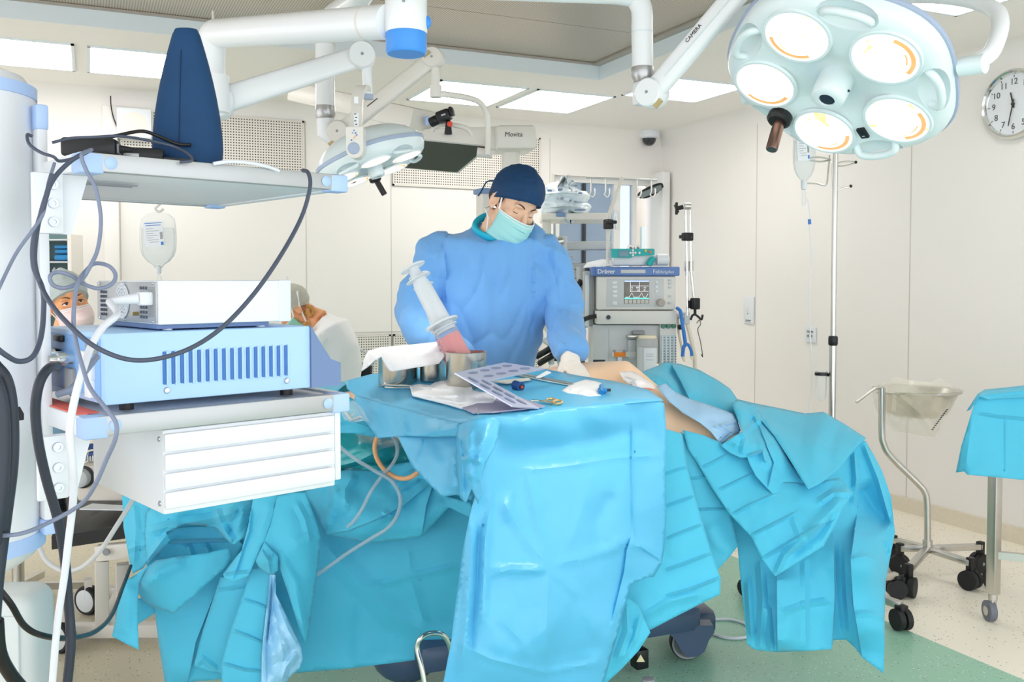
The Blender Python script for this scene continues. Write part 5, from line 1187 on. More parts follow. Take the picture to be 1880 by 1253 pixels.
lf = [('s', [(1427, 1199), (1426, 1120), (1425, 1045)], 55, .05), ('r', [(1479, 1198), (1478, 1110), (1477, 1020)], 9, .014), ('S', [(1527, 1195), (1533, 1095), (1530, 975)], 50, .04), ('r', [(1427, 1128), (1478, 1110), (1530, 1102)], 8, .012), ('r', [(1395, 1190), (1400, 1100), (1395, 1030)], 10, .03), ('r', [(1415, 1195), (1408, 1110)], 8, .025), ('r', [(1380, 1180), (1372, 1060)], 8, .02),
      ('s', [(1582, 1206), (1566, 1110), (1561, 1030), (1572, 950)], 60, .07), ('r', [(1562, 1026), (1590, 1022), (1622, 1036)], 8, .014), ('r', [(1566, 1128), (1600, 1128), (1624, 1136)], 8, .012), ('r', [(1552, 1170), (1545, 1090), (1540, 990)], 8, .016), ('g', [(1575, 890), (1600, 930), (1630, 970)], 22, -.06), ('r', [(1586, 815), (1612, 880), (1635, 960)], 8, .03), ('r', [(1568, 830), (1572, 880), (1565, 940)], 8, .03), ('g', [(1620, 990), (1630, 1030), (1625, 1060)], 7, -.03)]
drape_part('end_fall', rd, m_drape, lo, [(1480, 1100, 3.08), (1450, 1150, 3.05), (1550, 1080, 3.14), (1600, 1150, 3.06), (1600, 1050, 3.1), (1590, 940, 3.36)], lf, step=6, facets=((60, .012, 3.), (26, .004, 1.)), soft=())
# sheets between the instrument table and the right half
md = thing('patient_drape', cw(.55, 3.1, .3), 'cyan pleated drape panels between the instrument table and the diagonal sheet', 'surgical drape')
drape_part('outer_panel', md, m_drape, [(1205, 775, 3.03), (1222, 788, 3.04), (1252, 797, 3.09), (1257, 830, 3.07), (1262, 860, 3.05), (1275, 911, 3.02), (1292, 968, 2.99), (1309, 1024, 2.97), (1323, 1062, 2.95), (1322, 1092, 2.94), (1285, 1110, 2.92), (1240, 1133, 2.89), (1192, 1158, 2.87), (1176, 1140, 2.87), (1152, 1128, 2.88), (1140, 1075, 2.90), (1178, 1000, 2.95), (1200, 900, 3.0)],
           [(1240, 1000, 2.95)], [('r', [(1220, 871), (1245, 862), (1262, 858)], 5, .008), ('r', [(1222, 930), (1250, 920), (1276, 911)], 5, .01), ('r', [(1222, 990), (1256, 976), (1292, 962)], 5, .01), ('r', [(1220, 1048), (1260, 1034), (1308, 1015)], 6, .012), ('r', [(1222, 1095), (1270, 1082), (1322, 1061)], 6, .014), ('r', [(1180, 1135), (1230, 1105), (1290, 1090)], 10, .012)], step=5.5, facets=((55, .007, 2.),), soft=())
drape_part('inner_panel', md, m_drape, [(1250, 793, 3.16), (1258, 800, 3.16), (1268, 828, 3.15), (1309, 900, 3.13), (1342, 945, 3.12), (1355, 1003, 3.1), (1340, 1022, 3.08), (1313, 1052, 3.05), (1295, 1010, 3.07), (1265, 911, 3.12), (1250, 859, 3.14)],
           [], [('r', [(1264, 879), (1290, 877), (1308, 880)], 5, .008), ('r', [(1276, 936), (1300, 935), (1335, 936)], 5, .01), ('g', [(1300, 960), (1320, 1000), (1345, 1010)], 14, .016)], step=5.5, facets=((40, .008, 2.),), soft=())
drape_part('lower_fold', md, m_drape, [(1150, 1095, 2.82), (1172, 1112, 2.83), (1183, 1138, 2.83), (1194, 1162, 2.82), (1172, 1196, 2.8), (1140, 1230, 2.78), (1095, 1272, 2.76), (1085, 1240, 2.76), (1110, 1180, 2.78)], [], [('r', [(1150, 1110), (1152, 1160), (1130, 1220)], 10, .02), ('r', [(1176, 1125), (1165, 1170), (1140, 1215)], 8, .014)], step=5.5, facets=((30, .008, 1.),), soft=())
# ================================================================ helpers for upright equipment facing the viewer
def pbox(name, x0, y0, x1, y1, d, dep, m, par, bev=.004, out=0.):
    a, b = at(x0, y1, d), at(x1, y0, d); c = (a+b)/2; w_ = (b-a).dot(RT); h_ = b.z-a.z
    M = frame(c, RT, z=UPZ)      # x right, y away, z up
    return MB().box((0, dep/2-out, 0), (w_, dep, h_), M, bev).build(name, m, par)
def face(px, py, d, off=.0):     # label frame: x right, y up, z to the viewer
    return frame(at(px, py, d)-FW*off, RT, z=-FW)
def disc(name, px, py, d, r, m, par, h=.004, off=.0, n=20):
    return MB().lathe([(0, h), (r*.92, h), (r, h*.6), (r, 0)], face(px, py, d, off), n).build(name, m, par)
m_green = mat('green_rubber', (32, 160, 116), .45)
m_tealp = mat('teal_plastic', (30, 176, 176), .4)
m_anes = mat('anaesthesia_white', (226, 226, 222), .42, var=.015)
m_anesg = mat('anaesthesia_grey', (206, 210, 212), .45, var=.015)
m_dblue = mat('brand_blue', (100, 134, 196), .45)
m_bag = thin_glass('clear_bag', (250, 252, 252), .84, .12)
m_fluid = thin_glass('clear_fluid', (240, 245, 246), .92, .05)
# ================================================================ anaesthesia machine
DA = 5.6
an = thing('anaesthesia_machine', cw((1165-940)/1700*DA, DA+.2), 'white anaesthesia machine with blue top fascia and small screen behind the surgeon', 'anaesthesia machine')
pbox('body_upper', 1096, 506, 1241, 570, DA, .42, m_anes, an, .012)
pbox('top_fascia', 1087, 490, 1248, 507, DA-.02, .46, m_dblue, an, .006)
fb = pbox('fascia_front', 1094, 491.5, 1248, 506, DA-.035, .02, m_dblue, an, .004)
M = face(1113, 499, DA-.036, .0015); text('lettering', 'Dräger', M, .037, m_white, fb, bold=True)
M = face(1217, 499, DA-.036, .0015); text('lettering', 'Fabius', face(1211, 499, DA-.036, .0015), .033, m_white, fb); text('lettering', 'plus', face(1230, 499.5, DA-.036, .0015), .028, m_white, fb, shear=.25)
pbox('name_strip', 1140, 495.5, 1185, 502, DA-.037, .004, m_anesg, fb, .001)
fp = pbox('front_panel', 1096, 508, 1240, 569, DA-.02, .03, m_anes, an, .008)
pn = pbox('control_panel', 1114, 512, 1219, 564, DA-.024, .006, m_anesg, fp, .002)
m_scr = mat('screen_brown_grey', (108, 104, 98), .2, emit=.25)
scn = pbox('screen', 1146, 515, 1192, 558, DA-.028, .006, m_scr, pn, .001)
m_scrp = mat('screen_pixels', (236, 240, 246), .4, emit=.8); m_scrt = mat('screen_teal', (110, 214, 206), .4, emit=.6); m_scrg = mat('screen_soft_grey', (168, 166, 160), .4, emit=.3)
pbox('header_bar', 1146.5, 515.3, 1191.5, 518, DA-.029, .003, mat('screen_pale_blue', (176, 200, 236), .4, emit=.5), scn, 0)
pbox('teal_bar', 1146.5, 547, 1191.5, 549.5, DA-.029, .003, m_scrt, scn, 0)
for k in range(6): pbox('soft_key', 1147+k*7.5, 550.5, 1153.2+k*7.5, 557.5, DA-.029, .003, m_scrg, scn, 0)
for x in (1157, 1174): pbox('grid_line', x, 516, x+.5, 536, DA-.029, .003, m_scrp, scn, 0)
for y in (525, 535): pbox('grid_line', 1157, y, 1191, y+.4, DA-.029, .003, m_scrp, scn, 0)
for (x, y, tx) in ((1160, 528.5, '12'), (1170.5, 528.5, '625'), (1184, 528.5, '6.3'), (1160, 533, '5'), (1171, 533, '16'), (1183, 533, '18')):
    text('reading', tx, face(x, y, DA-.0305), .012, m_scrp, scn)
wv = MB()
xs_ = [(1148, 546), (1155, 546), (1160, 538), (1164, 546), (1173, 546), (1178, 538), (1182, 546), (1186, 546), (1190, 539)]
wv.tube([at(x, y, DA-.031) for x, y in xs_], .0011, 5); wv.build('waveform', m_scrp, scn)
for k, y in enumerate((519.5, 527.5, 535.5, 543.5, 557)): pbox('key', 1124.5, y-3, 1133.5, y+3, DA-.029, .006, m_white, pn, .002)
for y in (519, 527, 535): pbox('key', 1203, y-2.5, 1208, y+2.5, DA-.029, .006, m_white, pn, .002)
for y in (515, 521, 528, 544, 557): pbox('key', 1227, y-2, 1233, y+2, DA-.025, .006, m_anesg, fp, .002)
MB().lathe([(0, .03), (.02, .03), (.023, .026), (.023, 0)], face(1213, 556, DA-.026), 28).build('rotary_knob', mat('taupe_knob', (178, 170, 162), .5), pn)
fl_ = pbox('drawer_front', 1095, 571, 1243, 596, DA-.03, .44, m_anes, an, .008)
disc('lock_ring', 1117, 583, DA-.031, .018, m_anesg, fl_); disc('lock', 1117, 583, DA-.034, .013, mat('lock_dark', (48, 58, 66), .4), fl_)
lw = pbox('lower_body', 1089, 597, 1239, 760, DA+.02, .4, m_anesg, an, .008)
pbox('panel_seam', 1117.4, 604, 1118.2, 700, DA+.019, .004, m_grey, lw, 0)
pbox('dark_recess', 1089, 661, 1111, 690, DA+.017, .01, mat('dark_recess', (24, 40, 48), .5), lw, .001)
pbox('left_column', 1071, 498, 1090, 600, DA+.1, .12, m_anesg, an, .01)
pbox('left_edge', 1075, 505, 1082, 600, DA+.06, .05, m_white, an, .004)
# flow tubes panel
fpn = pbox('flow_panel', 1211, 594, 1242, 700, DA-.01, .06, m_anes, an, .004)
pbox('flow_window', 1212.5, 616, 1241, 690, DA-.012, .006, mat('flow_window', (196, 220, 228), .15), fpn, .001)
for k in range(4):
    x = 1215+k*7
    pbox('flow_tube', x, 617, x+3, 689, DA-.016, .006, m_white, fpn, .001)
    q = MB()
    for j in range(14): q.box((0, 0, 0), (.008, .002, .0035), frame(at(x+4.6, 620+j*5, DA-.015), RT, z=UPZ))
    q.build('flow_scale', m_print, fpn)
for x in (1217.5, 1227, 1237):
    MB().lathe([(0, .012), (.012, .012), (.015, .006), (.015, 0)], face(x, 599, DA-.012), 20).build('flow_knob', mat('green_dial', (70, 128, 108), .4), fpn)
# vaporiser and its rail
vp = MB(); Mv = Matrix.Translation(at(1188, 690, DA-.1))
hz_ = lambda y: (at(1188, y, DA-.1)-at(1188, 690, DA-.1)).z
vp.lathe([(.062, hz_(690)), (.062, hz_(638)), (.058, hz_(636))], Mv, 30); vpo = vp.build('vaporiser', m_anesg, an)
MB().lathe([(.064, hz_(636)), (.062, hz_(622)), (.058, hz_(621))], Mv, 30).build('vaporiser_dial', mat('dial_grey', (186, 188, 188), .4), vpo)
MB().lathe([(.057, hz_(621)), (.05, hz_(616)), (0, hz_(616))], Mv, 30).build('vaporiser_cap', mat('cream_cap', (240, 232, 206), .4), vpo)
pbox('vaporiser_plate', 1182, 640, 1206, 690, DA-.17, .02, m_white, vpo, .004)
for y in (650, 654, 661): pbox('plate_text', 1186, y, 1200, y+.8, DA-.1715, .002, m_grey, vpo, 0)
pbox('rail', 1124, 646, 1168, 656, DA-.02, .04, m_anes, an, .003)
pbox('orange_label', 1127, 647, 1149, 655.5, DA-.023, .005, mat('orange_label', (244, 138, 44), .5), an, .001)
pbox('rail_block', 1153, 624, 1168, 660, DA-.01, .04, m_anesg, an, .004)
pbox('rail_clamp', 1162, 608, 1184, 615, DA-.03, .06, m_grey, an, .004)
pbox('rail_pin', 1152, 616, 1176, 622, DA-.03, .05, m_steel, an, .003)
pbox('hook_plate', 1134, 656, 1142, 672, DA-.01, .02, m_white, an, .002); disc('hook_knob', 1138, 667, DA-.012, .008, m_black, an, .012)
for x in (1128, 1146): disc('rail_screw', x, 645, DA-.02, .009, m_grey, an, .01)
MB().ball(at(1204, 673, DA-.14), (.03, .03, .028)).build('filler_knob', m_steel, an)
# infusion pump standing on the machine
ip = thing('infusion_pump', at(1163, 489, DA+.05), 'white and teal syringe pump on top of the anaesthesia machine', 'infusion pump')
pbox('pump_body', 1127, 468, 1207, 487.5, DA+.0, .14, m_white, ip, .01)
tp_ = MB().prism([(-.14, -.028), (-.03, -.03), (.0, -.018), (.118, -.012), (.118, .02), (.112, .026), (-.135, .026), (-.142, .02)], .02, face(1165, 465, DA-.0), -.0).build('teal_front', m_tealp, ip)
pbox('pump_display', 1135.5, 460, 1154, 472, DA-.025, .004, mat('pump_lcd', (104, 142, 158), .2, emit=.1), tp_, .001)
for (x, y) in ((1162, 460), (1157.5, 464.5), (1162, 464.5), (1166.5, 464.5), (1162, 469), (1174, 464.5)): disc('pump_key', x, y, DA-.022, .007, m_white, tp_)
disc('orange_key', 1185.5, 460.5, DA-.022, .008, mat('amber_key', (236, 190, 90), .4), tp_); disc('red_key', 1194, 463, DA-.022, .008, mat('red_key', (232, 120, 90), .4), tp_)
MB().lathe([(.012, 0), (.036, .01), (.036, .075), (.02, .085)], frame(at(1203, 477, DA), (0, 0, 1), z=RT), 24).build('syringe_holder', m_white, ip)
MB().tube([at(1190, 487, DA-.03), at(1196, 478, DA-.03), at(1201, 473, DA-.03)], [.018, .02, .012], 12).build('teal_lever', m_tealp, ip)
MB().tube([at(1216, 473, DA), at(1221, 471.5, DA), at(1226, 471, DA)], [.02, .016, .006], 14).build('teal_tip', m_tealp, ip)
MB().box(at(1214, 484, DA), (.1, .06, .012), frame((0, 0, 0), RT), .003).build('drip_tray', m_white, ip) if False else None
# small items on the machine's top
it = thing('clip_pair', at(1155, 455, DA+.2), 'small steel clips standing behind the teal pump', 'clip')
for x in (1153, 1166): MB().tube([at(x, 460, DA+.2), at(x+2, 452, DA+.2), at(x+8, 455, DA+.2)], .013, 8).build('clip', m_steel, it)
tw_ = thing('folded_towel', at(1098, 490, DA+.05), 'white folded towel draped on the left end of the machine top', 'towel')
poly_sheet([(1070, 492, DA+.02), (1078, 482, DA+.05), (1105, 476, DA+.1), (1128, 478, DA+.1), (1127, 487, DA+.02), (1100, 490, DA+.0)], [], [], step=2.5, facets=((9, .03, 1.),), soft=())[0].build('towel', m_white, tw_)
# breathing circuit arms left of the machine
ba = thing('ventilator_arm', at(1075, 500, DA+.1), 'white jointed ventilator arm with tubing behind the surgeon\'s shoulder', 'medical arm')
for (x0, y0, x1, y1) in ((1026, 443, 1125, 459), (1024, 470, 1052, 478), (1030, 483, 1082, 495), (1047, 495, 1080, 512)): pbox('arm_segment', x0, y0, x1, y1, DA+.25, .1, m_anesg, ba, .012)
for (x, y0, y1) in ((1033, 434, 474), (1036, 470, 490), (1066, 490, 520)): MB().cyl(at(x, y0, DA+.22), at(x, y1, DA+.22), .028, n=18).build('arm_joint', m_anesg, ba)
MB().tube([at(1052, 520, DA+.2), at(1058, 530, DA+.2), at(1068, 515, DA+.2)], .02, 10).build('black_connector', m_black, ba)
pbox('cross_shelf', 1046, 512, 1075, 522, DA+.2, .1, m_anesg, ba, .006); pbox('support', 1048, 520, 1068, 660, DA+.25, .08, mat('beige_support', (220, 206, 190), .5), ba, .006)
gb = thing('green_breathing_bag', at(1008, 470, DA+.15), 'green rubber breathing bag beside the surgeon\'s shoulder', 'breathing bag')
MB().ball(at(1006, 447, DA+.15), (.075, .06, .062)).build('bag', m_green, gb); MB().tube([at(1022, 445, DA+.15), at(1034, 442, DA+.15)], [.03, .02], 14).build('bag_neck', m_steel, gb)
bh = thing('breathing_hose', at(1060, 700, DA-.1), 'bundle of ribbed black and clear breathing hoses behind the surgeon\'s sleeve', 'hose')
MB().pipe([at(1098, 580, DA), at(1080, 584, DA-.05), (at(1069, 592, DA-.1)), at(1066, 620, DA-.1), at(1070, 670, DA-.1)], .014, 6, 10).build('black_hose', m_black, bh)
for k, (a, b, c, m_) in enumerate((((985, 655), (1010, 640), (1040, 615), m_black), ((990, 668), (1012, 655), (1045, 640), m_black), ((1002, 600), (1015, 625), (1012, 668), m_anesg), ((1020, 660), (1030, 640), (1045, 655), m_black), ((1000, 625), (1020, 640), (1030, 670), m_anesg))):
    MB().pipe([at(*a, DA-.2), at(*b, DA-.25), at(*c, DA-.2)], .018, 8, 10).build('hose', m_, bh)
# shelf with packed supplies right of the surgeon's cap
sp_ = thing('supply_shelf', at(1040, 400, DA+.5), 'off-white equipment shelf with a blue stop, right of the surgeon\'s cap', 'shelf')
pbox('shelf_board', 994, 391, 1122, 404, DA+.35, .4, m_armw, sp_, .01); pbox('blue_stop', 1021, 390, 1038, 398, DA+.34, .03, mat('slate_cap', (120, 146, 184), .5), sp_, .004)
pbox('shelf_post', 995, 402, 1012, 480, DA+.5, .08, m_armw, sp_, .008); pbox('rear_post', 1012, 318, 1018, 392, DA+.7, .05, m_armw, sp_, .004)
m_pack = mat('clear_packaging', (226, 238, 244), .18, var=.08, scale=30, coat=.5)
for k, (o_, lab) in enumerate(((
    [(994, 392), (994, 372), (1010, 362), (1050, 366), (1080, 372), (1086, 380), (1080, 392), (1040, 390)], 'white and blue wrapped supply pack lying on the shelf, lower of the two'),
    ([(996, 372), (998, 344), (1010, 336), (1030, 332), (1048, 338), (1066, 350), (1078, 352), (1084, 362), (1078, 372), (1040, 370)], 'crinkled clear plastic pack on top of the wrapped supply pack'))):
    pk_ = thing('supply_pack', at(1040, o_[0][1], DA+.45), lab, 'supply pack')
    P_ = [(x, y, DA+.42) for x, y in o_]; cx_ = sum(p[0] for p in o_)/len(o_); cy_ = sum(p[1] for p in o_)/len(o_)
    mb_, _ = poly_sheet(P_, [(cx_, cy_, DA+.3), (cx_-15, cy_+4, DA+.32), (cx_+15, cy_+4, DA+.32)], [('r', [(1000, cy_+3), (1040, cy_), (1078, cy_+5)], 5, .04)], step=3.2, facets=((11, .035, 1.+k), (6, .015, 3.)), soft=())
    ob = mb_.build('wrapping', m_pack, pk_, angle=20); so = ob.modifiers.new('thickness', 'SOLIDIFY'); so.thickness = .12; so.offset = -1
    for (x, y, w_, h_) in (((1005, 348, 8, 4), (1024, 346, 9, 4), (1062, 353, 7, 3)) if k else ((1020, 378, 30, 2), (1055, 384, 20, 3))): pbox('blue_content', x, y, x+w_, y+h_, DA+.30, .01, mat('slate_cap', (120, 146, 184), .5), pk_, .003)
# drip rail with hooks above the machine
dr = thing('hook_rail', at(1134, 430, DA), 'tilted steel pole with a cross bar of bag hooks above the machine', 'drip stand')
MB().cyl(at(1076, 326, DA+.1), at(1206, 331, DA+.1), .006, n=10).build('cross_bar', m_steel, dr)
MB().tube([at(1142, 326, DA+.1), at(1118, 396, DA+.05), at(1116, 440, DA+.05)], .013, 14).build('pole', m_armw, dr)
MB().cyl(at(1116, 430, DA+.05), at(1116, 490, DA+.05), .011, n=12).build('lower_pole', m_armw, dr)
q = MB(); q.box(at(1117, 412, DA+.04), (.05, .05, .06), None, .008); q.box(at(1122, 408, DA+.0), (.07, .03, .02), None, .006); q.build('clamp', m_black, dr)
for x in (1085, 1112, 1170, 1196):
    MB().pipe([at(x, 328, DA+.1), at(x, 350, DA+.1), at(x-2, 358, DA+.1), at(x+3, 362, DA+.1), at(x+7, 355, DA+.1), at(x+7, 346, DA+.1)], .005, 5, 8).build('hook', m_steel, dr)
# folding chrome arm at the machine's right
fa_ = thing('holder_arm', at(1262, 680, DA), 'folding chrome holder arm with black clamps right of the machine', 'medical arm')
MB().cyl(at(1257, 379, DA), at(1268, 379, DA), .021, n=18).build('top_joint', m_steel, fa_)
q = MB(); q.tube([at(1254, 380, DA-.02), at(1243, 383, DA-.02)], .014, 12); q.box(at(1242, 383, DA-.02), (.012, .02, .075), frame((0, 0, 0), RT) if False else None, .005); q.bar(at(1239, 376, DA-.02), at(1245, 391, DA-.02), .014, .014); q.build('wing_knob', m_black, fa_)
for a, b in (((1259, 385), (1262, 500)), ((1267, 385), (1270, 500)), ((1261, 495), (1262, 580)), ((1269, 498), (1275, 555))): MB().cyl(at(*a, DA), at(*b, DA), .0085, n=10).build('rod', m_chrome, fa_)
q = MB(); q.box(at(1262, 435, DA-.01), (.06, .05, .05), None, .008); q.bar(at(1247, 435, DA-.02), at(1272, 436, DA-.02), .02, .02); q.build('middle_clamp', m_black, fa_)
for x in (1261, 1269): MB().cyl(at(x, 480, DA-.01), at(x, 498, DA-.01), .013, n=12).build('sleeve', m_steel, fa_)
q = MB(); q.box(at(1276, 558, DA-.01), (.045, .05, .07), None, .008); q.bar(at(1266, 566, DA), at(1266, 552, DA), .02, .012); q.tube([at(1276, 566, DA), at(1276, 580, DA)], .009, 10); q.build('end_clamp', m_black, fa_)
q = MB(); q.pipe([at(1268, 588, DA), at(1271, 580, DA), at(1276, 578, DA), at(1282, 582, DA), at(1288, 587, DA), at(1290, 578, DA)], .007, 5, 8); q.build('hose_fork', m_black, fa_)
MB().pipe([at(1279, 594, DA), at(1284, 588, DA), (at(1286, 596, DA)), at(1281, 606, DA), at(1286, 628, DA), at(1290, 655, DA), at(1287, 650, DA)], .0025, 6, 6).build('hanging_wire', m_black, fa_)
pbox('rail_bracket', 1256, 574, 1267, 596, DA, .06, m_anesg, fa_, .006); pbox('bracket_knob', 1246, 597, 1257, 606, DA, .05, m_black, fa_, .008); pbox('bracket_arm', 1245, 578, 1256, 586, DA, .05, m_steel, fa_, .006)
fork = thing('blue_hose', at(1255, 670, DA-.05), 'bright blue forked hose hanging at the machine\'s right side', 'hose')
m_bh = mat('blue_hose', (54, 128, 214), .4)
MB().pipe([at(1243, 566, DA-.05), at(1249, 572, DA-.08), at(1252, 590, DA-.08), at(1258, 630, DA-.08), at(1255, 638, DA-.08), at(1253, 655, DA-.08)], .011, 6, 10).build('hose', m_bh, fork)
MB().pipe([at(1258, 632, DA-.08), at(1264, 634, DA-.08), at(1269, 645, DA-.08), at(1270, 654, DA-.08)], .009, 6, 10).build('hose_branch', m_bh, fork)
for (a, b) in (((1253, 655), (1258, 664)), ((1270, 654), (1270, 660))): MB().cyl(at(*a, DA-.08), at(*b, DA-.08), .009, n=10).build('hose_tip', mat('cream_cap', (240, 232, 206), .4), fork)
ch = tag(MB().pipe([at(1262, 596, DA), at(1268, 620, DA), at(1275, 655, DA), at(1276, 690, DA), at(1275, 760, DA)], .013, 6, 10).build('cream_hose', mat('cream_hose', (232, 224, 206), .45)), 'cream hose hanging from the bracket right of the machine', 'hose')
tag(MB().pipe([at(1244, 575, DA+.05), at(1246, 610, DA+.05), at(1252, 640, DA+.05), at(1256, 662, DA+.05)], .008, 6, 8).build('cream_hose', mat('cream_hose', (232, 224, 206), .45)), 'thin cream tube close against the machine\'s right side', 'hose')
# ================================================================ drip stand on the right
DI = 4.0
iv = thing('drip_stand', cw((1523-940)/1700*DI, DI), 'tall steel drip stand with wire hooks in front of the right wall', 'drip stand')
b_ = atz(1523, 1112, 0); px_, py_ = b_.x, b_.y
zA, zB, zC_ = at(1523, 272, DI).z, at(1523, 625, DI).z, .11
MB().cyl((px_, py_, zB), (px_, py_, zA), .011, n=18).build('inner_pole', m_steel, iv)
MB().cyl((px_, py_, zC_), (px_, py_, zB), .0145, n=18).build('outer_pole', m_steel, iv)
MB().lathe([(.012, .022), (.018, .02), (.02, .012), (.02, -.014), (.016, -.02)], Matrix.Translation((px_, py_, zB)), 20).build('collar', m_black, iv)
for pts in ([(1525, 293), (1505, 289), (1484, 291), (1484, 294), (1505, 297), (1525, 294)], [(1528, 303), (1550, 297), (1568, 297), (1571, 299), (1550, 305), (1529, 304)], [(1523, 285), (1520, 318), (1517, 339), (1506, 339), (1500, 337), (1478, 337), (1475, 340)], [(1527, 300), (1529, 340), (1532, 349), (1542, 349), (1546, 346), (1562, 343)]):
    MB().pipe([at(x, y, DI-.01) for x, y in pts], .0036, 5, 8).build('hook', m_steel, iv)
for x, y in ((1571, 298), (1562, 342)): MB().ball(at(x, y, DI-.01), .007).build('hook_tip', m_black, iv)
for k in range(5):
    a = 2*PI*k/5-.15
    e_ = Vector((px_+.34*math.cos(a), py_+.34*math.sin(a), .10)); MB().bar((px_, py_, .105), e_, .03, .03, bev=.003).build('leg', m_steel, iv)
    cst = MB(); cst.box((e_.x, e_.y, .085), (.04, .04, .035), None, .006)
    co_ = cst.build('caster', m_black, iv)
    for s_ in (-1, 1):
        n_ = Vector((math.cos(a+1.2), math.sin(a+1.2), 0)); MB().cyl(Vector((e_.x, e_.y, .043))+n_*s_*.005, Vector((e_.x, e_.y, .043))+n_*s_*.028, .043, n=20).build('wheel', m_rubber, co_)
hb_ = thing('drip_bottle_holder', at(1508, 690, DI-.03), 'small clear bottle in a black ring clamp on the drip stand', 'bottle')
q = MB(); q.lathe([(.024, -.006), (.028, -.006), (.028, .006), (.024, .006), (.024, -.006)], Matrix.Translation(at(1508, 687, DI-.03)), 24); q.bar(at(1516, 688, DI-.02), at(1530, 690, DI-.01), .016, .014); q.build('ring_clamp', m_black, hb_)
MB().lathe([(.024, .02), (.022, -.06), (.02, -.09), (.012, -.105), (0, -.108)], Matrix.Translation(at(1508, 690, DI-.03)), 24).build('bottle', m_bag, hb_)
def iv_bag(px, y0, y1, wpx, d, label, hookpx, line):
    t = thing('infusion_bag', at(px, y1, d), label, 'infusion bag')
    H_ = at(px, y0, d).z-at(px, y1, d).z; w_ = S(wpx, d)/2; M = frame(at(px, y1, d), RT, z=UPZ)
    prof = [(0, .2), (.05, .3), (.12, .62), (.22, .86), (.34, .97), (.5, 1.0), (.72, .98), (.88, .9), (.97, .6), (1.0, .3)]
    def shell(k, f1, m_, nm):
        rings = []
        for f, w in prof:
            if f > f1: break
            th_ = .28*w_*min(1, 4*(1.02-f))*min(1, .3+f*3)
            rings.append([M @ Vector((w_*w*k*math.copysign(abs(math.cos(a))**.8, math.cos(a)), th_*k*math.sin(a), f*H_)) for a in [2*PI*i/28 for i in range(28)]])
        return MB().loft(rings).build(nm, m_, t)
    shell(1, 1.0, m_bag, 'bag')
    fl0 = shell(.9, .74, m_fluid, 'fluid')
    lb_ = MB().box((.0, -.3*w_, .6*H_), (w_*1.05, .003, H_*.46), M @ Matrix.Rotation(-.06, 4, 'Y')).build('label', m_paper, t)
    q = MB(); M2 = M @ Matrix.Rotation(-.06, 4, 'Y')
    for j, (zz, ww) in enumerate(((.80, .9), (.76, .8))): q.box((0, -.3*w_-.002, zz*H_), (w_*ww, .001, H_*.012), M2)
    q.box((w_*.42, -.3*w_-.002, .43*H_), (w_*.14, .001, H_*.06), M2); q.build('blue_lines', m_blueprint, lb_)
    q = MB()
    for j, (zz, xx, ww) in enumerate(((.70, -.2, .4), (.66, -.05, .7), (.62, -.2, .4), (.58, -.1, .6), (.54, -.2, .35), (.50, -.05, .6), (.46, .0, .5))): q.box((w_*xx, -.3*w_-.002, zz*H_), (w_*ww, .001, H_*.007), M2)
    for j in range(5): q.box((w_*(.34+.03*j), -.3*w_-.002, .57*H_), (w_*.014, .001, H_*.13), M2)
    q.build('fine_print', m_grey, lb_)
    q = MB(); q.lathe([(0, -.03), (.011, -.028), (.013, -.01), (.013, .004), (.008, .012)], M, 16); q.build('port', m_white, t)
    ch_ = MB(); P0 = M @ Vector((0, 0, -.03)); ch_.lathe([(.004, 0), (.009, -.012), (.009, -.06), (.004, -.07)], Matrix.Translation(P0), 14); ch_.build('drip_chamber', m_bag, t)
    return t
iv_bag(1476, 228, 336, 42, DI-.02, 'infusion bag with blue-lined label hanging from the right drip stand below the big lamp', None, None)
ln = tag(MB().pipe([at(1483, 366, DI-.02), at(1487, 400, DI-.02), at(1486, 420, DI-.02), at(1490, 470, DI), at(1486, 540, DI), at(1488, 620, DI), at(1491, 690, DI), at(1484, 760, DI), at(1480, 800, DI)], .0022, 6, 6).build('drip_line', m_white), 'thin infusion line hanging down beside the drip stand', 'tube')
MB().cyl(at(1486, 403, DI-.02), at(1486.5, 412, DI-.02), .007, n=12).build('roller_clamp', m_blueprint, ln)
iv_bag(291, 390, 492, 68, 4.4, 'infusion bag with white label hanging between the pendant shelves', None, None)
hg_ = thing('ceiling_bag_hook', Vector((at(395, 340, 4.4).x, at(395, 340, 4.4).y, at(395, 378, 4.4).z)), 'slim white ceiling rod with hook holding the left infusion bag', 'hook')
MB().tube([(at(395, 340, 4.4).x, at(395, 340, 4.4).y, ZC)] + catmull([at(395, 300, 4.4), at(395, 352, 4.4), at(385, 366, 4.4), at(340, 368, 4.4), at(300, 372, 4.4), at(290, 378, 4.4), at(285, 384, 4.4), at(292, 389, 4.4), at(300, 384, 4.4)], 5), .006, 10).build('rod', m_armw, hg_)
tag(MB().pipe([at(296, 510, 4.4), at(299, 530, 4.4), at(302, 570, 4.4), at(300, 640, 4.4)], .003, 6, 6).build('drip_line', m_white), 'thin infusion line below the left infusion bag', 'tube')
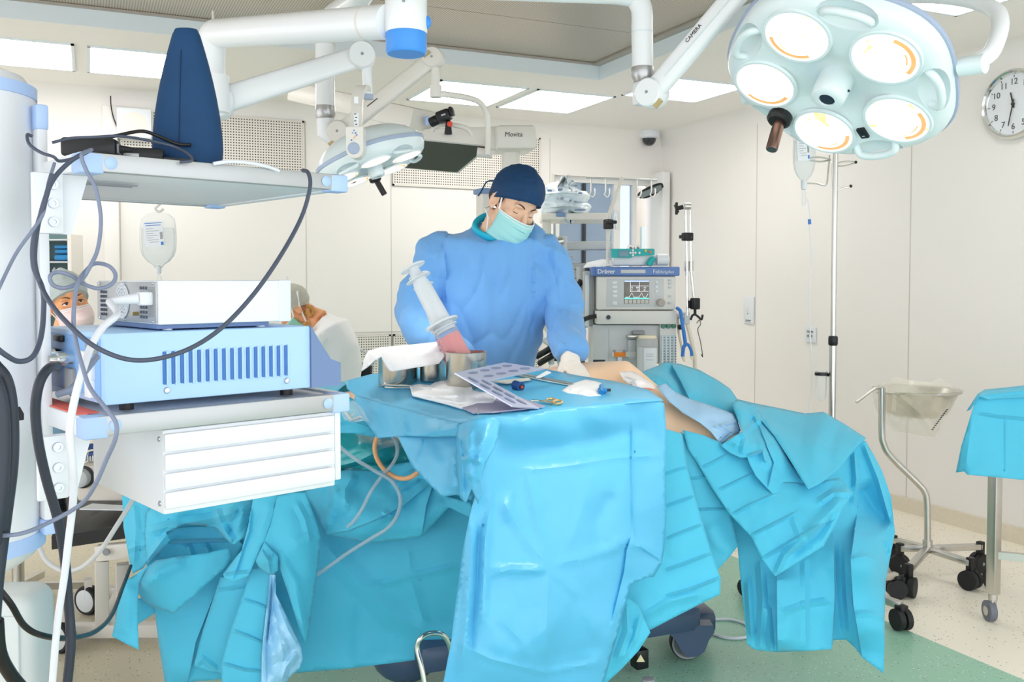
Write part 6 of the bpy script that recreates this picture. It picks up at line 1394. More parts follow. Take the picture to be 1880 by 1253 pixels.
# ================================================================ basin stand
DB = 4.33
bs_ = thing('basin_stand', atz(1702, 1046, 0), 'steel ring stand on five castors with a bent pole, holding the bagged basin', 'basin stand')
MB().tube([at(1619, 712, DB)] + catmull([at(1619, 740, DB), at(1619, 795, DB), at(1622, 815, DB), at(1635, 838, DB), at(1685, 888, DB), at(1697, 903, DB), at(1702, 925, DB), at(1703, 1000, DB)], 6), .0155, 18).build('pole', m_steel, bs_)
MB().cyl(at(1703, 992, DB), at(1703, 1010, DB), .022, n=20).build('hub', m_steel, bs_)
pc = at(1683, 717, DB+.22); RB = .2
MB().tube([pc+Vector((RB*math.cos(2*PI*k/40), RB*math.sin(2*PI*k/40), 0)) for k in range(40)], .006, 10, closed=True).build('ring', m_steel, bs_)
MB().tube([at(1622, 713, DB)] + catmull([at(1612, 712, DB-.02), at(1603, 716, DB-.03), at(1572, 739, DB-.06)], 5), .007, 12).build('handle', m_steel, bs_)
hubp = at(1703, 1008, DB)
for (fx, fy, cst_) in ((1640, 992, 1), (1652, 1007, 0), (1668, 1046, 1), (1800, 1004, 1), (1782, 1034, 1)):
    e_ = atz(fx, fy, hubp.z-.015); MB().bar(hubp, e_, .032, .028, bev=.003).build('leg', m_steel, bs_)
    cc_ = Vector((e_.x, e_.y, .045)); q = MB(); q.box((e_.x, e_.y, (.09+hubp.z)/2), (.03, .03, max(.03, hubp.z-.07)), None, .004); cb2 = q.build('caster', m_black, bs_)
    sdv = (e_-hubp).cross(UPZ).normalized()
    for s_ in (-1, 1): MB().cyl(cc_+sdv*s_*.005, cc_+sdv*s_*.03, .045, n=22).build('wheel', m_rubber, cb2)
    MB().lathe([(0, .032), (.008, .032), (.009, .03)], frame(cc_, UPZ, z=-FW), 12).build('wheel_cap', m_grey, cb2)
bn = thing('steel_basin', pc+Vector((0, 0, -.14)), 'steel basin resting in the ring of the stand', 'basin')
MB().lathe([(0, -.125), (.11, -.125), (.14, -.11), (.19, -.005), (.205, .004), (.205, .008), (.186, .002), (.135, -.105), (.1, -.118), (0, -.118)], Matrix.Translation(pc), 40).build('bowl', m_steel, bn)
m_poly = mat('milky_bag', (240, 234, 214), .3, alpha=.36, var=.05, scale=20, coat=.3)
bg = thing('plastic_liner', pc+Vector((0, 0, -.2)), 'milky plastic liner bag pulled over the steel basin and ring', 'plastic bag')
DB = 4.47
mb_, _ = poly_sheet([(1600, 713, DB-.07), (1624, 704, DB-.05), (1646, 691, DB-.06), (1662, 697, DB-.1), (1690, 700, DB-.12), (1710, 702, DB-.12), (1728, 693, DB-.1), (1742, 704, DB-.08), (1763, 719, DB-.02), (1752, 742, DB-.06), (1738, 772, DB-.1), (1716, 803, DB-.1), (1690, 800, DB-.13), (1640, 791, DB-.12), (1618, 770, DB-.1), (1606, 748, DB-.08)], [(1680, 745, DB-.2), (1650, 750, DB-.16), (1710, 750, DB-.16)],
    [('r', [(1640, 718), (1690, 760), (1716, 800)], 10, .03), ('r', [(1605, 720), (1635, 722), (1760, 722)], 6, .02), ('r', [(1640, 720), (1636, 760)], 8, .02), ('r', [(1715, 800), (1735, 760), (1755, 730)], 9, .03)], step=4.5, facets=((26, .012, 2.), (10, .006, 1.)), soft=())
ob = mb_.build('liner', m_poly, bg, angle=20)
MBt = MB()
MBt = thin = MB()
fan = []
for k in range(24):
    a = 2*PI*k/24; fan.append(pc+Vector((.212*math.cos(a), .212*math.sin(a), .012+.008*math.sin(3*a))))
ring2 = [pc+Vector((.17*math.cos(2*PI*k/24), .17*math.sin(2*PI*k/24), -.03)) for k in range(24)]
MB().loft([fan, ring2], caps=False).build('liner_collar', m_poly, bg)
q = MB()
for k in range(11):
    p_ = at(1712+k*2.6, 789-k*3.6, DB-.16); q.box((0, 0, 0), (.012, .002, .004), frame(p_, RT*.8+UPZ*.3, z=UPZ))
q.build('printed_bars', m_print, bg)
# ================================================================ small draped table at the right edge
DT = 3.85
st_ = thing('side_table', atz(1822, 1140, 0), 'steel instrument table with square legs and castors at the right edge', 'table')
l0 = atz(1822, 1141, 0); zt0 = at(1822, 725, DT).z-.02
dirx = (RT*.92-FW*.39).normalized(); diry = Vector((-dirx.y, dirx.x, 0))
for k, (a, b) in enumerate(((0, 0), (.75, 0), (0, .3), (.75, .3))):
    p = l0+dirx*a+diry*b
    if k == 2: p = atz(1826, 1096, 0)+diry*.12
    MB().box((p.x, p.y, (.115+zt0)/2), (.04, .04, zt0-.115), None, .003).build('leg', m_steel, st_)
    q = MB(); q.cyl((p.x, p.y, .115), (p.x, p.y, .09), .018, n=14); q.box((p.x, p.y, .075), (.03, .02, .05), None, .005); cs_ = q.build('caster', m_steel if k == 0 else m_black, st_)
    w0 = Vector((p.x, p.y, .042))-dirx*.012
    MB().cyl(w0-diry.cross(UPZ)*0-RT*.012+FW*0, w0+RT*.014, .042, n=26).build('wheel', mat('grey_tread', (110, 116, 126), .5) if k == 0 else m_rubber, cs_)
    if k == 0: MB().cyl(w0-RT*.016, w0+RT*.018, .02, n=20).build('wheel_hub', m_steel, cs_)
zb4 = at(1840, 1008, DT).z
MB().bar((l0.x, l0.y, zb4), Vector((l0.x, l0.y, zb4))+dirx*.75, .025, .03).build('crossbar', m_steel, st_)
pt0 = l0-dirx*.05-diry*.05; 
M = frame((pt0.x, pt0.y, zt0), dirx, z=UPZ); MB().box((.44, .22, .0), (.74, .28, .02), M, .004).build('table_top', m_steel, st_)
sdr = thing('table_drape', at(1820, 875, DT), 'cyan drape over the small table at the right edge', 'surgical drape')
DT = 3.70
drape_part('front_fall', sdr, m_drape, [(1794, 727, DT-.04), (1840, 722, DT-.02), (1900, 716, DT), (1990, 712, DT+.05), (1996, 890, DT+.03), (1940, 888, DT-.03), (1880, 882, DT-.06), (1830, 877, DT-.09), (1776, 872, DT-.12), (1770, 866, DT-.1), (1755, 868, DT-.08), (1765, 820, DT-.06), (1780, 770, DT-.05)], [], [('r', [(1785, 757), (1830, 765), (1880, 770), (1940, 768)], 6, .01), ('r', [(1846, 760), (1846, 875)], 6, .006), ('g', [(1790, 740), (1780, 800), (1772, 868)], 9, .014)], step=7, facets=((60, .006, 1.),), soft=())
drape_part('top_sheet', sdr, m_drape, [(1775, 755, DT-.07), (1786, 738, DT-.06), (1795, 724, DT-.02), (1808, 716, DT+.06), (1850, 712, DT+.1), (1900, 706, DT+.14), (1990, 700, DT+.2), (1992, 728, DT+.02), (1900, 728, DT-.03), (1850, 731, DT-.05), (1815, 734, DT-.06), (1798, 728, DT-.07), (1782, 752, DT-.08)], [], [], step=6, facets=((40, .008, 2.),), soft=())
# ================================================================ operating table base
m_tb = mat('slate_base_plastic', (66, 84, 112), .38, var=.05, coat=.2)
ot = thing('operating_table', cw(.0, 3.35), 'operating table on a dark slate-blue wheeled base hidden under the drapes', 'operating table')
q0, q1 = cw(-1.05, 3.36, .76), cw(1.0, 3.42, .76)
MB().bar(q0, q1, .42, .07, bev=.02).build('table_bed', m_rubber, ot)
MB().box(cw(.15, 3.42, .45), (.26, .2, .6), frame((0, 0, 0), RT) if False else None, .03).build('column', m_tb, ot)
f0, f1 = atz(745, 1238, .12), atz(1266, 1140, .16)
MB().bar(Vector((f0.x, f0.y, .16))+FW*.12, Vector((f1.x, f1.y, .17))+FW*.12, .28, .1, bev=.03).build('base_cover', m_tb, ot)
cov = MB(); a_ = at(1250, 1130, 3.36); cov.box((0, 0, 0), (.17, .2, .1), frame(at(1262, 1132, 3.56), RT*.97+FW*.2, z=UPZ), .03); cov.build('castor_housing', m_tb, ot)
wc = at(1259, 1194, 3.4); wc.z = .062
fk = MB(); fk.prism([(-.07, .085), (.085, .085), (.09, .06), (.07, .03), (.055, -.01), (.03, -.03), (-.005, -.032), (-.03, -.01), (-.05, .03), (-.07, .05)], .06, frame(wc-FW*.045, RT, z=-FW), -.03); fk.build('castor_fork', m_tb, ot)
wh = MB().lathe([(.03, -.02), (.055, -.022), (.062, -.014), (.062, .014), (.055, .022), (.03, .02)], frame(wc-FW*.01, RT, z=-FW), 36).build('castor_wheel', m_rubber, ot)
MB().lathe([(.05, .024), (.054, .026), (.057, .024)], frame(wc-FW*.01, RT, z=-FW), 36).build('wheel_rim', m_grey, wh)
lc = at(745, 1235, 3.18); MB().ball((lc.x, lc.y, .11), (.12, .12, .1)).build('castor_housing', m_tb, ot)
p_ = at(1174, 1203, 3.25); q = MB(); q.box((p_.x, p_.y, p_.z-.01), (.05, .05, .07), None, .006); bx_ = q.build('foot_block', m_black, ot)
tri = MB().prism([(-.015, -.012), (.015, -.012), (0, .014)], .002, frame(p_-FW*.031, RT, z=-FW)).build('warning_triangle', mat('triangle_paper', (236, 226, 180), .5), ot)
MB().lathe([(0, .01), (.02, .008), (.024, 0)], Matrix.Translation(Vector((at(1190, 1203, 3.08).x, at(1190, 1203, 3.08).y, .05))), 16).build('foot_knob', m_grey, ot)
tag(MB().pipe([Vector((p.x, p.y, .006)) for p in [atz(1312, 1138, .006), atz(1340, 1138, .006), atz(1368, 1146, .006), atz(1380, 1160, .006), atz(1368, 1171, .006), atz(1335, 1172, .006), atz(1306, 1163, .006)]], .006, 6, 8).build('floor_cable', m_cablew), 'pale cable looping on the floor behind the table castor', 'cable')
# ================================================================ low trolley behind the pendant, with the device on it
lt = thing('low_trolley', atz(180, 1180, 0), 'white framed low trolley with a black top and castors at the left', 'trolley')
DL = 3.55
MB().loft([[at(95, 1010, DL), at(260, 985, DL), at(262, 920, 4.2), at(130, 900, 4.2)], [p+Vector((0, 0, .05)) for p in (at(95, 1010, DL), at(260, 985, DL), at(262, 920, 4.2), at(130, 900, 4.2))]]).build('black_top', m_black, lt)
def lbar(a, b, w_, h_, nm='frame_bar', m_=None): MB().bar(a, b, w_, h_, bev=.004).build(nm, m_ or m_offw, lt)
lbar(at(178, 1016, DL), at(300, 1004, DL), .04, .06); disc('frame_bolt', 195, 1014, DL-.035, .014, m_grey, lt)
lbar(at(187, 1030, DL), at(187, 1146, DL), .05, .05); lbar(at(225, 1035, DL+.2), at(225, 1120, DL+.2), .05, .05)
lbar(at(104, 1158, DL), at(300, 1156, DL), .05, .05); lbar(at(163, 1090, DL+.35), at(245, 1085, DL+.35), .05, .05); lbar(at(200, 1140, DL), at(224, 1085, DL+.35), .05, .04)
for (x, y, d) in ((112, 1197, 3.45), (163, 1125, 3.85)):
    c_ = at(x, y, d); c_.z = .06
    wl = MB().lathe([(.03, -.022), (.056, -.022), (.062, -.012), (.062, .012), (.056, .022), (.03, .022)], frame(c_, UPZ, z=-FW*.9-RT*.35), 30).build('wheel', m_rubber, lt)
    MB().lathe([(0, .024), (.044, .024), (.05, .02), (.05, -.02), (.044, -.024), (0, -.024)], frame(c_, UPZ, z=-FW*.9-RT*.35), 26).build('wheel_hub', m_anesg, wl)
    MB().bar((c_.x, c_.y, .06), (c_.x, c_.y, .15), .04, .03).build('castor_stem', m_offw, lt)
dv = thing('desk_device', at(190, 925, 3.8), 'beige medical device with a round knob on the low trolley', 'medical device')
pbox('case', 140, 855, 250, 922, 3.75, .3, mat('beige_case', (222, 214, 204), .45), dv, .015)
pbox('ribbed_top', 150, 835, 182, 848, 3.8, .1, m_offw, dv, .004)
for k in range(7): pbox('rib', 151+k*4.5, 836, 153+k*4.5, 848, 3.79, .02, m_anesg, dv, .001)
MB().lathe([(0, .05), (.03, .05), (.036, .045), (.038, 0)], face(153, 876, 3.75), 28).build('knob', m_anesg, dv)
MB().lathe([(.036, .012), (.046, .01), (.046, 0)], face(153, 876, 3.75), 28).build('knob_ring', m_print, dv)
q = MB(); q.pipe([at(160, 822, 3.85), at(170, 820, 3.8), at(182, 823, 3.8), at(180, 832, 3.8), at(165, 835, 3.8)], .012, 5, 8); q.build('blue_black_leads', mat('dark_blue_lead', (30, 70, 130), .4), dv)
q = MB()
for k in range(14): q.lathe([(.02, -.004), (.026, 0), (.02, .004)], frame(at(103+.6*k, 882+4*k, 3.3-.0*k), RT, z=UPZ), 16)
q.tube([at(103, 878, 3.3), at(112, 940, 3.3)], .021, 14)
rh = thing('ribbed_hose', at(108, 940, 3.3), 'short ribbed black hose beside the pendant\'s lower bracket', 'hose'); q.build('hose', m_black, rh)
tag(MB().prism([(-.1, -.04), (.12, -.06), (.13, .0), (-.09, .05)], .004, frame(at(200, 932, 3.7), RT, z=UPZ)).build('paper_sheet', m_paper), 'sheet of paper lying on the black trolley top', 'paper')
# rounded grey floor unit in the bottom left corner
fu = thing('floor_unit', atz(20, 1260, 0), 'pale grey rounded floor unit in the bottom left corner', 'medical device')
a_, b_ = at(-200, 1098, 2.55), at(52, 1098, 2.55); hh = a_.z
c_ = (a_+b_)/2; MB().box((0, .09, hh/2), ((b_-a_).length, .18, hh), frame((c_.x, c_.y, 0), RT, z=UPZ), .05, 4).build('housing', mat('pale_green_grey', (212, 220, 220), .45, var=.01), fu)
MB().box((0, .0, hh*.55), ((b_-a_).length*.86, .012, hh*.7), frame((c_.x, c_.y, 0), RT, z=UPZ), .005).build('front_cover', mat('pale_green_grey', (212, 220, 220), .45, var=.01), fu)
# glazed cabinet with blue packs, far left
DCb = 5.45
cbn = thing('supply_cabinet', at(100, 520, DCb), 'open shelf cabinet with blue packs, seen between the column and the back wall', 'cabinet')
pbox('back', 60, 430, 129, 640, DCb+.13, .03, mat('cabinet_teal_grey', (92, 120, 122), .5), cbn, .002)
for y in (439, 480, 506): pbox('shelf_board', 60, y, 128, y+3, DCb, .14, m_anesg, cbn, .002)
for x in (58, 128): pbox('side', x, 430, x+2.5, 700, DCb, .15, m_offw, cbn, .002)
for k, (x, y0, y1, lab) in enumerate(((97, 467, 479, 'lowest blue pack in the cabinet'), (99, 458, 466, 'middle blue pack in the cabinet'), (98, 450, 457, 'top blue pack in the cabinet'))):
    t = thing('blue_pack', at(x+14, y1, DCb+.1), lab, 'supply pack'); pbox('pack', x, y0, x+29, y1, DCb+.02, .1, mat('pack_blue', (40, 132, 190), .4, var=.3, scale=20), t, .02)
for k, (x, h_) in enumerate(((97, 14), (106, 12), (115, 10), (122, 9))):
    t = thing('small_bottle', at(x+2, 505, DCb+.1), ('%s small pale bottle on the cabinet\'s lower shelf' % ('leftmost', 'second from the left', 'third from the left', 'rightmost')[k]), 'bottle', 'bottles in the cabinet')
    Mb_ = Matrix.Translation(at(x+3, 505.5, DCb+.06)); hh_ = S(h_, DCb); MB().lathe([(0, 0), (.013, 0), (.013, hh_*.7), (.006, hh_*.8), (.006, hh_), (0, hh_)], Mb_, 14).build('bottle', m_anesg, t)
# ================================================================ things lying on the instrument table
m_steelp = mat('pot_steel', (196, 192, 184), .22, 1., var=.06, scale=6)
m_gauze = mat('white_gauze', (246, 247, 250), .85, var=.02, bump=.15, bscale=300)
def tp3(px, py, up=.0): return at(px, py, tdep(px, py)) + Vector((0, 0, up))
def pot(px, ybase, w_px, h_px, label, liquid=None):
    p = tp3(px, ybase); d = tdep(px, ybase)+S(w_px, 2.9)/2; r = S(w_px, d)/2; h = at(px, ybase-h_px, d).z-at(px, ybase, d).z
    c = at(px, ybase-2, d); c.z = p.z+.004
    t = thing('steel_pot', c, label, 'pot')
    MB().lathe([(0, 0), (r*.97, 0), (r, .004), (r, h-.003), (r*1.015, h), (r*.985, h+.001), (r*.965, h-.004), (r*.965, .006), (0, .006)], Matrix.Translation(c), 48).build('pot_wall', m_steelp, t, angle=30)
    return t, c, r, h
P1, c1_, r1_, h1_ = pot(731, 711, 73, 56, 'leftmost steel pot on the instrument table, under the white cloth')
P2, c2_, r2_, h2_ = pot(794, 703, 46, 42, 'narrow middle steel pot on the instrument table, half under the white cloth')
P3, c3_, r3_, h3_ = pot(856, 719, 75, 66, 'tall steel pot on the instrument table holding two big syringes')
# cloth over two pots
cl = thing('white_cloth', c1_+Vector((0, 0, h1_)), 'white gauze cloth laid over the left and middle steel pots', 'cloth')
dd_ = tdep(731, 711)
drape_part('cloth_sheet', cl, m_gauze, [(664, 682, dd_-.01), (668, 660, dd_+.0), (676, 645, dd_+.04), (700, 638, dd_+.08), (760, 633, dd_+.1), (806, 628, dd_+.1), (817, 640, dd_+.02), (816, 655, dd_-.02), (806, 668, dd_-.03), (790, 671, dd_-.05), (770, 674, dd_-.06), (735, 680, dd_-.08), (718, 683, dd_-.08), (708, 672, dd_-.075), (700, 655, dd_-.06), (690, 664, dd_-.03)],
           [(740, 655, dd_-.02), (780, 650, dd_+.0)], [('r', [(700, 645), (704, 660), (716, 682)], 7, .02), ('r', [(676, 648), (690, 660), (668, 680)], 6, .015), ('r', [(720, 655), (770, 652), (812, 645)], 8, .01)], step=4, facets=((30, .008, 2.), (10, .003, 1.)), soft=())
# two big syringes standing in the tall pot
m_syr = mat('frosted_syringe', (226, 234, 242), .3, alpha=.2, var=.02, coat=.3)
m_plun = mat('white_plunger', (240, 246, 250), .35, alpha=.72)
m_red = mat('red_fluid', (240, 66, 48), .3, var=.05)
m_bst = mat('blue_stopper', (70, 130, 200), .4)
def syringe(bot, top, d, w_px, f_barrel, label, lean):
    A = at(bot[0], bot[1], d); B = at(top[0], top[1], d+lean); ax = B-A; L_ = ax.length; u_ = ax.normalized()
    x_, y_, _ = basis(u_); M = Matrix(((x_.x, y_.x, u_.x, A.x), (x_.y, y_.y, u_.y, A.y), (x_.z, y_.z, u_.z, A.z), (0, 0, 0, 1)))
    r = S(w_px, d)/2; t = thing('syringe', A, label, 'syringe'); Lb = L_*f_barrel
    MB().lathe([(.004, -.03), (.005, -.012), (r*.7, 0), (r, .008), (r, Lb), (r*.94, Lb), (r*.94, .01), (.003, .004)], M, 28).build('barrel', m_syr, t)
    MB().lathe([(0, .006), (r*.92, .008), (r*.92, Lb*.70), (0, Lb*.70)], M, 24).build('red_contents', m_red, t)
    MB().lathe([(0, Lb*.70), (r*.93, Lb*.70), (r*.93, Lb*.77), (r*.7, Lb*.8), (0, Lb*.8)], M, 24).build('stopper', m_bst, t)
    fl_ = MB(); fl_.loft([[M @ Vector((r*2.0*math.cos(a), r*1.35*math.sin(a), z)) for a in [2*PI*i/28 for i in range(28)]] for z in (Lb-.004, Lb+.003)]); fl_.build('finger_flange', m_plun, t)
    pl_ = MB(); pl_.lathe([(r*.86, Lb*.8), (r*.86, Lb*1.1), (r*.78, L_*.80), (r*.5, L_*.95), (r*.5, L_)], M, 24); pl_.build('plunger_rod', m_plun, t)
    rb_ = MB()
    for z in (Lb*.86, L_*.88): rb_.lathe([(r*.6, z), (r*1.15, z+.002), (r*1.15, z+.005), (r*.6, z+.008)], M, 24)
    rb_.build('plunger_ring', m_plun, t)
    MB().lathe([(0, L_), (r*1.15, L_), (r*1.2, L_+.004), (r*1.0, L_+.008), (0, L_+.008)], M, 26).build('thumb_disc', m_plun, t)
    tk = MB()
    for k in range(5): tk.tube([M @ Vector((r*1.005*math.cos(a), r*1.005*math.sin(a), Lb*(.2+.12*k))) for a in np.linspace(-2.2, -1.2, 6)], .0009, 5)
    tk.build('scale_marks', m_bst, t)
d3 = tdep(856, 719)+.09
syringe((852, 668), (758, 493), d3, 43, .42, 'front syringe with red contents leaning left in the tall steel pot', .05)
syringe((836, 672), (770, 508), d3+.05, 34, .46, 'rear syringe with red contents half hidden behind the front syringe', .05)
# folded perforated metal plate
m_plate = mat('lilac_metal', (208, 206, 222), .3, .45, var=.04)
m_hole = mat('plate_hole', (142, 152, 182), .35, .4)
pt_ = thing('perforated_plate', tp3(940, 745), 'bent lilac-grey metal plate with oval holes, propped on the instrument table', 'metal plate')
dp = tdep(900, 735)
Q = {k: at(*v) for k, v in dict(a=(834, 687, dp-.02), b=(925, 668, dp+.22), c=(1000, 679, dp+.28), d=(897, 701, dp-.0), e=(990, 752, dp-.12), f=(940, 748, dp-.2)).items()}
def slab4(mb, p, th):
    n_ = (p[1]-p[0]).cross(p[3]-p[0]).normalized()*th
    mb.loft([[x for x in p], [x+n_ for x in p]]); return mb
up_ = slab4(MB(), [Q['a'], Q['d'], Q['c'], Q['b']], .004); lo_ = slab4(MB(), [Q['a'], Q['f'], Q['e'], Q['d']], .004)
uo = up_.build('upper_leaf', m_plate, pt_); lo2 = lo_.build('lower_leaf', m_plate, pt_)
def bil(p, s, t): return (p[0]*(1-s)+p[1]*s)*(1-t)+(p[3]*(1-s)+p[2]*s)*t
for (par, quad_, nm) in ((uo, [Q['a'], Q['d'], Q['c'], Q['b']], 3), (lo2, [Q['a'], Q['f'], Q['e'], Q['d']], 3)):
    n_ = (quad_[1]-quad_[0]).cross(quad_[3]-quad_[0]).normalized()
    if n_.dot(CAM-quad_[0]) < 0: n_ = -n_
    for i in range(2):
        for j in range(4):
            s_, t_ = .28+.44*i, .16+.22*j
            if nm == 3 and par is lo2: s_, t_ = .16+.22*j, .3+.4*i
            P0 = bil(quad_, s_, t_); ax_, ay_ = (bil(quad_, min(1, s_+.1), t_)-P0)*1.0, (bil(quad_, s_, min(1, t_+.06))-P0)
            MB().loft([[P0+ax_*math.cos(a)*.9+ay_*math.sin(a)*1.2+n_*z for a in [2*PI*k/20 for k in range(20)]] for z in (.0045, .0055)]).build('oval_hole', m_hole, par)
# lilac mat under the front gauze
lm = thing('lilac_mat', tp3(910, 752), 'thin lilac-grey mat lying at the front corner of the instrument table', 'mat')
q = MB(); pts_ = [(840, 751), (880, 736), (960, 738), (1000, 752), (960, 757), (905, 763), (868, 764)]
vs_ = [tp3(x, y, .006) for x, y in pts_]; q.loft([vs_, [v+Vector((0, 0, .004)) for v in vs_]]); q.build('mat_sheet', mat('lilac_mat', (170, 166, 190), .6), lm)
# gauze heaps
def heap(name, out_, base, label, hgt=.03, step=3.6, folds=(), seed=1., m_=None, part='gauze_fold', cat='gauze'):
    t = thing(name, tp3(*base), label, cat)
    P_ = [(x, y, tdep(x, min(y, 770))-.022) for x, y in out_]; cx_ = sum(p[0] for p in out_)/len(out_); cy_ = sum(p[1] for p in out_)/len(out_)
    mb_, _ = poly_sheet(P_, [(cx_, cy_, tdep(cx_, cy_)-hgt)], folds, step=step, facets=((16, .012, seed), (7, .006, seed+2)), soft=(), edge=6)
    o_ = mb_.build(part, m_ or m_gauze, t, angle=35); so = o_.modifiers.new('thickness', 'SOLIDIFY'); so.thickness = .006; so.offset = -1
    return t
heap('gauze_sheet', [(753, 712), (770, 708), (790, 711), (800, 705), (815, 702), (835, 705), (852, 714), (866, 712), (869, 721), (905, 727), (910, 735), (906, 741), (880, 743), (848, 752), (820, 744), (780, 734), (757, 728)], (840, 742), 'large folded white gauze at the front of the instrument table', .075, 3.6, [('r', [(757, 722), (800, 730), (850, 728), (905, 732)], 6, .014), ('r', [(765, 712), (810, 718), (866, 716)], 5, .014), ('r', [(790, 733), (850, 742), (905, 738)], 5, .01)])
heap('gauze_ball', [(1032, 717), (1045, 708), (1058, 702), (1075, 697), (1092, 700), (1103, 703), (1111, 716), (1104, 725), (1085, 727), (1062, 724), (1042, 721)], (1075, 724), 'crumpled white gauze ball at the right of the instrument table', .06, 3.2, [('r', [(1045, 716), (1075, 708), (1100, 712)], 6, .02), ('r', [(1060, 722), (1080, 716), (1100, 722)], 5, .015)], 4.)
# small instruments
def rod(name, a, b, r, m_, label, cat='instrument', d_up=.006):
    return tag(MB().cyl(tp3(*a, d_up), tp3(*b, d_up), r, n=10).build(name, m_), label, cat)
rod('cannula', (934, 690), (1045, 711), .004, m_chrome, 'long thin steel cannula pointing at the gauze ball, front one of two'); rod('cannula', (946, 688), (1052, 709), .0045, m_steel, 'long thin steel cannula, rear one of two')
def strip(name, pts, label, m_=m_gauze, h=.008):
    v_ = [tp3(x, y, h) for x, y in pts]; return tag(MB().loft([v_, [p+Vector((0, 0, .003)) for p in v_]]).build(name, m_), label, 'strip')
strip('paper_strip', [(900, 706), (970, 700), (974, 703), (930, 710)], 'cream paper strip under the bent metal plate', mat('cream_paper', (238, 232, 214), .7)); strip('paper_strip', [(984, 702), (1004, 690), (1012, 693), (992, 702)], 'short white paper strip lying across the cannulas', m_gauze, .014)
bc = thing('blue_tube_cap', tp3(955, 717), 'small dark blue cylindrical cap lying by the bent plate', 'cap')
A_, B_ = tp3(945, 715, .014), tp3(957, 719, .014); MB().cyl(A_, B_, .0145, n=22).build('cap_body', mat('deep_blue', (28, 76, 140), .4), bc); MB().cyl(B_, B_+(B_-A_)*.08, .009, n=18).build('cap_opening', m_print, bc)
MB().cyl(B_+(B_-A_)*.08, B_+(B_-A_)*.14, .004, n=10).build('red_centre', mat('red_fluid', (242, 96, 84), .3), bc)
bcx = thing('blue_connector', tp3(1108, 726), 'bright blue plastic connector beside the gauze ball', 'connector')
q = MB(); q.bar(tp3(1098, 724, .012), tp3(1114, 724, .012), .02, .016, bev=.004); q.cyl(tp3(1104, 719, .016), tp3(1104, 728, .012), .008, n=14); q.build('connector_body', mat('bright_blue', (24, 128, 196), .35), bcx); MB().cyl(tp3(1113, 724, .013), tp3(1121, 724, .013), .0045, n=10).build('nozzle', m_print, bcx)
bd_ = thing('blue_plastic_piece', tp3(915, 737), 'pale blue clear plastic piece under the bent metal plate', 'plastic piece'); MB().bar(tp3(909, 735, .012), tp3(924, 737, .012), .02, .02, bev=.005).build('piece', m_film, bd_); rod('steel_pin', (925, 738), (943, 750), .0035, m_steel, 'short steel pin leaning under the bent metal plate')
rod('steel_pin', (871, 745), (878, 763), .003, m_steel, 'short steel pin sticking out from under the front gauze')
sg = thing('scissors', tp3(1010, 748), 'gold-handled scissors lying near the front edge of the instrument table', 'scissors')
m_gold = mat('gold_handle', (222, 190, 132), .3, .7)
q = MB()
for (cx_, cy_) in ((1012, 741), (1023, 744)): q.tube([tp3(cx_+9*math.cos(a), cy_+3.2*math.sin(a), .009) for a in [2*PI*k/20 for k in range(20)]], .0035, 8, closed=True)
q.build('finger_rings', m_gold, sg); q = MB(); q.cyl(tp3(1003, 743, .009), tp3(975, 742, .009), .0035, n=8); q.cyl(tp3(1014, 746, .009), tp3(978, 741, .009), .003, n=8); q.build('blades', m_chrome, sg)
tw2 = thing('tweezers', tp3(725, 715), 'bent steel tweezers beside the left pot', 'tweezers')
q = MB(); q.pipe([tp3(757, 714, .008), tp3(730, 713, .008), tp3(705, 712, .008), tp3(694, 715, .008)], .0035, 5, 8); q.pipe([tp3(757, 717, .008), tp3(725, 717, .008), tp3(707, 716, .008)], .003, 5, 8); q.build('arms', m_chrome, tw2)
# tubing below the table
tag(MB().pipe([at(694, 800, 2.92), at(688, 820, 2.93), at(692, 842, 2.92), at(705, 862, 2.9), at(725, 876, 2.88), at(745, 879, 2.86), at(762, 872, 2.84), at(785, 850, 2.84)], .0075, 6, 12).build('rubber_tube', mat('amber_rubber', (226, 168, 120), .4)), 'amber rubber tube looping under the instrument table drape', 'tube')
m_ct = mat('soft_clear_tube', (176, 198, 212), .25, alpha=.5, coat=.3)
tag(MB().pipe([at(716, 798, 2.9), at(727, 812, 2.9), at(729, 835, 2.9), at(718, 856, 2.89), at(700, 876, 2.88), at(680, 905, 2.86), at(665, 935, 2.86), at(650, 957, 2.86), at(638, 968, 2.87)], .006, 6, 10).build('suction_tube', m_ct), 'clear tube looping beside the amber tube and ending on the apron fold', 'tube')
tag(MB().pipe([at(605, 800, 2.9), at(625, 822, 2.9), at(655, 845, 2.88), at(690, 866, 2.87), at(720, 885, 2.87), at(735, 915, 2.86), at(730, 945, 2.86), at(712, 970, 2.86), at(680, 990, 2.87), at(640, 1015, 2.88), at(605, 1040, 2.89), at(582, 1056, 2.9)], .0065, 6, 10).build('suction_tube', m_ct), 'long clear tube crossing over the left drape in a wide bend', 'tube')
pbg = thing('clear_packet', at(650, 755, 2.9), 'clear plastic packet hanging beside the lower shelf corner', 'packet')
drape_part('packet_film', pbg, m_bag, [(620, 745, 2.93), (650, 735, 2.93), (665, 750, 2.92), (680, 778, 2.92), (668, 772, 2.91), (650, 776, 2.9), (632, 772, 2.91)], [], [('r', [(632, 755), (645, 772), (665, 765)], 5, .02)], step=4, facets=((10, .012, 2.),), soft=())
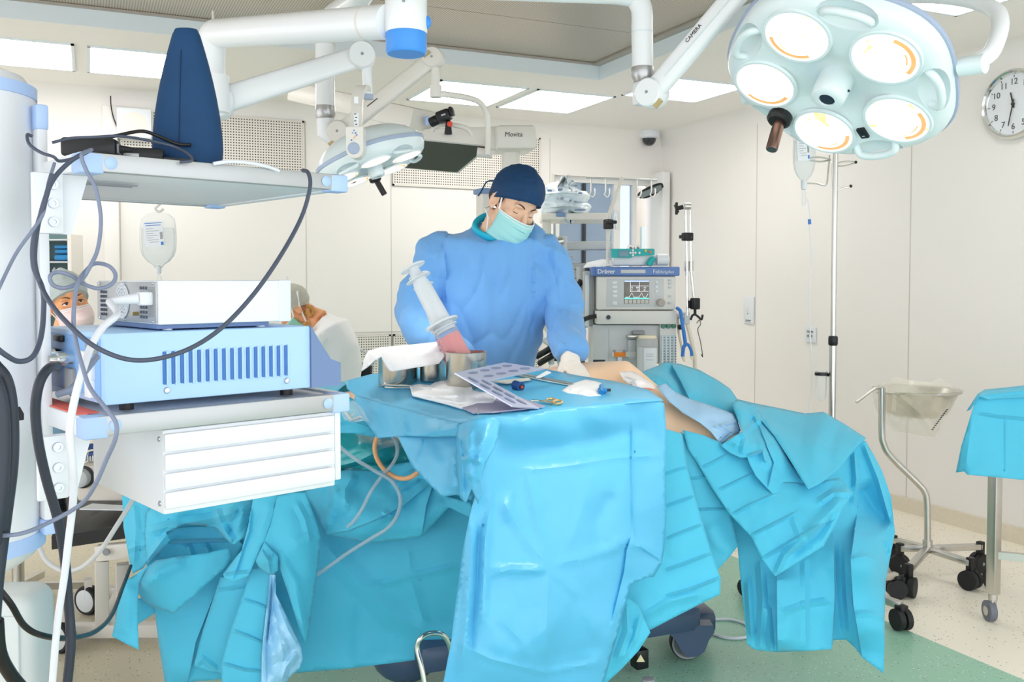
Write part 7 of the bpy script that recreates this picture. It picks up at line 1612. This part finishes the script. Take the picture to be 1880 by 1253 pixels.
# ================================================================ patient
m_skin_p = mat('patient_skin', (255, 214, 180), .5, var=.03, sss=.1)
pat = MB()
def ring(c, ax, rx, rz, n=28):
    ax = Vector(ax).normalized(); s_ = ax.cross(UPZ).normalized(); u_ = s_.cross(ax)
    return [Vector(c)+s_*rx*math.cos(a)+u_*rz*math.sin(a) for a in [2*PI*i/n for i in range(n)]]
def limb(mb, pts, n=24):
    P_ = [Vector(p[0]) for p in pts]; rs_ = []
    for i, p in enumerate(pts):
        a = P_[i+1] if i+1 < len(P_) else P_[i]; b = P_[i-1] if i else P_[i]
        rs_.append(ring(p[0], a-b, p[1], p[2], n))
    mb.loft(rs_)
body_ax = [(cw(-1.15, 3.45, .88), .05, .06), (cw(-1.1, 3.45, .89), .08, .1), (cw(-.98, 3.45, .89), .085, .11), (cw(-.9, 3.45, .88), .06, .06), (cw(-.8, 3.45, .87), .17, .08), (cw(-.55, 3.46, .88), .19, .12), (cw(-.1, 3.43, .90), .16, .13), (at(1060, 735, 3.42), .17, .14), (at(1125, 747, 3.40), .17, .18), (at(1200, 782, 3.38), .16, .13), (at(1255, 800, 3.33), .12, .095), (at(1300, 808, 3.28), .085, .07), (at(1320, 809, 3.26), .06, .06), (at(1400, 860, 3.35), .08, .08), (at(1480, 880, 3.4), .06, .06), (at(1540, 880, 3.42), .05, .05)]
limb(pat, body_ax)
limb(pat, [(at(1190, 800, 3.52), .09, .08), (at(1300, 815, 3.52), .085, .07), (at(1420, 850, 3.5), .06, .06), (at(1530, 870, 3.5), .05, .06)])
limb(pat, [(cw(-.75, 3.3, .88), .05, .05), (cw(-.5, 3.24, .84), .045, .045), (cw(-.25, 3.24, .83), .035, .035), (cw(-.12, 3.25, .83), .03, .02)]); limb(pat, [(cw(-.75, 3.62, .88), .05, .05), (cw(-.5, 3.68, .84), .045, .045), (cw(-.25, 3.68, .83), .035, .035), (cw(-.12, 3.66, .83), .03, .02)])
me_ = remeshed(pat, .012, 6)
pt2 = link_world('patient', me_, m_skin_p, None, cw(.2, 3.45, .8), angle=80)
tag(pt2, 'patient lying under the cyan drapes, only the bare side showing beside the instrument table', 'person')
# gauze and white film on the patient
wg = thing('white_swab', at(1165, 700, 3.2), 'white blood-stained swab on the patient\'s abdomen', 'swab')
m_swab = mat('stained_swab', (248, 242, 242), .8, var=.03, scale=20)
drape_part('swab_sheet', wg, m_swab, [(1137, 684, 3.22), (1160, 682, 3.25), (1172, 688, 3.26), (1185, 697, 3.25), (1199, 706, 3.22), (1203, 714, 3.18), (1180, 713, 3.17), (1160, 709, 3.17), (1146, 700, 3.18)], [(1168, 697, 3.17)], [('r', [(1145, 690), (1170, 698), (1198, 708)], 6, .015)], step=3.6, facets=((14, .01, 2.), (6, .005, 1.)), soft=(), edge=6)
st2 = thing('blood_trace', at(1185, 714, 3.16), 'reddish smear along the lower edge of the swab', 'stain')
MB().tube([at(1160, 713, 3.155), at(1175, 714.5, 3.15), at(1190, 715, 3.15), at(1203, 716, 3.16)], [.001, .004, .005, .001], 8).build('smear', mat('smear_red', (226, 142, 116), .5), st2)
# ================================================================ people
m_skin = mat('light_skin', (240, 196, 166), .5, var=.04, scale=20, sss=.12)
m_skinw = mat('tanned_skin', (246, 178, 128), .5, var=.04, scale=20, sss=.12)
m_gown = mat('blue_gown', (112, 172, 232), .75, var=.04, scale=6, bump=.06, bscale=220, sheen=.2, crease=(7., .22))
m_wgown = mat('white_gown', (248, 249, 250), .75, var=.03, bump=.05, bscale=200, crease=(8., .4))
m_maskc = mat('aqua_mask', (166, 226, 226), .7, var=.03); m_maskw = mat('white_mask', (250, 250, 250), .7)
m_pinkm = mat('pink_white_mask', (250, 226, 224), .7, var=.03)
m_glove = mat('white_glove', (244, 236, 226), .5, var=.02, bump=.08, bscale=60)
m_hair = mat('dark_hair', (70, 50, 40), .7, var=.2, scale=60); m_blond = mat('blond_hair', (206, 150, 84), .55, var=.3, scale=50, bump=.4, bscale=120)
m_net = mat('hair_net', (206, 204, 190), .8, var=.12, scale=60, bump=.35, bscale=160, alpha=.93); m_netb = mat('bluish_hair_net', (200, 212, 212), .8, var=.14, scale=60, bump=.3, bscale=160, alpha=.95)
def head_frame(px, py, d, yaw, pitch, roll, s=1.):
    c = at(px, py, d)
    B = Matrix(((-RT.x, -FW.x, 0, c.x), (-RT.y, -FW.y, 0, c.y), (0, 0, 1, c.z), (0, 0, 0, 1)))
    r_ = math.radians
    return B @ Matrix.Rotation(r_(yaw), 4, 'Z') @ Matrix.Rotation(r_(-pitch), 4, 'X') @ Matrix.Rotation(r_(roll), 4, 'Y') @ Matrix.Diagonal((s, s, s, 1))
def head_mb(mb, M):
    B = lambda c, r: mb.ball(c, r, M, 24, 16)
    B((0, -.012, .03), (.075, .095, .088)); B((0, .022, -.025), (.064, .066, .085)); B((0, .036, -.07), (.05, .05, .044)); B((0, .066, -.098), (.022, .018, .018))
    for s in (-1, 1):
        B((s*.038, .054, -.03), (.028, .03, .03)); B((s*.027, .074, .02), (.027, .014, .009)); B((s*.042, .01, -.075), (.022, .035, .03))
        Me = M @ Matrix.Translation((s*.077, -.006, -.012)) @ Matrix.Rotation(.25*s, 4, 'Z') @ Matrix.Rotation(-.2, 4, 'X')
        mb.lathe([(0, -.008), (.7, -.006), (1, .004), (.9, .011), (.72, .006), (.3, .001), (0, .0)], Me @ Matrix(((0, 0, s, 0), (.021, 0, 0, 0), (0, .033, 0, 0), (0, 0, 0, 1))), 24)
        mb.ball((s*.006, .010, -.026), (.006, .009, .010), Me, 12, 8)
    mb.tube([M @ Vector(p) for p in ((0, .082, .012), (0, .096, -.008), (0, .107, -.028), (0, .104, -.036))], [.008, .0095, .0135, .010], 12)
    for s in (-1, 1): B((s*.011, .096, -.033), (.008, .009, .007))
    B((0, .083, -.062), (.024, .010, .007)); B((0, .082, -.072), (.02, .010, .007))
    return mb
def face_parts(o, M, iris=(70, 48, 34), closed=False, brow=m_hair, gaze=(0, 0)):
    m_eye = mat('eye_white', (244, 240, 236), .2); m_iris = mat('dark_iris', iris, .15)
    skin = o.data.materials[0]
    for s in (-1, 1):
        c = Vector((s*.030, .068, -.002))
        if not closed:
            MB().ball(c, .0125, M, 18, 12).build('eye', m_eye, o)
            g = Vector((gaze[0], 1, gaze[1])).normalized(); MB().ball(c+g*.0092, (.0062, .005, .0062), M, 14, 8).build('iris', m_iris, o)
            lid = MB(); lid.tube([M @ (c+Vector((.0155*t, .0125-.006*t*t, .0065-.0045*t*t))) for t in np.linspace(-1, 1, 9)], [.0012, .0022, .0026, .0028, .003, .0028, .0026, .0022, .0012], 8); lid.build('upper_lid', mat('lash_line', (84, 56, 42), .6), o)
        else:
            MB().ball(c+Vector((0, 0, -.001)), (.0145, .0125, .0115), M, 18, 12).build('eyelid', skin, o)
            MB().tube([M @ (c+Vector((.0135*t, .0115-.004*t*t, -.0055+.002*t*t))) for t in np.linspace(-1, 1, 9)], .0013, 6).build('lashes', brow, o)
        MB().tube([M @ Vector((s*(.012+.036*t), .0885-.018*t*t, .019+.008*math.sin(t*2.6))) for t in np.linspace(0, 1, 9)], [.0012, .0022, .0026, .0026, .0025, .0022, .002, .0016, .0008], 8).build('eyebrow', brow, o)
def mask(o, M, m_, m_edge, name='face_mask', flare=0., tilt=0.):
    R, C = 21, 31; G = []
    for i in range(R):
        v = i/(R-1); row = []
        z = -.020-.104*v; fwd = .116+.012*math.sin(PI*min(1, v*1.1))-.03*max(0, v-.75)*4*.5 + flare*math.sin(PI*v)
        ple = .004*((v*3.6) % 1.) if .1 < v < .85 else 0
        for j in range(C):
            a = (j/(C-1)*2-1)*1.28
            x = .079*math.sin(a)*(1-.06*v); y = -.004+(fwd+ple+.004)*max(.0, math.cos(a))**.85 + .012*(1-abs(math.sin(a)))*(1 if v < .3 else .5)
            row.append(M @ Vector((x, y, z+.012*math.sin(PI*v)*abs(a)/1.28 - .008*(1-math.cos(a)) )))
        G.append(row)
    k = grid_mb(G).build(name, m_, o, angle=50); so = k.modifiers.new('t', 'SOLIDIFY'); so.thickness = .002
    MB().tube([p+ (M.to_3x3() @ Vector((0, .0015, 0))) for p in G[0]], .0024, 6).build('mask_edge', m_edge, k); 
    b_ = MB(); 
    for (i0) in (1,): b_.tube([p+(M.to_3x3() @ Vector((0, .002, 0))) for p in G[2]], .0016, 6)
    b_.build('nose_band', m_edge, k)
    return k, G
def cap(o, M, m_, name, off=.010, rim_f=.045, rim_b=-.045, puff=0., seed=1., top=.0):
    R, C = 22, 48; G = []
    for i in range(R):
        t = i/(R-1); row = []
        for j in range(C):
            a = 2*PI*j/C; f = (math.sin(a)+1)/2          # 1 at the forehead
            z0 = rim_b+(rim_f-rim_b)*f
            zc = (z0-.03)/.088; ph0 = math.asin(max(-.98, min(.98, zc))); ph = ph0+(PI/2-ph0)*t
            k = 1+off/.085+puff*math.sin(PI*min(1, t*1.3))
            p = Vector((.075*k*math.cos(a)*math.cos(ph), -.012+.095*k*math.sin(a)*math.cos(ph), .03+(.088*k+top*t)*math.sin(ph)))
            w = .0035*mnoise.noise(p*28+Vector((seed, 0, 0)))+.0025*mnoise.noise(p*60) if t > .06 else 0
            row.append(M @ (p*(1+w/.09)))
        G.append(row)
    mb = MB(); mb.loft(G, caps=True)
    k = mb.build(name, m_, o, angle=50)
    MB().tube(G[0], .0032, 8, closed=True).build('cap_band', m_, k)
    return k
def hand_mb(mb, M, curl=.5, spread=.12, s=1.):
    """right-size hand: fingers along local +y, thumb on +x, back of the hand +z"""
    M = M @ Matrix.Diagonal((s, s, s, 1))
    mb.ball((0, .045, 0), (.040, .052, .015), M, 20, 12); mb.ball((0, .01, 0), (.03, .03, .018), M, 16, 10); mb.ball((.026, .028, -.006), (.02, .03, .015), M, 16, 10)
    for k, (x, L_, r) in enumerate(((.030, .074, .0088), (.010, .083, .009), (-.011, .077, .0088), (-.030, .060, .0078))):
        p = Vector((x, .084-.004*abs(k-1.2), .002)); dirn = Vector((spread*(x/.03), 1, 0)).normalized(); pts = [p-dirn*.02, p]; ang = curl*.5
        for seg, f in enumerate((.45, .30, .25)):
            dv = dirn*math.cos(ang)+Vector((0, 0, -math.sin(ang))); pts.append(pts[-1]+dv*L_*f); ang += curl*.8
        mb.tube([M @ q for q in pts], [r*1.05*s, r*1.08*s, r*s, r*.92*s, r*.62*s], 12)
    pts = [Vector((.03, .02, -.004)), Vector((.046, .040, -.010)), Vector((.056, .064, -.016)), Vector((.056, .086, -.022))]
    mb.tube([M @ q for q in pts], [.013*s, .0115*s, .010*s, .007*s], 12)
    return mb
def erings(mb, pts, n=32):   # torso or limb from (point, half width, half depth, across) rings
    rs_ = []
    for (c, a, b, ac, *tl) in pts:
        ac = Vector(ac).normalized(); dn = ac.cross(UPZ).normalized() if abs(ac.z) < .9 else FW
        rs_.append([Vector(c)+ac*a*math.copysign(abs(math.cos(t))**.9, math.cos(t))+dn*b*math.sin(t)-UPZ*((tl[0] if tl else 0)*math.sin(t)) for t in [2*PI*i/n for i in range(n)]])
    mb.loft(rs_); return mb
K_ = 1.
def tlimb(mb, pts, n=20):
    mb.tube(catmull([p[0] for p in pts], 6), [float(v) for v in np.interp(np.linspace(0, len(pts)-1, (len(pts)-1)*6+1), range(len(pts)), [p[1]*K_ for p in pts])], n); return mb
def pxring(xl, xr, y, d, dep, tw=0.):
    a, b = at(xl, y, d), at(xr, y, d); return ((a+b)/2, (b-a).length/2, dep, RT*math.cos(tw)+FW*math.sin(tw))
# ---------------------------------------------------------------- surgeon
DS = 3.72; K_ = 1.05
MHs = head_frame(945, 372, DS-.06, 30, 34, -14, 1.09)
floor_s = cw((900-940)/1700*DS, DS+.06)
bs = MB(); head_mb(bs, MHs)
nk0, nk1 = MHs @ Vector((0, -.022, -.06)), at(905, 440, DS+.0)
tlimb(bs, [(nk0, .058), ((nk0+nk1)/2, .06), (nk1, .068)])
erings(bs, [pxring(880, 965, 434, DS, .065), pxring(850, 985, 458, DS, .085), pxring(848, 975, 500, DS+.01, .09), pxring(850, 965, 590, DS+.05, .085), pxring(845, 955, 680, DS+.08, .09), (floor_s+Vector((0, 0, .95))+FW*.08, .16, .10, RT), (floor_s+Vector((0, 0, .84))+FW*.08, .15, .10, RT)])
for s, x in ((1, .09), (-1, -.09)):
    f = floor_s+RT*x+FW*.08; tlimb(bs, [(f+Vector((0, 0, .92)), .095), (f+Vector((0, 0, .5)), .062), (f+Vector((0, 0, .3)), .056), (f+Vector((0, 0, .08)), .04)]); bs.ball(f+Vector((0, 0, .05))-FW*.06, (.05, .13, .048), None, 16, 10)
wr_ = at(1046, 662, 3.36); el_ = at(1036, 572, DS-.0)
tlimb(bs, [(at(985, 482, DS), .05), (at(1020, 515, DS), .05), (el_+FW*.01, .034), ((el_*.5+wr_*.5), .03), (wr_, .029)])
wl_ = at(858, 668, 3.43); ell = at(768, 572, DS+.02)
tlimb(bs, [(at(850, 482, DS), .05), (at(800, 515, DS), .056), (ell, .054), ((ell+wl_)/2, .046), (wl_, .032)])
hd_ = (at(1068, 698, 3.27)-wr_).normalized()
MHr = frame(wr_, RT*.75+FW*.3, y=hd_); MHr = Matrix((MHr.col[0], MHr.col[1], MHr.col[2], MHr.col[3])).transposed()
def hframe(o_, y_, z_):
    y_ = Vector(y_).normalized(); x_ = y_.cross(Vector(z_)).normalized(); z_ = x_.cross(y_); return Matrix(((x_.x, y_.x, z_.x, o_[0]), (x_.y, y_.y, z_.y, o_[1]), (x_.z, y_.z, z_.z, o_[2]), (0, 0, 0, 1)))
HR = hframe(wr_, hd_, -FW*.6+UPZ*.6+RT*.3); hand_mb(bs, HR, .65)
HL = hframe(wl_, RT*.7-FW*.5-UPZ*.35, UPZ); hand_mb(bs, HL, .6)
me_ = remeshed(bs, .0048, 3)
sur = tag(link_world('person', me_, m_skin, None, floor_s, angle=80), 'surgeon in blue gown, navy cap and aqua mask with gloved hand on the patient', 'person')
face_parts(sur, MHs, closed=True)
cap(sur, MHs, m_navy, 'surgical_cap', .014, .050, -.05, .05, 2., .006)
k_, G_ = mask(sur, MHs, m_maskc, m_maskw)
mlo = MHs.to_3x3()
q = MB()
for s in (-1, 1):
    e_ = G_[0][0 if s < 0 else -1]; q.tube([e_, MHs @ Vector((s*.079, .02, .02)), MHs @ Vector((s*.082, -.02, .05))], .0035, 8)
    e_ = G_[-1][0 if s < 0 else -1]; q.tube([G_[-2][0 if s < 0 else -1], MHs @ Vector((s*.07, .0, -.085)), MHs @ Vector((s*.066, -.05, -.075)), MHs @ Vector((0, -.09, -.06))], .0032, 8)
q.build('mask_ties', m_maskw, k_)
# hair at the temple and nape
q = MB()
for s in (-1, 1): q.ball((s*.072, .012, .008), (.006, .016, .022), MHs, 12, 8); q.ball((s*.062, -.05, -.01), (.012, .03, .03), MHs, 12, 8)
q.build('hair', m_hair, sur)
MB().pipe([MHs @ Vector((.05, -.10, .02)), MHs @ Vector((.07, -.115, .0)), MHs @ Vector((.075, -.11, -.04)), MHs @ Vector((.078, -.108, -.06))], .003, 6, 8).build('cap_tie', m_navy, sur)
# gown
gm = MB()
NR_ = pxring(870, 974, 422, DS, .085)
erings(gm, [NR_+(.055,), pxring(844, 998, 427, DS, .105)+(.035,), pxring(806, 1012, 442, DS, .125), pxring(806, 1016, 462, DS-.005, .135), pxring(810, 1012, 495, DS, .14), pxring(806, 1006, 560, DS+.02, .14), pxring(800, 994, 620, DS+.04, .14), pxring(792, 982, 670, DS+.06, .14), pxring(786, 985, 760, DS+.1, .15), (floor_s+Vector((0, 0, .75))+FW*.1, .26, .16, RT), (floor_s+Vector((0, 0, .35))+FW*.1, .27, .17, RT)])
tlimb(gm, [(at(985, 470, DS), .068), (at(1008, 483, DS-.0), .075), (at(1032, 530, DS-.02), .068), (at(1034, 580, DS-.04), .066), (at(1039, 620, DS-.18), .060), (at(1044, 645, 3.40), .056), (at(1046, 658, 3.375), .056)])
tlimb(gm, [(at(850, 470, DS), .074), (at(812, 484, DS), .088), (at(783, 525, DS-.01), .086), (at(772, 570, DS-.02), .082), (at(785, 610, DS-.12), .074), (at(825, 645, DS-.22), .06), (at(850, 664, 3.44), .048)])
gm.ball(at(804, 468, DS), .078); gm.ball(at(1000, 464, DS), .066)
def gdisp(p, n):
    q_ = p-floor_s; x, y, z = q_.dot(RT), q_.dot(FW), q_.z
    d = .010+.006*mnoise.noise(Vector((x*6, y*6, z*2.2)))+.009*mnoise.noise(Vector((x*15+3+z*2, y*9, z*1.8)))
    rg = lambda v: (1-abs(mnoise.noise(v)))**6
    d -= .012*rg(Vector((x*6+z*1.5, y*4, z*1.3)))+.007*rg(Vector((x*13-z*3, y*9+5, z*4)))
    if abs(x) > .17: d += .021*(facet(z/.07+x*5, x/.12+y*2, 3.)-.5)*2 + .005*(facet(z/.035+x*5, x/.05, 5.)-.5)*2
    else: d += .015*(facet(x/.08+z*.9, z/.24, 2.)-.5)*2+.004*(facet(x/.035+z, z/.12, 7.)-.5)*2
    return d*min(1, max(.2, (z-1.03)/.12)) if abs(x) > .17 else d
gme = remeshed(gm, .009, 16, gdisp)
gw = link_world('gown', gme, m_gown, sur, angle=30)
col_ring = [NR_[0]+RT*(NR_[1]-.004)*math.cos(a)-FW*.085*math.sin(a)-UPZ*(.055*math.sin(a)-.014) for a in [2*PI*i/40 for i in range(40)]]
MB().tube(col_ring, .013, 10, closed=True, sc=1.3).build('collar', mat('bright_cyan_collar', (26, 186, 218), .6), sur)
cu = MB(); cu.tube([at(1046, 648, 3.375), at(1047, 662, 3.355), at(1049, 672, 3.34)], [.034, .036, .034], 20); hand_mb(cu, HR, .65, s=1.12)
gl_ = remeshed(cu, .004, 3); link_world('glove', gl_, m_glove, sur, angle=70)
cu = MB(); cu.tube([wl_-(RT*.7-FW*.5-UPZ*.35)*.05, wl_, wl_+(RT*.7-FW*.5-UPZ*.35)*.02], [.036, .036, .034], 20); hand_mb(cu, HL, .6, s=1.12)
link_world('glove', remeshed(cu, .004, 3), m_glove, sur, angle=70)
# ---------------------------------------------------------------- nurse at the left, looking up past the pendant
DN = 4.0; K_ = 1.
MN = head_frame(124, 556, DN, 42, -2, 12, .98)
fn = cw((100-940)/1700*DN, DN)
nb_ = MB(); head_mb(nb_, MN)
n0 = MN @ Vector((0, -.025, -.06)); n1_ = n0+Vector((0, 0, -.09))-RT*.02
tlimb(nb_, [(n0, .05), (n1_, .055), (n1_-UPZ*.05, .07)])
sh = n1_-UPZ*.05
ln_ = -RT*.5
erings(nb_, [(sh, .10, .07, RT), (sh-UPZ*.05+ln_*.03, .17, .10, RT), (sh-UPZ*.2+ln_*.17, .15, .10, RT), (sh-UPZ*.38+ln_*.33, .14, .11, RT), (sh-UPZ*.52+ln_*.45, .17, .12, RT)])
hipz = sh.z-.5
for s in (-1, 1):
    h_ = Vector((sh.x, sh.y, hipz))+ln_*.45+FW*.09*s; kn = h_-RT*.38+Vector((0, 0, -.02)); an_ = Vector((kn.x, kn.y, .08))
    tlimb(nb_, [(h_, .09), ((h_+kn)/2, .075), (kn, .058), ((kn+an_)/2, .052), (an_, .036)]); nb_.ball(an_-RT*.05-UPZ*.03, (.07, .06, .04), None, 14, 8)
    a0 = sh-UPZ*.06+RT*.17*s; a1 = a0-UPZ*.26+RT*.03*s; a2 = a1-FW*.2-UPZ*.02-RT*.06*s
    tlimb(nb_, [(a0, .05), ((a0+a1)/2, .045), (a1, .038), ((a1+a2)/2, .034), (a2, .026)]); hand_mb(nb_, hframe(a2, (a2-a1), UPZ), .5, s=.92)
nur = tag(link_world('person', remeshed(nb_, .0055, 3), m_skinw, None, fn, angle=80), 'nurse at the far left in hair net and pink-white mask, looking up', 'person')
face_parts(nur, MN, iris=(66, 48, 32), gaze=(-.15, .12), brow=mat('brown_brow', (104, 66, 40), .7))
cap(nur, MN, m_netb, 'hair_net', .016, .052, -.06, .10, 5., .02)
mk, Gn = mask(nur, MN, m_pinkm, m_maskw, flare=.05)
q = MB()
for s in (0, -1): q.tube([Gn[9][s], MN @ Vector((-.08 if s == 0 else .08, -.006, -.02))], .002, 6)
q.build('ear_loops', m_maskw, mk)
sg_ = MB(); erings(sg_, [(sh+UPZ*.01, .10, .075, RT), (sh-UPZ*.04, .18, .115, RT), (sh-UPZ*.2+ln_*.17, .17, .12, RT), (sh-UPZ*.4+ln_*.34, .165, .13, RT), (sh-UPZ*.56+ln_*.47, .19, .15, RT)])
for s in (-1, 1):
    a0 = sh-UPZ*.06+RT*.16*s; a1 = a0-UPZ*.2+RT*.04*s; tlimb(sg_, [(a0, .066), ((a0+a1)/2, .062), (a1, .06)])
link_world('scrub_top', remeshed(sg_, .012, 4, lambda p, n: .008*mnoise.noise(p*9)), mat('pale_blue_scrubs', (150, 196, 232), .75, var=.04), nur, angle=40)
tr_ = MB()
for s in (-1, 1):
    h_ = Vector((sh.x, sh.y, hipz))+ln_*.45+FW*.09*s; kn = h_-RT*.38+Vector((0, 0, -.02)); an_ = Vector((kn.x, kn.y, .12))
    tlimb(tr_, [(h_+RT*.04, .115), ((h_+kn)/2, .095), (kn-RT*.02, .078), ((kn+an_)/2, .072), (an_, .07)])
link_world('scrub_trousers', remeshed(tr_, .012, 3), mat('pale_blue_scrubs', (150, 196, 232), .75), nur, angle=50)
fn = fn+ln_*.45; sx_ = sh+ln_*.45
sto = thing('stool', fn, 'round black stool under the left nurse', 'stool')
MB().lathe([(0, hipz-.15), (.17, hipz-.15), (.18, hipz-.13), (.17, hipz-.09), (0, hipz-.085)], Matrix.Translation((sx_.x, sx_.y, 0)), 30).build('seat', m_black, sto)
MB().cyl((sx_.x, sx_.y, .06), (sx_.x, sx_.y, hipz-.14), .025, n=16).build('post', m_steel, sto)
for k in range(5): MB().bar((sx_.x, sx_.y, .06), (sx_.x+.26*math.cos(k*2*PI/5), sx_.y+.26*math.sin(k*2*PI/5), .03), .03, .03).build('foot', m_steel, sto)
# ---------------------------------------------------------------- nurse bending over behind the white unit
D2 = 5.2
M2 = head_frame(537, 566, D2, -70, 52, 0, 1.0)
f2 = cw((600-940)/1700*D2, D2)
b2_ = MB(); head_mb(b2_, M2)
k0, k1 = M2 @ Vector((0, -.03, -.06)), at(588, 588, D2)
tlimb(b2_, [(k0, .05), ((k0+k1)/2, .05), (k1, .062)])
sp2 = [(at(588, 590, D2), .09, .07), (at(602, 606, D2), .17, .10), (at(612, 640, D2), .16, .11), (at(615, 700, D2), .15, .12), (at(612, 745, D2), .17, .13)]
def trunk(mb, pts, k):
    rs_ = []
    P_ = [p[0] for p in pts]
    for i, (c, a, b) in enumerate(pts):
        t = (P_[min(i+1, len(P_)-1)]-P_[max(i-1, 0)]).normalized(); ac = FW; dn = t.cross(ac).normalized()
        rs_.append([c+ac*a*k*math.cos(q)+dn*b*k*math.sin(q) for q in [2*PI*j/28 for j in range(28)]])
    mb.loft(rs_)
trunk(b2_, sp2, .9)
hip2 = at(612, 745, D2)
for s in (-1, 1):
    h_ = hip2+FW*.09*s; kn = h_-RT*.38-UPZ*.02; an_ = Vector((kn.x, kn.y, .08))
    tlimb(b2_, [(h_, .09), ((h_+kn)/2, .075), (kn, .058), ((kn+an_)/2, .05), (an_, .036)]); b2_.ball(an_-RT*.05-UPZ*.03, (.06, .06, .04), None, 14, 8)
    a0 = at(600, 612, D2)+FW*.15*s; a1 = a0-UPZ*.22-RT*.08; a2 = a1-RT*.2-UPZ*.03
    tlimb(b2_, [(a0, .05), (a1, .04), (a2, .028)]); hand_mb(b2_, hframe(a2, a2-a1, UPZ), .5, s=.92)
nu2 = tag(link_world('person', remeshed(b2_, .006, 3), m_skinw, None, f2, angle=80), 'nurse in white gown and hair net bending left behind the white unit', 'person')
cap(nu2, M2, m_net, 'hair_net', .014, .05, -.05, .08, 3., .01)
k2, G2 = mask(nu2, M2, mat('green_mask', (150, 214, 190), .7), m_maskw)
q = MB()
for s in (-1, 1):
    q.tube([G2[0][0 if s < 0 else -1], M2 @ Vector((s*.086, -.02, .05)), M2 @ Vector((s*.07, -.07, .09)), M2 @ Vector((0, -.1, .11))], .005, 8)
    q.tube([G2[-2][0 if s < 0 else -1], M2 @ Vector((s*.082, -.03, -.01)), M2 @ Vector((s*.08, -.08, .04)), M2 @ Vector((0, -.115, .06))], .005, 8)
q.tube([M2 @ Vector((0, -.1, .11)), M2 @ Vector((.0, -.12, .135))], .008, 8); q.build('mask_ties', m_maskw, k2)
q = MB()
for k in range(14):
    c_ = at(566+4*math.sin(k*2.1), 571+3*math.cos(k*1.7), D2-.06+.012*k) if k < 6 else at(561+5*math.sin(k*2.3), 598+2.6*(k-6), D2-.10-.006*k)
    q.pipe([c_+Vector((0, 0, .025)), c_+RT*.018*math.sin(k), c_+Vector((0, 0, -.03))+RT*.012*math.cos(k*1.3)], [.006]+[.013]*15+[.006], 8, 8)
q.build('hair', m_blond, nu2)
face_parts(nu2, M2, closed=True, brow=m_blond)
g2 = MB(); trunk(g2, [(at(585, 592, D2), .1, .075)]+[(c, a+.03, b+.03) for c, a, b in sp2[1:]]+[(at(606, 770, D2), .22, .19)], 1.)
for s in (-1, 1):
    a0 = at(600, 610, D2)+FW*.15*s; a1 = a0-UPZ*.22-RT*.07; a2 = a1-RT*.14-UPZ*.03; tlimb(g2, [(a0, .07), ((a0+a1)/2, .066), (a1, .06), (a2, .05)])
link_world('gown', remeshed(g2, .011, 4, lambda p, n: .010*mnoise.noise(p*8)+.006*(facet(p.z/.08+p.x*4, p.x/.09+p.y*3, 2.)-.5)*2), m_wgown, nu2, angle=40)
chr_ = thing('desk_chair', cw((655-940)/1700*5.3, 5.3), 'black padded chair whose back shows behind the left steel pot', 'chair')
MB().box(at(655, 690, 5.35), (.14, .05, .16), frame((0, 0, 0), (1, 0, 0)) , .02).build('backrest', m_black, chr_) if False else None
cpb = at(658, 690, 5.3)
MB().box((0, 0, 0), (.16, .06, .15), frame(cpb, RT, z=UPZ), .025).build('backrest', m_black, chr_)
MB().box((0, 0, 0), (.42, .42, .06), frame(Vector((cpb.x, cpb.y, .47))-RT*.2, RT, z=UPZ), .025).build('seat', m_black, chr_)
MB().bar((cpb.x, cpb.y, cpb.z-.07), Vector((cpb.x, cpb.y, .47)), .04, .03).build('back_support', m_black, chr_)
b_c = Vector((cpb.x, cpb.y, 0))-RT*.2
MB().cyl(b_c+UPZ*.07, b_c+UPZ*.45, .025, n=16).build('post', m_steel, chr_)
for k in range(5): MB().bar(b_c+UPZ*.07, b_c+Vector((.26*math.cos(k*2*PI/5), .26*math.sin(k*2*PI/5), .03)), .03, .03).build('foot', m_black, chr_)
tag(MB().pipe([at(625, 655, 5.5), at(635, 645, 5.5), at(652, 642, 5.5), at(668, 646, 5.5), at(680, 658, 5.5), at(684, 680, 5.5)], .008, 6, 8).build('pale_hose', m_anesg), 'pale hose arching in front of the low pierced panel', 'hose')
